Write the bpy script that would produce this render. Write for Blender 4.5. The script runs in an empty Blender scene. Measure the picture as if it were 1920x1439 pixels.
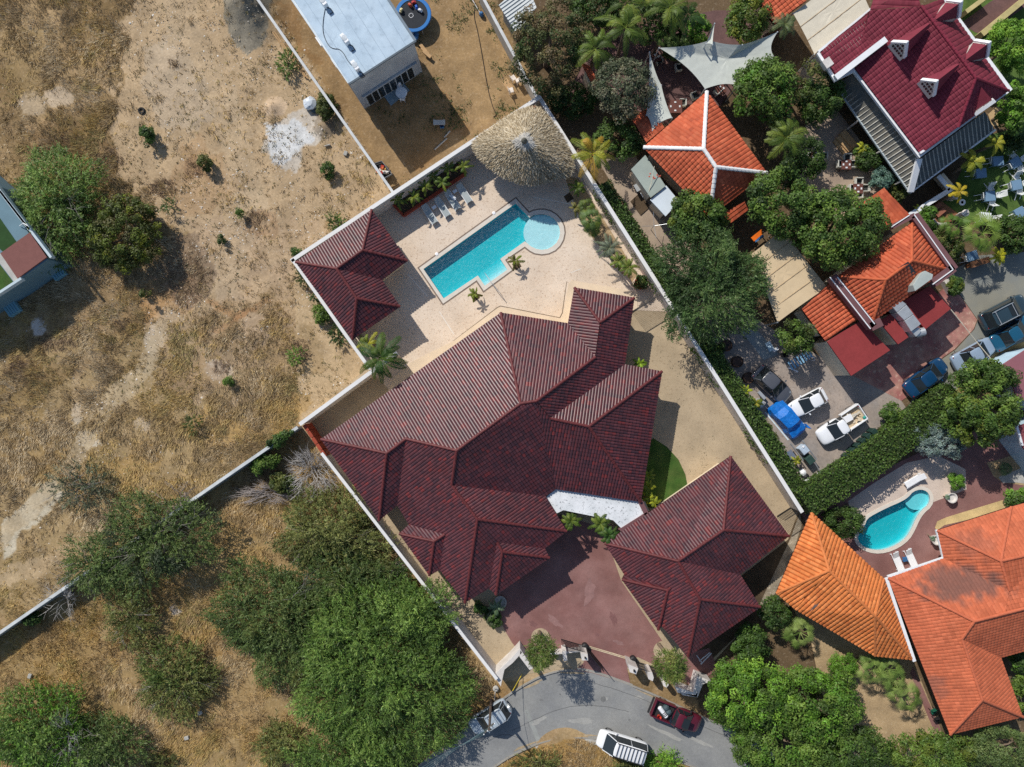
import bpy, bmesh, math, random
import numpy as np
from mathutils import Vector, Matrix
from mathutils.geometry import tessellate_polygon

# ------------------------------------------------------------------ scene, camera, light
SC = bpy.context.scene
H = 64.0                      # flying height of the camera in metres
cam_d = bpy.data.cameras.new('camera')
cam_d.sensor_width = 36.0
cam_d.lens = 24.0
cam_d.clip_start = 0.5
cam_d.clip_end = 3000.0
cam = bpy.data.objects.new('camera', cam_d)
cam.location = (0, 0, H)
SC.collection.objects.link(cam)
SC.camera = cam
SUN_EL = math.radians(39.8)
SUN_DIR = Vector((0.595 * math.cos(SUN_EL), -0.803 * math.cos(SUN_EL), -math.sin(SUN_EL)))   # light travels this way
world = bpy.data.worlds.new('World')
SC.world = world
world.use_nodes = True
wn = world.node_tree.nodes
sky = wn.new('ShaderNodeTexSky')
sky.sky_type = 'NISHITA'
sky.sun_disc = False
sky.sun_elevation = SUN_EL
sky.sun_rotation = math.atan2(-SUN_DIR.x, -SUN_DIR.y)
sky.dust_density = 0.6
wn['Background'].inputs['Strength'].default_value = 0.106
world.node_tree.links.new(sky.outputs[0], wn['Background'].inputs[0])
sun_d = bpy.data.lights.new('sun', 'SUN')
sun_d.energy = 4.3
sun_d.angle = math.radians(0.5)
sun_d.color = (1.0, 0.95, 0.87)
sun = bpy.data.objects.new('sun', sun_d)
sun.rotation_euler = SUN_DIR.to_track_quat('-Z', 'Y').to_euler()
SC.collection.objects.link(sun)
SC.view_settings.view_transform = 'Standard'
SC.view_settings.look = 'None'
SC.view_settings.exposure = 0.0
SC.view_settings.gamma = 1.0
SC.render.film_transparent = False
SC.cycles.max_bounces = 6
SC.cycles.transparent_max_bounces = 12
SC.cycles.use_denoising = False
SC.cycles.denoiser = 'OPENIMAGEDENOISE'
SC.cycles.denoising_input_passes = 'RGB_ALBEDO_NORMAL'
SC.cycles.denoising_prefilter = 'ACCURATE'

# ------------------------------------------------------------------ helpers
RNG = np.random.default_rng(7)
random.seed(7)
COL = SC.collection


def W(px, py, z=0.0):
    """ground survey: where a point of the plan stands, its height taken into account"""
    k = (H - z) / H
    return Vector(((px - 960.0) / 20.0 * k, (719.5 - py) / 20.0 * k, z))


def lin(r, g, b):
    f = lambda c: (c / 255.0 / 12.92) if c / 255.0 <= 0.04045 else ((c / 255.0 + 0.055) / 1.055) ** 2.4
    return (f(r), f(g), f(b))


def tag(o, label=None, cat=None, group=None, kind=None):
    if label: o['label'] = label
    if cat: o['category'] = cat
    if group: o['group'] = group
    if kind: o['kind'] = kind
    return o


def thing(name, label, cat, loc=(0, 0, 0), rz=0.0, group=None):
    e = bpy.data.objects.new(name, None)
    e.empty_display_size = 0.3
    COL.objects.link(e)
    e.location = loc
    e.rotation_euler = (0, 0, rz)
    return tag(e, label, cat, group)


def adopt(o, parent, local=False):
    if parent is not None:
        o.parent = parent
        if not local and parent.type == 'EMPTY':
            o.matrix_parent_inverse = Matrix.Translation(-parent.location)
    return o


def np_obj(name, V, F, mat, parent=None, cols=None, local=False, smooth=False):
    """V (n,3); F list of (m,k) int arrays; cols (n,3) per point"""
    me = bpy.data.meshes.new(name)
    V = np.asarray(V, dtype=np.float32)
    if not isinstance(F, (list, tuple)): F = [F]
    F = [np.asarray(f, dtype=np.int32) for f in F if len(f)]
    nl = sum(f.size for f in F)
    npoly = sum(len(f) for f in F)
    me.vertices.add(len(V))
    me.vertices.foreach_set('co', V.ravel())
    me.loops.add(nl)
    me.polygons.add(npoly)
    me.loops.foreach_set('vertex_index', np.concatenate([f.ravel() for f in F]))
    st = []; off = 0
    for f in F:
        st.append(off + np.arange(len(f), dtype=np.int32) * f.shape[1]); off += f.size
    me.polygons.foreach_set('loop_start', np.concatenate(st))
    if cols is not None:
        a = me.color_attributes.new('Col', 'FLOAT_COLOR', 'POINT')
        c4 = np.ones((len(V), 4), dtype=np.float32)
        c4[:, :3] = cols
        a.data.foreach_set('color', c4.ravel())
    me.update(calc_edges=True)
    me.validate()
    if smooth:
        me.polygons.foreach_set('use_smooth', np.ones(len(me.polygons), dtype=bool))
    if mat: me.materials.append(mat)
    o = bpy.data.objects.new(name, me)
    COL.objects.link(o)
    return adopt(o, parent, local)


class MB:
    """collects simple shapes into one mesh"""
    def __init__(s):
        s.v = []; s.f = []

    def add(s, verts, faces):
        n = len(s.v)
        s.v += [tuple(x) for x in verts]
        s.f += [tuple(i + n for i in f) for f in faces]
        return s

    def box(s, c, d, rz=0.0, M=None, taper=1.0):
        x, y, z = d[0] / 2, d[1] / 2, d[2] / 2
        pts = [(-x, -y, -z), (x, -y, -z), (x, y, -z), (-x, y, -z)] + [(a * taper, b * taper, z) for a, b in ((-x, -y), (x, -y), (x, y), (-x, y))]
        R = M if M is not None else Matrix.Rotation(rz, 3, 'Z')
        pts = [R @ Vector(p) + Vector(c) for p in pts]
        return s.add(pts, [(0, 3, 2, 1), (4, 5, 6, 7), (0, 1, 5, 4), (1, 2, 6, 5), (2, 3, 7, 6), (3, 0, 4, 7)])

    def prism(s, poly, z0, z1, cap=True):
        """poly: list of xy, extruded; caps tessellated"""
        n = len(poly)
        a = sum(poly[i][0] * poly[(i + 1) % n][1] - poly[(i + 1) % n][0] * poly[i][1] for i in range(n))
        if a < 0: poly = poly[::-1]
        vs = [(p[0], p[1], z0) for p in poly] + [(p[0], p[1], z1) for p in poly]
        fs = [(i, (i + 1) % n, n + (i + 1) % n, n + i) for i in range(n)]
        if cap:
            tr = tessellate_polygon([[Vector((p[0], p[1], 0)) for p in poly]])
            for t in tr:
                p = [Vector(poly[i][:2]) for i in t]
                if (p[1] - p[0]).cross(p[2] - p[0]) < 0: t = (t[0], t[2], t[1])
                fs.append(tuple(n + i for i in t)); fs.append((t[0], t[2], t[1]))
        return s.add(vs, fs)

    def tube(s, pts, r, seg=6, cap=True):
        pts = [Vector(p) for p in pts]
        rs = r if isinstance(r, (list, tuple)) else [r] * len(pts)
        rings = []
        for i, p in enumerate(pts):
            d = (pts[min(i + 1, len(pts) - 1)] - pts[max(i - 1, 0)]).normalized()
            a = d.cross(Vector((0, 0, 1)))
            if a.length < 1e-3: a = Vector((1, 0, 0))
            a.normalize(); b = d.cross(a)
            rings.append([p + (a * math.cos(t) + b * math.sin(t)) * rs[i] for t in [2 * math.pi * k / seg for k in range(seg)]])
        vs = [v for r_ in rings for v in r_]
        fs = []
        for i in range(len(pts) - 1):
            for k in range(seg):
                fs.append((i * seg + k, i * seg + (k + 1) % seg, (i + 1) * seg + (k + 1) % seg, (i + 1) * seg + k))
        if cap:
            fs.append(tuple(range(seg - 1, -1, -1))); fs.append(tuple((len(pts) - 1) * seg + k for k in range(seg)))
        return s.add(vs, fs)

    def lathe(s, prof, c=(0, 0, 0), seg=16):
        vs = []
        for r, z in prof:
            for k in range(seg):
                t = 2 * math.pi * k / seg
                vs.append((c[0] + r * math.cos(t), c[1] + r * math.sin(t), c[2] + z))
        fs = []
        for i in range(len(prof) - 1):
            for k in range(seg):
                fs.append((i * seg + k, i * seg + (k + 1) % seg, (i + 1) * seg + (k + 1) % seg, (i + 1) * seg + k))
        fs.append(tuple(range(seg - 1, -1, -1))); fs.append(tuple((len(prof) - 1) * seg + k for k in range(seg)))
        return s.add(vs, fs)

    def build(s, name, mat, parent=None, local=False, smooth=False, bevel=0.0):
        me = bpy.data.meshes.new(name)
        me.from_pydata(s.v, [], s.f)
        me.update()
        if smooth:
            for p in me.polygons: p.use_smooth = True
        if mat: me.materials.append(mat)
        o = bpy.data.objects.new(name, me)
        COL.objects.link(o)
        adopt(o, parent, local)
        if bevel > 0:
            m = o.modifiers.new('bevel', 'BEVEL'); m.width = bevel; m.segments = 2; m.limit_method = 'ANGLE'
        return o


def copy_tree(o, parent=None):
    c = o.copy()
    COL.objects.link(c)
    if parent is not None: c.parent = parent
    for ch in o.children: copy_tree(ch, c)
    return c


def P(pts, z=0.0):
    """list of plan points to xy"""
    return [tuple(W(p[0], p[1], z)[:2]) for p in pts]


def inset(poly, d):
    n = len(poly)
    a = sum(poly[i][0] * poly[(i + 1) % n][1] - poly[(i + 1) % n][0] * poly[i][1] for i in range(n))
    if a < 0: poly = poly[::-1]
    out = []
    for i in range(n):
        p0, p1, p2 = (Vector(poly[i - 1]), Vector(poly[i]), Vector(poly[(i + 1) % n]))
        e1 = (p1 - p0).normalized(); e2 = (p2 - p1).normalized()
        n1 = Vector((-e1.y, e1.x)); n2 = Vector((-e2.y, e2.x))
        b = (n1 + n2)
        if b.length < 1e-4: b = n1
        b.normalize()
        k = d / max(0.35, b.dot(n1))
        out.append(tuple(p1 + b * k))
    return out


def smooth_poly(pts, it=2, closed=True):
    for _ in range(it):
        o = []
        n = len(pts)
        for i in range(n if closed else n - 1):
            a, b = pts[i], pts[(i + 1) % n]
            o.append((a[0] * .75 + b[0] * .25, a[1] * .75 + b[1] * .25))
            o.append((a[0] * .25 + b[0] * .75, a[1] * .25 + b[1] * .75))
        if not closed: o = [pts[0]] + o + [pts[-1]]
        pts = o
    return pts


def circle_px(cx, cy, r, n=28, ry=None, rot=0.0):
    ry = ry or r
    c, s_ = math.cos(rot), math.sin(rot)
    return [(cx + r * math.cos(t) * c - ry * math.sin(t) * s_, cy + r * math.cos(t) * s_ + ry * math.sin(t) * c) for t in [2 * math.pi * k / n for k in range(n)]]


# ------------------------------------------------------------------ materials
MATS = {}


def mat(name, col=(0.5, 0.5, 0.5), rough=0.8, spec=0.3, var=0.25, scale=1.5, fine=18.0, bump=0.0, bscale=25.0, metal=0.0, attr=False,
        col2=None, mix_scale=None, trans=0.0, speck=None, speck_scale=30.0, speck_amt=0.5, coat=0.0, bdist=0.05):
    """base colour (or point colour) varied by two noises, optional second colour, specks and relief"""
    if name in MATS: return MATS[name]
    m = bpy.data.materials.new(name)
    m.use_nodes = True
    nt = m.node_tree; N = nt.nodes; L = nt.links
    b = N['Principled BSDF']
    b.inputs['Roughness'].default_value = rough
    b.inputs['Specular IOR Level'].default_value = spec
    b.inputs['Metallic'].default_value = metal
    if coat: b.inputs['Coat Weight'].default_value = coat; b.inputs['Coat Roughness'].default_value = 0.05
    geo = N.new('ShaderNodeNewGeometry')

    def noise(sc, det=5.0, rgh=0.6):
        n = N.new('ShaderNodeTexNoise'); n.inputs['Scale'].default_value = sc; n.inputs['Detail'].default_value = det
        n.inputs['Roughness'].default_value = rgh
        L.new(geo.outputs['Position'], n.inputs['Vector'])
        return n

    def mapr(n, a, b_, lo=0.3, hi=0.7):
        r = N.new('ShaderNodeMapRange'); r.inputs[1].default_value = lo; r.inputs[2].default_value = hi
        r.inputs[3].default_value = a; r.inputs[4].default_value = b_
        L.new(n.outputs[0], r.inputs[0]); return r.outputs[0]
    if attr:
        a = N.new('ShaderNodeAttribute'); a.attribute_name = 'Col'; base = a.outputs['Color']
    else:
        rgb = N.new('ShaderNodeRGB'); rgb.outputs[0].default_value = (*col, 1); base = rgb.outputs[0]
    if col2 is not None:
        mx = N.new('ShaderNodeMix'); mx.data_type = 'RGBA'
        L.new(mapr(noise(mix_scale or scale, 6.0, 0.65), 0.0, 1.0, 0.38, 0.62), mx.inputs[0])
        L.new(base, mx.inputs[6]); mx.inputs[7].default_value = (*col2, 1); base = mx.outputs[2]
    if speck is not None:
        mx = N.new('ShaderNodeMix'); mx.data_type = 'RGBA'
        L.new(mapr(noise(speck_scale, 3.0, 0.7), 0.0, speck_amt, 0.56, 0.68), mx.inputs[0])
        L.new(base, mx.inputs[6]); mx.inputs[7].default_value = (*speck, 1); base = mx.outputs[2]
    if var > 0:
        m1 = N.new('ShaderNodeMath'); m1.operation = 'MULTIPLY'
        L.new(mapr(noise(scale), 1 - var, 1 + var), m1.inputs[0])
        L.new(mapr(noise(fine, 4.0), 1 - var * 0.7, 1 + var * 0.7), m1.inputs[1])
        mx = N.new('ShaderNodeMix'); mx.data_type = 'RGBA'; mx.blend_type = 'MULTIPLY'; mx.inputs[0].default_value = 1.0
        L.new(base, mx.inputs[6]); L.new(m1.outputs[0], mx.inputs[7]); base = mx.outputs[2]
    L.new(base, b.inputs['Base Color'])
    if bump > 0:
        bp = N.new('ShaderNodeBump'); bp.inputs['Strength'].default_value = bump; bp.inputs['Distance'].default_value = bdist
        L.new(noise(bscale, 6.0, 0.7).outputs[0], bp.inputs['Height']); L.new(bp.outputs[0], b.inputs['Normal'])
    if trans > 0:
        t = N.new('ShaderNodeBsdfTranslucent'); L.new(base, t.inputs['Color'])
        mxs = N.new('ShaderNodeMixShader'); mxs.inputs[0].default_value = trans
        L.new(b.outputs[0], mxs.inputs[1]); L.new(t.outputs[0], mxs.inputs[2])
        L.new(mxs.outputs[0], N['Material Output'].inputs['Surface'])
    MATS[name] = m
    return m


M_leaf = mat('leaf', attr=True, rough=0.55, spec=0.35, var=0.0, trans=0.28)
M_leafdry = mat('dry_leaf', attr=True, rough=0.8, spec=0.1, var=0.0, trans=0.15)
M_ground = mat('earth', attr=True, rough=0.95, spec=0.1, var=0.20, scale=0.5, fine=5.0, bump=0.5, bscale=5.0, bdist=0.08, speck=lin(214, 200, 180), speck_scale=4.0, speck_amt=0.16)
M_bark = mat('bark', lin(120, 105, 90), rough=0.9, var=0.3, scale=3, bump=0.5)
M_barkgrey = mat('pale_bark', lin(138, 132, 124), rough=0.9, var=0.2, scale=3)
M_white = mat('white_render', lin(218, 213, 208), rough=0.7, var=0.06, scale=0.8, fine=4, bump=0.1, col2=lin(190, 184, 178), mix_scale=0.8)
M_cream = mat('cream_render', lin(220, 205, 180), rough=0.8, var=0.08, scale=0.8)
M_wallgrey = mat('grey_render', lin(176, 182, 186), rough=0.8, var=0.1, scale=0.6, col2=lin(160, 166, 172), mix_scale=0.5)
M_concrete = mat('concrete', lin(176, 174, 168), rough=0.9, var=0.15, scale=1.0, bump=0.2)
M_deck = mat('pool_deck_pebble', lin(214, 194, 172), rough=0.9, var=0.10, scale=0.35, fine=9, speck=lin(150, 118, 92), speck_scale=5.0, speck_amt=0.6, col2=lin(222, 205, 186), mix_scale=0.25, bump=0.12, bscale=20, bdist=0.02)
M_terrace = mat('terrace_band', lin(218, 198, 172), rough=0.9, var=0.08, scale=0.6)
M_gravel = mat('yellow_gravel', lin(176, 158, 131), rough=0.95, var=0.14, scale=0.5, fine=10, speck=lin(128, 106, 78), speck_scale=4.5, speck_amt=0.5, bump=0.3, bscale=14, bdist=0.02)
M_paver = mat('red_paver', lin(130, 92, 87), rough=0.85, var=0.16, scale=0.5, fine=5, col2=lin(144, 108, 103), mix_scale=0.3, speck=lin(96, 70, 68), speck_scale=5.0, speck_amt=0.45, bump=0.2, bscale=16, bdist=0.02)
M_asphalt = mat('asphalt', lin(146, 146, 143), rough=0.9, var=0.12, scale=0.3, fine=4, col2=lin(130, 131, 131), mix_scale=0.2, bump=0.3, bscale=25, speck=lin(152, 152, 150), speck_scale=10, speck_amt=0.3)
M_kerb = mat('kerb_concrete', lin(150, 146, 138), rough=0.9, var=0.15, scale=1.2)
M_parking = mat('stamped_concrete', lin(164, 150, 138), rough=0.85, var=0.14, scale=0.6, fine=5, col2=lin(146, 138, 132), mix_scale=0.4, speck=lin(120, 104, 94), speck_scale=3.5, speck_amt=0.55)
M_stamp = mat('stained_red_paving', lin(178, 138, 122), rough=0.8, var=0.2, scale=1.2, fine=4, col2=lin(150, 96, 92), mix_scale=0.5, speck=lin(205, 180, 160), speck_scale=2.2, speck_amt=0.6)
M_lawn = mat('lawn', lin(66, 92, 38), rough=0.95, var=0.25, scale=0.6, fine=12, bump=0.5, bscale=30, col2=lin(84, 106, 50), mix_scale=0.3)
M_turf = mat('artificial_turf', lin(58, 88, 34), rough=0.95, col2=lin(74, 94, 44), mix_scale=0.7, var=0.25, scale=0.8, fine=20, bump=0.5, bscale=40)
M_patio = mat('brown_patio', lin(112, 84, 80), rough=0.85, var=0.18, scale=0.8, fine=6, col2=lin(96, 72, 70), mix_scale=0.5)
M_slabtile = mat('patio_slab', lin(172, 154, 134), rough=0.85, var=0.12, scale=0.7, fine=6, col2=lin(158, 140, 124), mix_scale=0.5)
M_darksoil = mat('dark_soil', lin(84, 70, 54), rough=0.95, var=0.3, scale=1.2, fine=8, bump=0.6, bscale=10)
M_soil = mat('garden_soil', lin(170, 146, 112), rough=0.95, var=0.2, scale=0.8, fine=8, bump=0.5, bscale=12, speck=lin(205, 188, 160), speck_scale=6, speck_amt=0.5)
M_pinkgravel = mat('pale_gravel', lin(205, 188, 174), rough=0.95, var=0.12, scale=0.6, fine=10, speck=lin(160, 140, 126), speck_scale=8, speck_amt=0.5, bump=0.3, bscale=15, bdist=0.02)
M_tilecol = mat('glazed_roof_tile', attr=True, rough=0.43, spec=0.5, var=0.07, scale=1.2, fine=9)
M_tilematt = mat('clay_roof_tile', attr=True, rough=0.75, spec=0.25, var=0.12, scale=0.7, fine=6)
M_under = mat('roof_underlay', lin(60, 30, 28), rough=0.9, var=0.1)
M_tilewhite = mat('white_ridge', lin(232, 230, 228), rough=0.6, var=0.08, scale=2)
M_glass = mat('dark_glass', (0.02, 0.026, 0.03), rough=0.06, spec=0.6, var=0.0)
M_tyre = mat('tyre_rubber', (0.02, 0.02, 0.02), rough=0.8, var=0.1)
M_rim = mat('wheel_rim', (0.45, 0.45, 0.46), rough=0.35, metal=0.8, var=0.0)
M_black = mat('black_metal', (0.02, 0.02, 0.022), rough=0.5, var=0.1)
M_steel = mat('sheet_steel', lin(196, 200, 202), rough=0.42, metal=0.55, var=0.12, scale=1.5)
M_plasticw = mat('white_plastic', lin(235, 236, 238), rough=0.4, var=0.04)
M_redroof = mat('red_roof_membrane', lin(140, 56, 56), rough=0.85, var=0.10, scale=0.6, fine=5, bump=0.2)
M_maroonband = mat('maroon_band', lin(112, 78, 80), rough=0.8, var=0.1, scale=1)
M_wood = mat('brown_wood', lin(132, 90, 62), rough=0.7, var=0.2, scale=2, fine=12)
M_terracotta = mat('terracotta', lin(156, 70, 50), rough=0.8, var=0.15, scale=2)
M_thatch = mat('thatch', attr=True, rough=0.95, spec=0.1, var=0.12, scale=0.8, fine=6)
M_beige = mat('beige_canvas', lin(206, 184, 150), rough=0.85, var=0.06, scale=0.4, fine=2)
M_sail = mat('sail_canvas', lin(192, 196, 188), rough=0.8, var=0.06, scale=0.5, fine=2)


# ------------------------------------------------------------------ numpy noise and masks
def vnoise(x, y, seed=0):
    r = np.random.default_rng(seed).random((256, 256))
    xi = np.floor(x).astype(int); yi = np.floor(y).astype(int)
    fx = x - xi; fy = y - yi
    fx = fx * fx * (3 - 2 * fx); fy = fy * fy * (3 - 2 * fy)
    a = r[xi % 256, yi % 256]; b = r[(xi + 1) % 256, yi % 256]; c = r[xi % 256, (yi + 1) % 256]; d = r[(xi + 1) % 256, (yi + 1) % 256]
    return (a * (1 - fx) + b * fx) * (1 - fy) + (c * (1 - fx) + d * fx) * fy


def fbm(x, y, seed=0, oct_=4):
    s = 0; a = 0.5; t = 0
    for k in range(oct_):
        s = s + a * vnoise(x * 2 ** k + 17.3 * k, y * 2 ** k + 9.1 * k, seed + k); t += a; a *= 0.55
    return s / t


def inpoly(x, y, poly):
    ins = np.zeros(x.shape, bool)
    n = len(poly)
    for i in range(n):
        x0, y0 = poly[i]; x1, y1 = poly[(i + 1) % n]
        if y0 == y1: continue
        c = ((y0 > y) != (y1 > y)) & (x < (x1 - x0) * (y - y0) / (y1 - y0) + x0)
        ins ^= c
    return ins
# ------------------------------------------------------------------ ground
POOL1_W = [(794, 505), (967, 382), (993, 409), (1000, 404), (1010, 402.5), (1020, 402.5), (1030, 405), (1039, 411), (1045.5, 419), (1049, 428), (1050, 437),
           (1048, 447), (1043, 456), (1035, 463), (1026, 467.5), (1016, 469), (1005, 467), (996, 463), (984, 453), (938, 486), (951, 506), (909, 536), (896, 517), (832, 560)]
POOL1_C = [(786, 503), (967, 373), (992, 400), (1000, 396), (1010, 394), (1021, 394), (1032, 397), (1043, 403.5), (1051.5, 413), (1057, 425), (1058.5, 437),
           (1056, 450), (1050, 461), (1041, 470), (1029, 475.5), (1016, 477.5), (1003, 475.5), (994, 471), (984, 463), (947, 488), (960, 507), (907, 546), (894, 526), (831, 570)]
K2 = lambda p: (1440 + p[0] / 4.0, 720 + p[1] / 4.0)
POOL2_W = smooth_poly([K2(p) for p in [(1140, 790), (1190, 805), (1216, 850), (1205, 905), (1150, 950), (1110, 1010), (1080, 1080), (1040, 1150), (970, 1205), (880, 1242), (800, 1248),
                                       (730, 1228), (685, 1195), (668, 1155), (690, 1110), (725, 1060), (740, 1012), (800, 975), (900, 925), (1000, 882), (1050, 850), (1085, 808)]], 1)


def offset_px(poly, d):
    n = len(poly)
    a = sum(poly[i][0] * poly[(i + 1) % n][1] - poly[(i + 1) % n][0] * poly[i][1] for i in range(n))
    return inset(poly, -d)


POOL2_C = offset_px(POOL2_W, 6.5)

xs = np.unique(np.concatenate([np.arange(-54, 54.01, 0.2), [-1500, -700, -300, -150, -90, -66, 66, 90, 150, 300, 700, 1500]]))
ys = np.unique(np.concatenate([np.arange(-42, 42.01, 0.2), [-1500, -700, -300, -150, -80, -54, 54, 80, 150, 300, 700, 1500]]))
GX, GY = np.meshgrid(xs, ys, indexing='ij')
gpx = 960 + GX * 20; gpy = 719.5 - GY * 20
jx = (fbm(gpx / 40, gpy / 40, 11) - .5) * 2; jy = (fbm(gpx / 40, gpy / 40, 23) - .5) * 2
f1 = fbm(gpx / 90, gpy / 90, 3, 5); f2 = fbm(gpx / 22, gpy / 22, 5, 4); f3 = fbm(gpx / 260, gpy / 260, 8, 3)
C = lambda *a: np.array(lin(*a))
gc = np.zeros(GX.shape + (3,))
t = np.clip((f1 - .35) / .3, 0, 1)[..., None]
gc[:] = C(162, 138, 102) * (1 - t) + C(130, 108, 76) * t
t = np.clip((f2 - .5) / .25, 0, 1)[..., None]
gc = gc * (1 - .5 * t) + C(176, 148, 112) * .5 * t
BARE = np.zeros(GX.shape)


def paint(poly, col, amp=14.0, alpha=0.85, bare=0.0, brk=0.0):
    global gc
    m = inpoly(gpx + jx * amp * 2, gpy + jy * amp * 2, poly).astype(float)
    m = m * np.clip(1 - brk * np.clip((f2 - .42) / .15, 0, 1), 0, 1)
    gc = gc * (1 - (m * alpha)[..., None]) + C(*col) * (m * alpha)[..., None]
    if bare:
        np.maximum(BARE, m * bare, out=BARE)


E = circle_px
# lower lot south of the block wall: browner
paint([(0, 1187), (563, 797), (950, 1290), (900, 1345), (780, 1439), (780, 1700), (-400, 1700), (-400, 1400)], (160, 136, 94), 10, 0.7)
paint([(-10, 640), (260, 620), (560, 720), (560, 790), (330, 950), (150, 1080), (-10, 1170)], (160, 139, 102), 16, 0.6)
# bare earth of the building plot
paint([(255, -40), (470, -40), (760, 380), (600, 460), (520, 540), (420, 560), (330, 430), (225, 330), (215, 190)], (182, 158, 126), 18, 0.85, 0.97)
paint([(330, 400), (560, 400), (660, 560), (620, 700), (520, 680), (420, 560)], (174, 150, 122), 24, 0.75, 0.75, 0.5)
paint([(280, 560), (420, 520), (520, 620), (500, 740), (380, 760), (290, 700)], (172, 150, 124), 20, 0.6, 0.5, 0.6)
paint([(250, 100), (330, 60), (400, 160), (380, 260), (290, 240)], (182, 165, 142), 20, 0.6, 1.0)
paint(E(385, 330, 75, 20, 60), (172, 140, 104), 26, 0.5, 0.8)
paint(E(320, 560, 60, 20, 30, -0.4), (176, 136, 92), 18, 0.6, 0.8)
paint(E(110, 185, 30, 20, 18), (182, 164, 140), 7, 0.9, 1.0)
paint(E(60, 190, 22, 16, 24), (184, 166, 140), 6, 0.6, 0.9)
paint([(0, 985), (60, 930), (95, 890), (128, 925), (95, 960), (50, 1000), (0, 1060)], (192, 182, 160), 8, 0.95, 1.0)
paint([(-10, 1080), (60, 1040), (110, 1040), (60, 1085), (-10, 1110)], (182, 160, 128), 8, 0.7, 0.9)
paint(E(165, 822, 24, 16, 16), (194, 184, 164), 6, 0.9, 1.0)
paint(E(145, 775, 9, 14, 22), (190, 178, 158), 5, 0.8, 1.0)
paint(E(265, 795, 16, 14, 18), (184, 168, 146), 5, 0.6, 1.0)
paint(E(285, 640, 18, 14, 34), (186, 172, 152), 6, 0.8, 1.0)
paint(E(72, 612, 15, 12, 20), (208, 198, 188), 6, 0.9, 1.0)
paint(E(415, 690, 28, 14, 22), (194, 178, 160), 7, 0.6, 1.0)
# the sandy track winding through the grass
def track(line, w, col, alpha, bare):
    for (a, b) in zip(line[:-1], line[1:]):
        d = Vector((b[0] - a[0], b[1] - a[1])).normalized(); q = Vector((-d.y, d.x)) * w
        paint([(a[0] - d.x * w + q.x, a[1] - d.y * w + q.y), (b[0] + d.x * w + q.x, b[1] + d.y * w + q.y), (b[0] + d.x * w - q.x, b[1] + d.y * w - q.y), (a[0] - d.x * w - q.x, a[1] - d.y * w - q.y)], col, 7, alpha, bare, .25)


track([(-30, 1040), (30, 985), (90, 920), (130, 870), (165, 820), (200, 760), (270, 690), (300, 620)], 17, (180, 162, 132), .7, .85)
track([(150, 770), (140, 700), (200, 620)], 12, (172, 150, 120), .5, .6)
track([(60, 1075), (110, 1040), (170, 1010)], 14, (174, 150, 116), .55, .7)
track([(300, 620), (420, 520), (470, 380), (420, 200), (350, 60), (330, -30)], 30, (184, 163, 134), .4, 1.0)
track([(390, 560), (440, 590), (500, 560)], 6, (168, 126, 86), .6, 1.0)
track([(400, 620), (470, 575)], 5, (150, 112, 76), .5, 1.0)
# lime spill
paint(E(545, 262, 46, 20, 62, 0.5), (196, 188, 176), 14, 0.8, 1.0)
paint([(490, 236), (520, 228), (540, 235), (552, 220), (572, 240), (585, 268), (568, 285), (548, 300), (530, 312), (512, 320), (505, 300), (502, 270), (494, 248)], (206, 208, 208), 8, 0.85, 1.0)
paint(E(512, 200, 22, 16, 18), (206, 180, 150), 6, 0.8, 1.0)
paint(E(606, 240, 22, 16, 24), (132, 118, 100), 6, 0.7, 1.0)
# gravel heap top of frame
paint([(432, -60), (500, -60), (515, 10), (510, 60), (490, 90), (465, 105), (440, 80), (425, 40)], (134, 128, 114), 6, 0.92, 1.0)
# neighbour's brown yard
YARD = [(483, -40), (905, -40), (1005, 180), (735, 362)]
paint(YARD, (148, 122, 88), 0, 1.0, 1.0)
paint([(800, 40), (940, 30), (990, 150), (880, 250)], (164, 136, 98), 22, 0.6, 1.0)
paint([(560, 60), (640, 190), (740, 330), (690, 280), (600, 150)], (158, 130, 92), 14, 0.6, 1.0)
paint([(520, 20), (548, 10), (600, 120), (560, 90)], (140, 108, 72), 14, 0.6, 1.0)
paint([(690, 200), (800, 135), (880, 240), (770, 320)], (146, 110, 70), 10, 0.5, 1.0)  # shadow area of the white house, painted darker into the ground colour
# the built side
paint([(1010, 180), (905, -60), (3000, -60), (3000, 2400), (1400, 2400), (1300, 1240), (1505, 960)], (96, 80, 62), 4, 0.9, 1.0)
paint([(563, 797), (548, 490), (1010, 182), (1502, 958), (1300, 1250), (930, 1280)], (180, 156, 122), 0, 1.0, 1.0)
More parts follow.
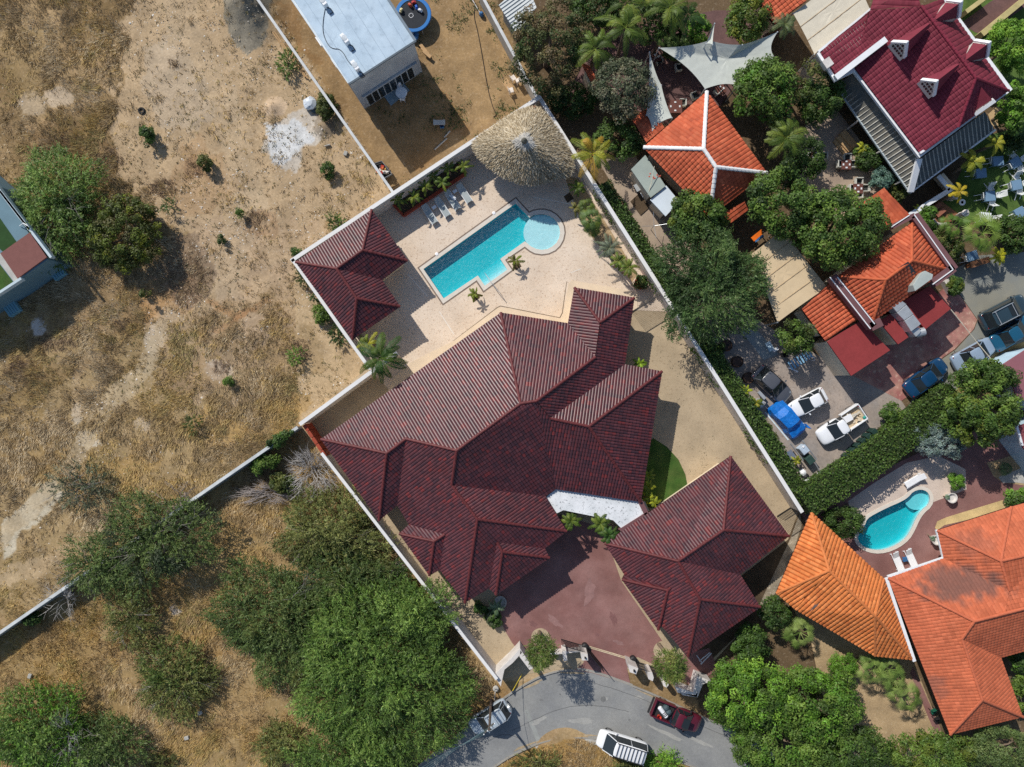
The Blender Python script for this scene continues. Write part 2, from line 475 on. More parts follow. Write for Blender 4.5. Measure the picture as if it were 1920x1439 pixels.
# verge beside the road
paint([(780, 1445), (905, 1340), (960, 1300), (935, 1270), (850, 1330)], (150, 118, 78), 6, 0.7, 0.4)
paint([(930, 1439), (1000, 1400), (1060, 1384), (1120, 1384), (1220, 1420), (1300, 1445), (1300, 1600), (900, 1600)], (150, 120, 72), 6, 0.9, 0.0)
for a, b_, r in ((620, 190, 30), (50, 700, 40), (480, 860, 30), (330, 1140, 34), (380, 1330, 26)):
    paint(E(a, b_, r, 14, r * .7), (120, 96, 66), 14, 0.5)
paint(E(330, 1145, 14, 14, 12), (196, 184, 168), 6, 0.8, 1.0)
for a, b_, rx_, ry_, cc_ in ((170, 60, 70, 45, (138, 114, 78)), (60, 110, 60, 60, (146, 124, 84)), (120, 270, 60, 34, (126, 100, 68)), (190, 310, 40, 30, (118, 94, 66)), (40, 760, 60, 60, (138, 114, 72)), (100, 690, 60, 30, (132, 108, 76)),
                            (430, 810, 70, 50, (172, 138, 82)), (520, 760, 50, 40, (174, 140, 84)), (250, 870, 50, 40, (174, 140, 84)), (360, 700, 60, 40, (150, 124, 92)), (60, 850, 60, 50, (150, 122, 76)), (370, 320, 26, 22, (138, 104, 74)), (480, 420, 26, 20, (140, 108, 78)),
                            (640, 440, 40, 26, (168, 136, 90)), (550, 660, 60, 40, (150, 126, 88)), (440, 980, 34, 60, (168, 134, 82)), (150, 1230, 90, 40, (158, 130, 84)), (430, 1330, 60, 60, (164, 136, 94)), (400, 1210, 60, 40, (146, 112, 66))):
    paint(E(a, b_, rx_, 18, ry_), cc_, 20, 0.55, 0.0, .3)
# dark trampled ground under the thorn bush
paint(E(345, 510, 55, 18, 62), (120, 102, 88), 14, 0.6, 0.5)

GZ = (f1 - .5) * 0.25 + (f2 - .5) * 0.10
built = inpoly(gpx, gpy, [(563, 797), (548, 490), (1010, 182), (905, -200), (4000, -200), (4000, 3000), (700, 3000), (780, 1439), (905, 1345), (928, 1275)])
GZ = np.where(built, -0.02, GZ - 0.03)


def heap(px, py, r, h):
    global GZ
    d = np.hypot(gpx - px, gpy - py) / r
    GZ = GZ + h * np.clip(1 - d, 0, 1) ** 1.3 * (0.75 + 0.5 * f2)


heap(470, 20, 75, 1.6); heap(455, -30, 80, 1.8); heap(606, 240, 24, 0.5); heap(512, 200, 24, 0.4); heap(1060, 1430, 75, 0.5)
idx = np.arange(GX.size).reshape(GX.shape)
fq = np.stack([idx[:-1, :-1], idx[1:, :-1], idx[1:, 1:], idx[:-1, 1:]], -1).reshape(-1, 4)
cxp = (gpx[:-1, :-1] + gpx[1:, 1:]) / 2; cyp = (gpy[:-1, :-1] + gpy[1:, 1:]) / 2
hole = inpoly(cxp, cyp, offset_px(POOL1_W, 3.5)) | inpoly(cxp, cyp, offset_px(POOL2_W, 3.5))
fq = fq[~hole.ravel()]
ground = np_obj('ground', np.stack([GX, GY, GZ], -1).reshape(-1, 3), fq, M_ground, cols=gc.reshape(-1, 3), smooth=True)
tag(ground, kind='structure')


def ground_z(px, py):
    i = np.clip(np.searchsorted(xs, (np.asarray(px) - 960) / 20), 0, len(xs) - 1)
    j = np.clip(np.searchsorted(ys, (719.5 - np.asarray(py)) / 20), 0, len(ys) - 1)
    return GZ[i, j]


# ------------------------------------------------------------------ sheets: paving, lawns, road
def sheet(name, pts, m, z=0.01, holes=(), thick=0.0, kind='structure'):
    rings = [[Vector((*p, 0)) for p in P(r, 0)] for r in [pts, *holes]]
    flat = [v for r in rings for v in r]
    tr = tessellate_polygon(rings)
    fs = []
    for t in tr:
        a, b_, c_ = (flat[i] for i in t)
        fs.append(t if (b_ - a).cross(c_ - a).z > 0 else (t[0], t[2], t[1]))
    vs = [(v.x, v.y, z) for v in flat]
    if thick:
        n = len(rings[0]); base = len(vs)
        vs += [(v.x, v.y, z - thick) for v in rings[0]]
        fs += [(i, (i + 1) % n, base + (i + 1) % n, base + i) for i in range(n)]
    o = MB().add(vs, fs).build(name, m)
    return tag(o, kind=kind)


LAWN_E = [K2((x, y)) for x, y in ((0, 0),)]
COMPOUND = [(549, 490), (1010, 186), (1498, 955), (1478, 1010), (1425, 1140), (1330, 1240), (1300, 1268), (1180, 1283), (1110, 1259), (1048, 1258), (960, 1290), (930, 1275), (566, 797), (700, 700), (677, 660)]
sheet('gravel_yard', [(690, 690), (566, 797), (935, 1275), (1000, 1262), (1330, 1250), (1430, 1140), (1498, 957), (1265, 590), (1180, 560), (1040, 620), (800, 760)], M_gravel, 0.008)
DECK = [(549, 492), (1010, 188), (1076, 290), (1262, 585), (1185, 582), (1060, 640), (960, 640), (740, 742), (690, 690)]
sheet('pool_deck', DECK, M_deck, 0.024, holes=[offset_px(POOL1_C, -2)])
TERR = [(722, 745), (742, 702), (770, 680), (850, 640), (934, 577), (955, 578), (1050, 599), (1056, 590), (1066, 532), (1072, 526), (1195, 548), (1195, 580), (1060, 660), (900, 680), (760, 760)]
sheet('house_terrace', TERR, M_terrace, 0.05, thick=0.05)
sheet('terrace_gutter', [(850, 641), (933, 578), (938, 575), (1050, 597), (1055, 588), (1063, 529), (1062, 528.5), (1053.5, 587), (1049, 595.5), (938, 573.5), (932, 576.5), (849.5, 639.5)], mat('drain_slot', lin(120, 104, 84), var=0.1), 0.030)
for pts in ([(930, 590), (1050, 660), (1051, 659), (931, 589)],):
    pass
# joints in the deck
jm = mat('deck_joint', lin(228, 222, 212), var=0.05)
for (a, b_, c_, d) in ((765, 515, 802, 556), (824, 585, 851, 627), (1000, 370, 1075, 384), (1070, 512, 1090, 504), (700, 470, 725, 457)):
    dx, dy = c_ - a, d - b_; l = math.hypot(dx, dy); nx, ny = -dy / l * .6, dx / l * .6
    sheet('deck_joint', [(a + nx, b_ + ny), (c_ + nx, d + ny), (c_ - nx, d - ny), (a - nx, b_ - ny)], jm, 0.028)
DRIVE = [(1050, 965), (1130, 990), (1165, 1090), (1262, 1232), (1330, 1215), (1345, 1255), (1300, 1290), (1255, 1260), (1195, 1232), (1178, 1240), (1176, 1256), (1182, 1284), (1110, 1262), (1078, 1257), (1094, 1243),
         (1098, 1220), (1060, 1222), (1000, 1228), (985, 1238), (960, 1205), (948, 1185), (932, 1150), (930, 1120), (990, 1040)]
sheet('driveway', DRIVE, M_paver, 0.024)
sheet('planting_circle', circle_px(1013, 1195, 17), M_gravel, 0.032)
sheet('planting_circle', circle_px(1243, 1220, 18), M_gravel, 0.032)
sheet('turf_lawn', [(1205, 835), (1225, 822), (1250, 838), (1272, 862), (1285, 890), (1289, 912), (1275, 935), (1240, 955), (1205, 950), (1195, 900)], M_turf, 0.03)
# road
ROAD_N = [(700, 1500), (780, 1442), (850, 1385), (905, 1343), (935, 1318), (960, 1300), (992, 1280), (1022, 1266), (1048, 1259), (1077, 1256), (1110, 1260), (1180, 1285), (1230, 1305), (1315, 1345), (1400, 1382), (1500, 1440), (1560, 1480)]
ROAD_S = [(840, 1500), (930, 1434), (960, 1415), (992, 1400), (1022, 1388), (1060, 1382), (1120, 1382), (1170, 1398), (1225, 1412), (1290, 1432), (1360, 1460), (1440, 1500)]
RN = smooth_poly(ROAD_N, 2, False); RS = smooth_poly(ROAD_S, 2, False)
sheet('road', RN + RS[::-1], M_asphalt, 0.016)


def strip(name, line, d0, d1, z0, z1, m):
    """kerb along a line of plan points between two sideways offsets (plan units)"""
    n = len(line); A = []; B = []
    for i in range(n):
        a = Vector(line[max(i - 1, 0)]); b_ = Vector(line[min(i + 1, n - 1)]); d = (b_ - a).normalized(); q = Vector((-d.y, d.x)); p = Vector(line[i])
        A.append(p + q * d0); B.append(p + q * d1)
    poly = [tuple(p) for p in A] + [tuple(p) for p in B[::-1]]
    o = MB().prism(P(poly), z0, z1).build(name, m)
    return tag(o, kind='structure')


kN1 = [p for p in RN if p[0] < 1080]; kN2 = [p for p in RN if 1180 < p[0] < 1420]
strip('kerb', kN1, -3, 0, -0.1, 0.13, M_kerb)
strip('kerb', kN2, -3, 0, -0.1, 0.13, M_kerb)
strip('kerb', [p for p in RN if 1075 <= p[0] <= 1185], -4.5, 0, -0.1, 0.03, M_kerb)
strip('kerb', RS, 0, 2.5, -0.1, 0.10, M_kerb)
sheet('verge_path', [(1003, 1400), (1030, 1391), (1070, 1386), (1122, 1385), (1124, 1397), (1080, 1396), (1040, 1402), (1012, 1412)], M_concrete, 0.05)
sheet('road_patch', [(983, 1332), (990, 1330), (1015, 1390), (1007, 1394)], mat('asphalt_patch', lin(148, 150, 146), rough=0.9, var=0.1), 0.020)
cr = mat('crack_seal', lin(96, 96, 96), rough=0.9, var=0.2)
for ln in ([(979, 1280), (983, 1310), (987, 1340), (994, 1365), (996, 1395)], [(960, 1370), (1000, 1350), (1060, 1324), (1130, 1322), (1180, 1335)], [(1095, 1275), (1180, 1300), (1260, 1335), (1330, 1368), (1420, 1404)],
           [(900, 1400), (950, 1372), (985, 1392)]):
    ln = [(p[0] + random.uniform(-1, 1), p[1] + random.uniform(-1, 1)) for p in smooth_poly(ln, 2, False)]
    n = len(ln)
    sheet('road_crack', [(p[0], p[1] - .45) for p in ln] + [(p[0], p[1] + .45) for p in ln[::-1]], cr, 0.0215)

# stains, a manhole and swept sand on the road and drive
def blot_px(cx, cy, rx, ry, rot=0.0, n=22, amp=.35):
    ph = [random.uniform(0, 6.28) for _ in range(4)]
    out = []
    for k in range(n):
        a = 2 * math.pi * k / n; w = 1 + amp * (.5 * math.sin(2 * a + ph[0]) + .4 * math.sin(3 * a + ph[1]) + .4 * math.sin(5 * a + ph[2]) + .3 * math.sin(8 * a + ph[3]))
        x, y = rx * w * math.cos(a), ry * w * math.sin(a)
        out.append((cx + x * math.cos(rot) - y * math.sin(rot), cy + x * math.sin(rot) + y * math.cos(rot)))
    return out


M_oil = mat('oil_stain', lin(118, 118, 117), rough=.8, var=.15, scale=1.5, fine=6)
M_pale = mat('worn_asphalt', lin(158, 157, 152), rough=.9, var=.12, scale=1, fine=6)
M_sand = mat('drifted_sand', lin(168, 150, 122), rough=.95, var=.18, scale=1.5, fine=6)
for i, (a, b_, rx, ry, ro, mm) in enumerate(((1015, 1313, 3, 2, .3, M_oil), (1133, 1310, 6, 4, .2, M_pale), (1050, 1302, 2, 1.5, 0, M_oil), (1198, 1308, 9, 3, .4, M_pale), (1090, 1352, 26, 5, -.05, M_pale), (1250, 1376, 30, 4, .42, M_pale),
                                          (1010, 1352, 14, 5, -.5, M_pale), (1180, 1350, 2.5, 2, .4, M_oil), (1310, 1390, 24, 4, .42, M_pale))):
    sheet('road_stain', blot_px(a, b_, rx, ry, ro), mm, .0195 + .0006 * i)
sheet('manhole_cover', circle_px(1131, 1311, 5, 22), mat('iron_cover', lin(112, 112, 110), rough=.7, var=.2, scale=6), .026)
M_dstain = mat('faded_paver', lin(144, 110, 106), rough=.85, var=.16, scale=.8, fine=5)
M_ddark = mat('worn_dark_paver', lin(126, 90, 87), rough=.85, var=.16, scale=.8, fine=5)
for i, (a, b_, rx, ry, ro, mm) in enumerate(((1040, 1165, 16, 6, .6, M_dstain), (1105, 1110, 10, 22, .3, M_dstain), (1120, 1190, 4, 3, 0, M_ddark), (1150, 1160, 5, 14, -.3, M_ddark), (1000, 1170, 9, 4, .4, M_ddark), (1160, 1205, 10, 4, .3, M_dstain))):
    sheet('drive_stain', blot_px(a, b_, rx, ry, ro), mm, .0275 + .0006 * i)
for i, (a, b_, rx, ry, ro) in enumerate(((1000, 1283, 22, 2.2, -.45), (1230, 1309, 30, 2.2, .42), (1075, 1262, 22, 2.0, .05), (985, 1399, 22, 2.4, -.4), (1090, 1379, 30, 2, .0))):
    sheet('sand_drift', blot_px(a, b_, rx, ry, ro), M_sand, .0262 + .0006 * i)

# east side: parking, restaurant garden, lawns
sheet('parking_yard', [(1290, 600), (1420, 600), (1590, 700), (1690, 752), (1702, 770), (1650, 800), (1500, 925), (1350, 690)], M_parking, 0.012)
sheet('concrete_strip', [(1390, 622), (1412, 612), (1460, 664), (1432, 676)], mat('wet_concrete', lin(150, 156, 156), rough=0.7, var=0.12, scale=0.6), 0.018)
sheet('red_forecourt', [(1590, 700), (1640, 660), (1770, 540), (1800, 555), (1832, 600), (1825, 618), (1790, 655), (1740, 690), (1715, 735), (1690, 752)], M_stamp, 0.020)
sheet('side_street', [(1770, 520), (1830, 480), (1960, 470), (2300, 470), (2300, 700), (1960, 660), (1860, 700), (1770, 790), (1700, 770), (1715, 737), (1740, 692), (1792, 656), (1827, 618), (1833, 600), (1800, 553)], mat('street_asphalt', lin(122, 126, 124), rough=0.9, var=0.1, scale=0.3, col2=lin(136, 134, 122), mix_scale=0.2), 0.016)
sheet('side_street_verge', [(1780, 745), (1830, 690), (1870, 660), (1960, 625), (1960, 700), (1880, 740), (1800, 790)], mat('dry_verge', lin(158, 134, 92), rough=0.95, var=0.25, scale=0.6, bump=0.5), 0.022)
sheet('restaurant_patio', [(1130, 60), (1340, 20), (1440, 20), (1440, 70), (1350, 200), (1260, 240), (1180, 200), (1060, 180)], M_patio, 0.012)
sheet('service_path', [(1120, 300), (1190, 290), (1262, 400), (1300, 470), (1420, 600), (1330, 640), (1270, 540), (1180, 400)], M_slabtile, 0.014)
sheet('terrace_paving', [(1520, 220), (1568, 205), (1640, 300), (1655, 370), (1600, 420), (1540, 400), (1470, 300)], M_slabtile, 0.014)
# the wooden steps below the veranda
st = thing('garden_steps', 'pale timber steps leading down from the veranda to the paved terrace', 'steps', W(1590, 262))
for i, (a, b_) in enumerate((((1567, 262), (1588, 288)), ((1573, 255), (1596, 282)), ((1580, 247), (1604, 275)))):
    z = 0.15 * (i + 1)
    q = [(a[0] - 5, a[1] + 4), (b_[0] - 5, b_[1] + 4), (b_[0] + 5, b_[1] - 4), (a[0] + 5, a[1] - 4)]
    MB().prism(P(q, z), 0.0, z - i * 0.002).build('step', mat('pale_timber', lin(186, 152, 110), var=0.15, scale=2), st)
sheet('restaurant_lawn', [(1745, 370), (1790, 300), (1850, 255), (1960, 225), (2100, 225), (2100, 410), (1900, 415), (1865, 430), (1790, 400)], M_lawn, 0.014)
sheet('far_lawn', [(1780, 0), (1960, -20), (2100, -20), (2100, 250), (1900, 240), (1880, 170)], M_lawn, 0.012)
sheet('brick_path', [(1800, 45), (1855, 5), (1920, -35), (1940, 0), (1850, 65), (1830, 62)], M_patio, 0.02)
sheet('wood_deck', [(1740, 395), (1760, 375), (1800, 405), (1790, 415), (1768, 418), (1750, 418)], M_wood, 0.10, thick=0.1)
sheet('lower_garden', [(1500, 960), (1720, 850), (1960, 760), (2100, 760), (2100, 1150), (1700, 1100), (1560, 1060)], M_paver, 0.010, holes=[offset_px(POOL2_C, -2)])
sheet('gravel_terrace', [(1590, 940), (1640, 905), (1700, 868), (1760, 855), (1810, 880), (1812, 918), (1744, 944), (1747, 926), (1738, 914), (1722, 911), (1706, 918), (1698, 932), (1665, 948), (1620, 968), (1612, 990), (1600, 990)], M_pinkgravel, 0.016)
sheet('dry_bed', [(1753, 990), (1757, 978), (1775, 970), (1880, 938), (1890, 950), (1880, 960), (1770, 985), (1757, 995)], mat('straw_bed', lin(196, 172, 124), rough=0.95, var=0.2, scale=0.8, bump=0.5), 0.03, thick=0.1)
sheet('dry_bed', [(1850, 868), (1880, 860), (1905, 850), (1930, 880), (1930, 912), (1880, 905), (1862, 893)], M_soil, 0.018)
sheet('concrete_path', [(1872, 895), (1960, 860), (1960, 912), (1905, 905), (1880, 906)], M_concrete, 0.024)
sheet('back_garden', [(1480, 1130), (1640, 1225), (1712, 1240), (1765, 1370), (1770, 1500), (1560, 1500), (1600, 1380), (1540, 1300), (1520, 1200)], M_soil, 0.012)
sheet('side_path', [(1712, 1250), (1765, 1370), (1752, 1372), (1738, 1340), (1718, 1290), (1706, 1262)], M_paver, 0.02)
sheet('rocky_bank', [(1482, 1010), (1500, 960), (1503, 985), (1480, 1060), (1445, 1130), (1425, 1160), (1418, 1146)], mat('rocky_soil', lin(150, 138, 120), rough=0.95, var=0.3, scale=1.5, speck=lin(196, 188, 172), speck_scale=4, speck_amt=0.7, bump=0.8, bscale=6), 0.02)
sheet('garage_side', [(1390, 1080), (1480, 1010), (1425, 1150), (1300, 1270), (1292, 1235)], M_darksoil, 0.014)
sheet('bed_soil', [(1058, 330), (1085, 335), (1195, 515), (1185, 530), (1130, 470), (1090, 420)], M_soil, 0.03)

# ------------------------------------------------------------------ pools
M_poolfloor = mat('pool_plaster', lin(205, 228, 230), rough=0.8, var=0.05, scale=2)
M_poolshelf = mat('pool_shelf_tile', lin(214, 226, 230), rough=0.7, var=0.06, scale=3)


def water_mat(name, dens, colr):
    m = bpy.data.materials.new(name); m.use_nodes = True
    nt = m.node_tree; N = nt.nodes; L = nt.links
    N.remove(N['Principled BSDF'])
    tr = N.new('ShaderNodeBsdfTransparent'); tr.inputs[0].default_value = (0.97, 0.99, 1, 1)
    gl = N.new('ShaderNodeBsdfGlossy'); gl.inputs['Roughness'].default_value = 0.3
    geo = N.new('ShaderNodeNewGeometry')
    nz = N.new('ShaderNodeTexNoise'); nz.inputs['Scale'].default_value = 3.2; nz.inputs['Detail'].default_value = 6; nz.inputs['Roughness'].default_value = 0.7; nz.inputs['Distortion'].default_value = 0.6
    L.new(geo.outputs['Position'], nz.inputs['Vector'])
    bp = N.new('ShaderNodeBump'); bp.inputs['Strength'].default_value = 1.0; bp.inputs['Distance'].default_value = 0.12
    L.new(nz.outputs[0], bp.inputs['Height']); L.new(bp.outputs[0], gl.inputs['Normal'])
    lw = N.new('ShaderNodeLayerWeight'); lw.inputs[0].default_value = 0.5
    pw = N.new('ShaderNodeMath'); pw.operation = 'POWER'; L.new(lw.outputs['Facing'], pw.inputs[0]); pw.inputs[1].default_value = 4.0
    fr = N.new('ShaderNodeMath'); fr.operation = 'ADD'; fr.use_clamp = True; L.new(pw.outputs[0], fr.inputs[0]); fr.inputs[1].default_value = 0.025
    mx = N.new('ShaderNodeMixShader'); L.new(fr.outputs[0], mx.inputs[0]); L.new(tr.outputs[0], mx.inputs[1]); L.new(gl.outputs[0], mx.inputs[2])
    L.new(mx.outputs[0], N['Material Output'].inputs['Surface'])
    va = N.new('ShaderNodeVolumeAbsorption'); va.inputs['Color'].default_value = (*colr, 1); va.inputs['Density'].default_value = dens
    L.new(va.outputs[0], N['Material Output'].inputs['Volume'])
    return m


M_water = water_mat('pool_water', 1.9, (0.0, 0.84, 0.87))


def basin(name, poly_px, depth, m, parent, floor_over=None):
    """walls and floor of a basin, seen from inside"""
    pl = P(poly_px)
    n = len(pl)
    a = sum(pl[i][0] * pl[(i + 1) % n][1] - pl[(i + 1) % n][0] * pl[i][1] for i in range(n))
    if a < 0: pl = pl[::-1]
    mb = MB()
    vs = [(p[0], p[1], 0.03) for p in pl] + [(p[0], p[1], -depth) for p in pl]
    fs = [((i + 1) % n, i, n + i, n + (i + 1) % n) for i in range(n)]
    for t in tessellate_polygon([[Vector((*p, 0)) for p in pl]]):
        q = [Vector(pl[i]) for i in t]
        if (q[1] - q[0]).cross(q[2] - q[0]) < 0: t = (t[0], t[2], t[1])
        fs.append(tuple(n + i for i in t))
    mb.add(vs, fs)
    return mb.build(name, m, parent)


def coping(parent, outer, inner, z, m, name='coping'):
    rings = [[Vector((*p, 0)) for p in P(outer)], [Vector((*p, 0)) for p in P(inner)]]
    flat = [v for r in rings for v in r]
    fs = []
    for t in tessellate_polygon(rings):
        a, b_, c_ = (flat[i] for i in t)
        fs.append(t if (b_ - a).cross(c_ - a).z > 0 else (t[0], t[2], t[1]))
    vs = [(v.x, v.y, z) for v in flat]
    k = len(vs)
    vs += [(v.x, v.y, z - 0.15) for v in flat]
    for s0, ring in ((0, rings[0]), (len(rings[0]), rings[1])):
        n = len(ring)
        for i in range(n):
            j = (i + 1) % n
            fs.append((s0 + i, s0 + j, k + s0 + j, k + s0 + i))
    return MB().add(vs, fs).build(name, m, parent)


M_coping = mat('coping_stone', lin(214, 206, 194), rough=0.8, var=0.06, scale=1.5)
pool = thing('swimming_pool', 'long turquoise pool with a round shallow end in the pale stone deck', 'pool', W(900, 470))
basin('basin', POOL1_W, 0.82, M_poolfloor, pool)
cir = circle_px(1016, 436, 34.5, 30)
MB().prism(P(cir), -0.81, -0.16).build('shallow_shelf', M_poolshelf, pool)
for i in range(5):     # steps in the recess, deepest farthest from the edge
    a = 0.11 * i
    e0, e1 = (951, 506), (909, 536); dx, dy = -13.0, -20.0
    t0, t1 = i / 5.0, (i + 1) / 5.0
    q = [(e0[0] + dx * t0, e0[1] + dy * t0), (e1[0] + dx * t0, e1[1] + dy * t0), (e1[0] + dx * t1, e1[1] + dy * t1), (e0[0] + dx * t1, e0[1] + dy * t1)]
    MB().prism(P(q), -0.80, -0.18 - a).build('pool_step', M_poolshelf, pool)
MB().prism(P(offset_px(POOL1_W, 0.8)), -0.9, -0.05).build('water', M_water, pool)
coping(pool, POOL1_C, POOL1_W, 0.05, M_coping)
coping(pool, offset_px(POOL1_C, 2.6), POOL1_C, 0.028, mat('drain_channel', lin(128, 112, 100), var=0.15), 'overflow_channel')
MB().tube([W(909, 512, 0.1), W(911, 515, 0.9), W(922, 531, 1.0), W(937, 549, 0.9), W(938, 550, 0.05)], 0.03).build('handrail', M_steel, pool)
for x, y in ((926, 400), (819, 477)):
    MB().lathe([(0.16, 0), (0.16, 0.05), (0.1, 0.07)], W(x, y, 0.02)).build('skimmer_lid', M_plasticw, pool)

pool2 = thing('kidney_pool', 'small kidney shaped turquoise pool beside the orange tiled house', 'pool', W(1670, 980))
basin('basin', POOL2_W, 0.82, M_poolfloor, pool2)
MB().prism(P(circle_px(1722, 936, 22, 22)), -0.81, -0.38).build('shallow_shelf', M_poolshelf, pool2)
MB().prism(P(offset_px(POOL2_W, 0.8)), -0.9, -0.06).build('water', M_water, pool2)
coping(pool2, POOL2_C, POOL2_W, 0.06, M_coping)
# ------------------------------------------------------------------ tiled roofs
def tile_palette(kind):
    if kind == 'maroon':
        return [lin(*c) for c in ((80, 44, 49), (87, 46, 50), (95, 46, 49), (112, 46, 46), (71, 42, 48), (92, 51, 55))], [.24, .26, .2, .05, .13, .12]
    if kind == 'orange':
        return [lin(*c) for c in ((184, 92, 62), (179, 88, 59), (190, 100, 69), (170, 82, 56))], [.35, .3, .2, .15]
    if kind == 'amber':
        return [lin(*c) for c in ((202, 120, 66), (197, 115, 62), (208, 127, 73), (188, 106, 57))], [.35, .3, .2, .15]
    if kind == 'salmon':
        return [lin(*c) for c in ((190, 103, 71), (186, 100, 69), (194, 107, 75), (180, 97, 67))], [.35, .3, .2, .15]
    if kind == 'wine':
        return [lin(*c) for c in ((116, 44, 58), (112, 41, 55), (120, 47, 61))], [.4, .3, .3]
    if kind == 'weathered':
        return [lin(*c) for c in ((196, 98, 68), (150, 92, 72), (112, 86, 76), (96, 80, 76))], [.3, .3, .2, .2]
    if kind == 'slate':
        return [lin(*c) for c in ((112, 116, 116), (98, 100, 98), (126, 128, 124), (88, 88, 84))], [.3, .3, .2, .2]


TILE_TRI = 0


def tile_slope(name, pts, pal, parent, m, tw=0.26, cl=0.38, amp=0.06, step=0.025, sub=(0, .14, .34, .66, .86), hts=(0, .66, 1, 1, .66), blot=0.3, seed=1, stain=None):
    """pts: world points, first two are the eave; real rows of tiles clipped to the slope"""
    P3 = [Vector(p) for p in pts]
    n = Vector((0, 0, 0))
    for i in range(len(P3)):
        a, b = P3[i], P3[(i + 1) % len(P3)]
        n += Vector(((a.y - b.y) * (a.z + b.z), (a.z - b.z) * (a.x + b.x), (a.x - b.x) * (a.y + b.y)))
    n.normalize()
    if n.z < 0: n = -n
    u = (P3[1] - P3[0]); u -= n * u.dot(n); u.normalize()
    v = n.cross(u)
    if v.z < 0: u = -u; v = n.cross(u)
    o = P3[0]
    uv = [((p - o).dot(u), (p - o).dot(v)) for p in P3]
    offs = [(p - o).dot(n) for p in P3]
    tris = tessellate_polygon([[Vector((a, b, 0)) for a, b in uv]])
    cols, w = tile_palette(pal)
    rs = np.random.default_rng(seed)
    tab = rs.choice(len(cols), p=w, size=(64, 64)); jit = rs.uniform(.92, 1.08, (64, 64))
    cols = np.array(cols)
    V = []; F = []; K = []
    ph = [(s_, h) for s_, h in zip(sub, hts)]

    def prof(x):
        f = (x / tw) % 1.0
        for i in range(len(ph)):
            s0, h0 = ph[i]; s1, h1 = ph[i + 1] if i + 1 < len(ph) else (1.0, ph[0][1])
            if s0 <= f <= s1 + 1e-9: return amp * (h0 + (h1 - h0) * (f - s0) / max(s1 - s0, 1e-6))
        return 0.0
    for t in tris:
        T = sorted([uv[i] for i in t])
        try:
            oc = np.linalg.solve(np.array([[uv[i][0], uv[i][1], 1.0] for i in t]), np.array([offs[i] for i in t]))
        except Exception:
            continue
        (x0, y0), (x1, y1), (x2, y2) = T
        if x2 - x0 < 1e-4: continue
        us = {round(x0, 5), round(x1, 5), round(x2, 5)}
        for k in range(int(math.floor(x0 / tw)), int(math.ceil(x2 / tw)) + 1):
            for s_ in sub:
                q = (k + s_) * tw
                if x0 < q < x2: us.add(round(q, 5))
        us = sorted(us)

        def span(x):
            ya = y0 + (y2 - y0) * (x - x0) / (x2 - x0)
            if x <= x1 and x1 - x0 > 1e-6: yb = y0 + (y1 - y0) * (x - x0) / (x1 - x0)
            elif x2 - x1 > 1e-6: yb = y1 + (y2 - y1) * (x - x1) / (x2 - x1)
            else: yb = y1
            return (ya, yb) if ya < yb else (yb, ya)
        for i in range(len(us) - 1):
            a, b = us[i], us[i + 1]
            if b - a < 1e-4: continue
            la, ha = span(a); lb, hb = span(b)
            ci = int(math.floor((a + b) / 2 / tw))
            pa, pb = prof(a), prof(b)
            for k in range(int(math.floor((min(la, lb) + 1e-6) / cl)), int(math.floor((max(ha, hb) - 1e-6) / cl)) + 1):
                v0, v1 = k * cl, (k + 1) * cl
                q = ((a, min(max(v0, la), ha), pa), (b, min(max(v0, lb), hb), pb), (b, min(max(v1, lb), hb), pb), (a, min(max(v1, la), ha), pa))
                if (q[3][1] - q[0][1]) + (q[2][1] - q[1][1]) < 1e-3: continue
                c = cols[tab[ci % 64, k % 64]] * jit[ci % 64, k % 64]
                base = len(V)
                for (uu, vv, hh) in q:
                    h_ = hh + step * (1 - (vv - v0) / cl) + oc[0] * uu + oc[1] * vv + oc[2]
                    V.append(o + u * uu + v * vv + n * h_); K.append(c)
                F.append((base, base + 1, base + 2, base + 3))
    V = np.array([tuple(x) for x in V], dtype=np.float32); K = np.array(K)
    if blot:
        f = fbm(V[:, 0] * .55 + 40, V[:, 1] * .55 + 40, seed, 3)
        K = K * (1 + blot * (f - .5) * 1.6)[:, None]
    if stain is not None:
        K = stain(V, K)
    ob = np_obj(name, V, np.array(F), m, parent, cols=K)
    tag(ob, kind='stuff')
    return ob


def ridge_caps(mb, a, b, r=0.16, ln=0.42, lift=0.06):
    a = Vector(a); b = Vector(b); d = b - a; L_ = d.length
    if L_ < 0.2: return
    d.normalize(); s_ = d.cross(Vector((0, 0, 1))).normalized(); up = s_.cross(d).normalized()
    n = max(1, int(round(L_ / ln)))
    for i in range(n):
        p0 = a + d * (L_ * i / n); p1 = a + d * (L_ * (i + 1) / n + 0.04)
        vs = []
        for p, rr in ((p0, r * 1.12), (p1, r * .9)):
            for t in (0, .25, .5, .75, 1):
                an = math.pi * t
                vs.append(p + s_ * (math.cos(an) * rr) + up * (math.sin(an) * rr * .8 + lift))
        fs = [(k, k + 1, k + 6, k + 5) for k in range(4)] + [(0, 5, 9, 4), (4, 3, 2, 1, 0)]
        mb.add(vs, fs)


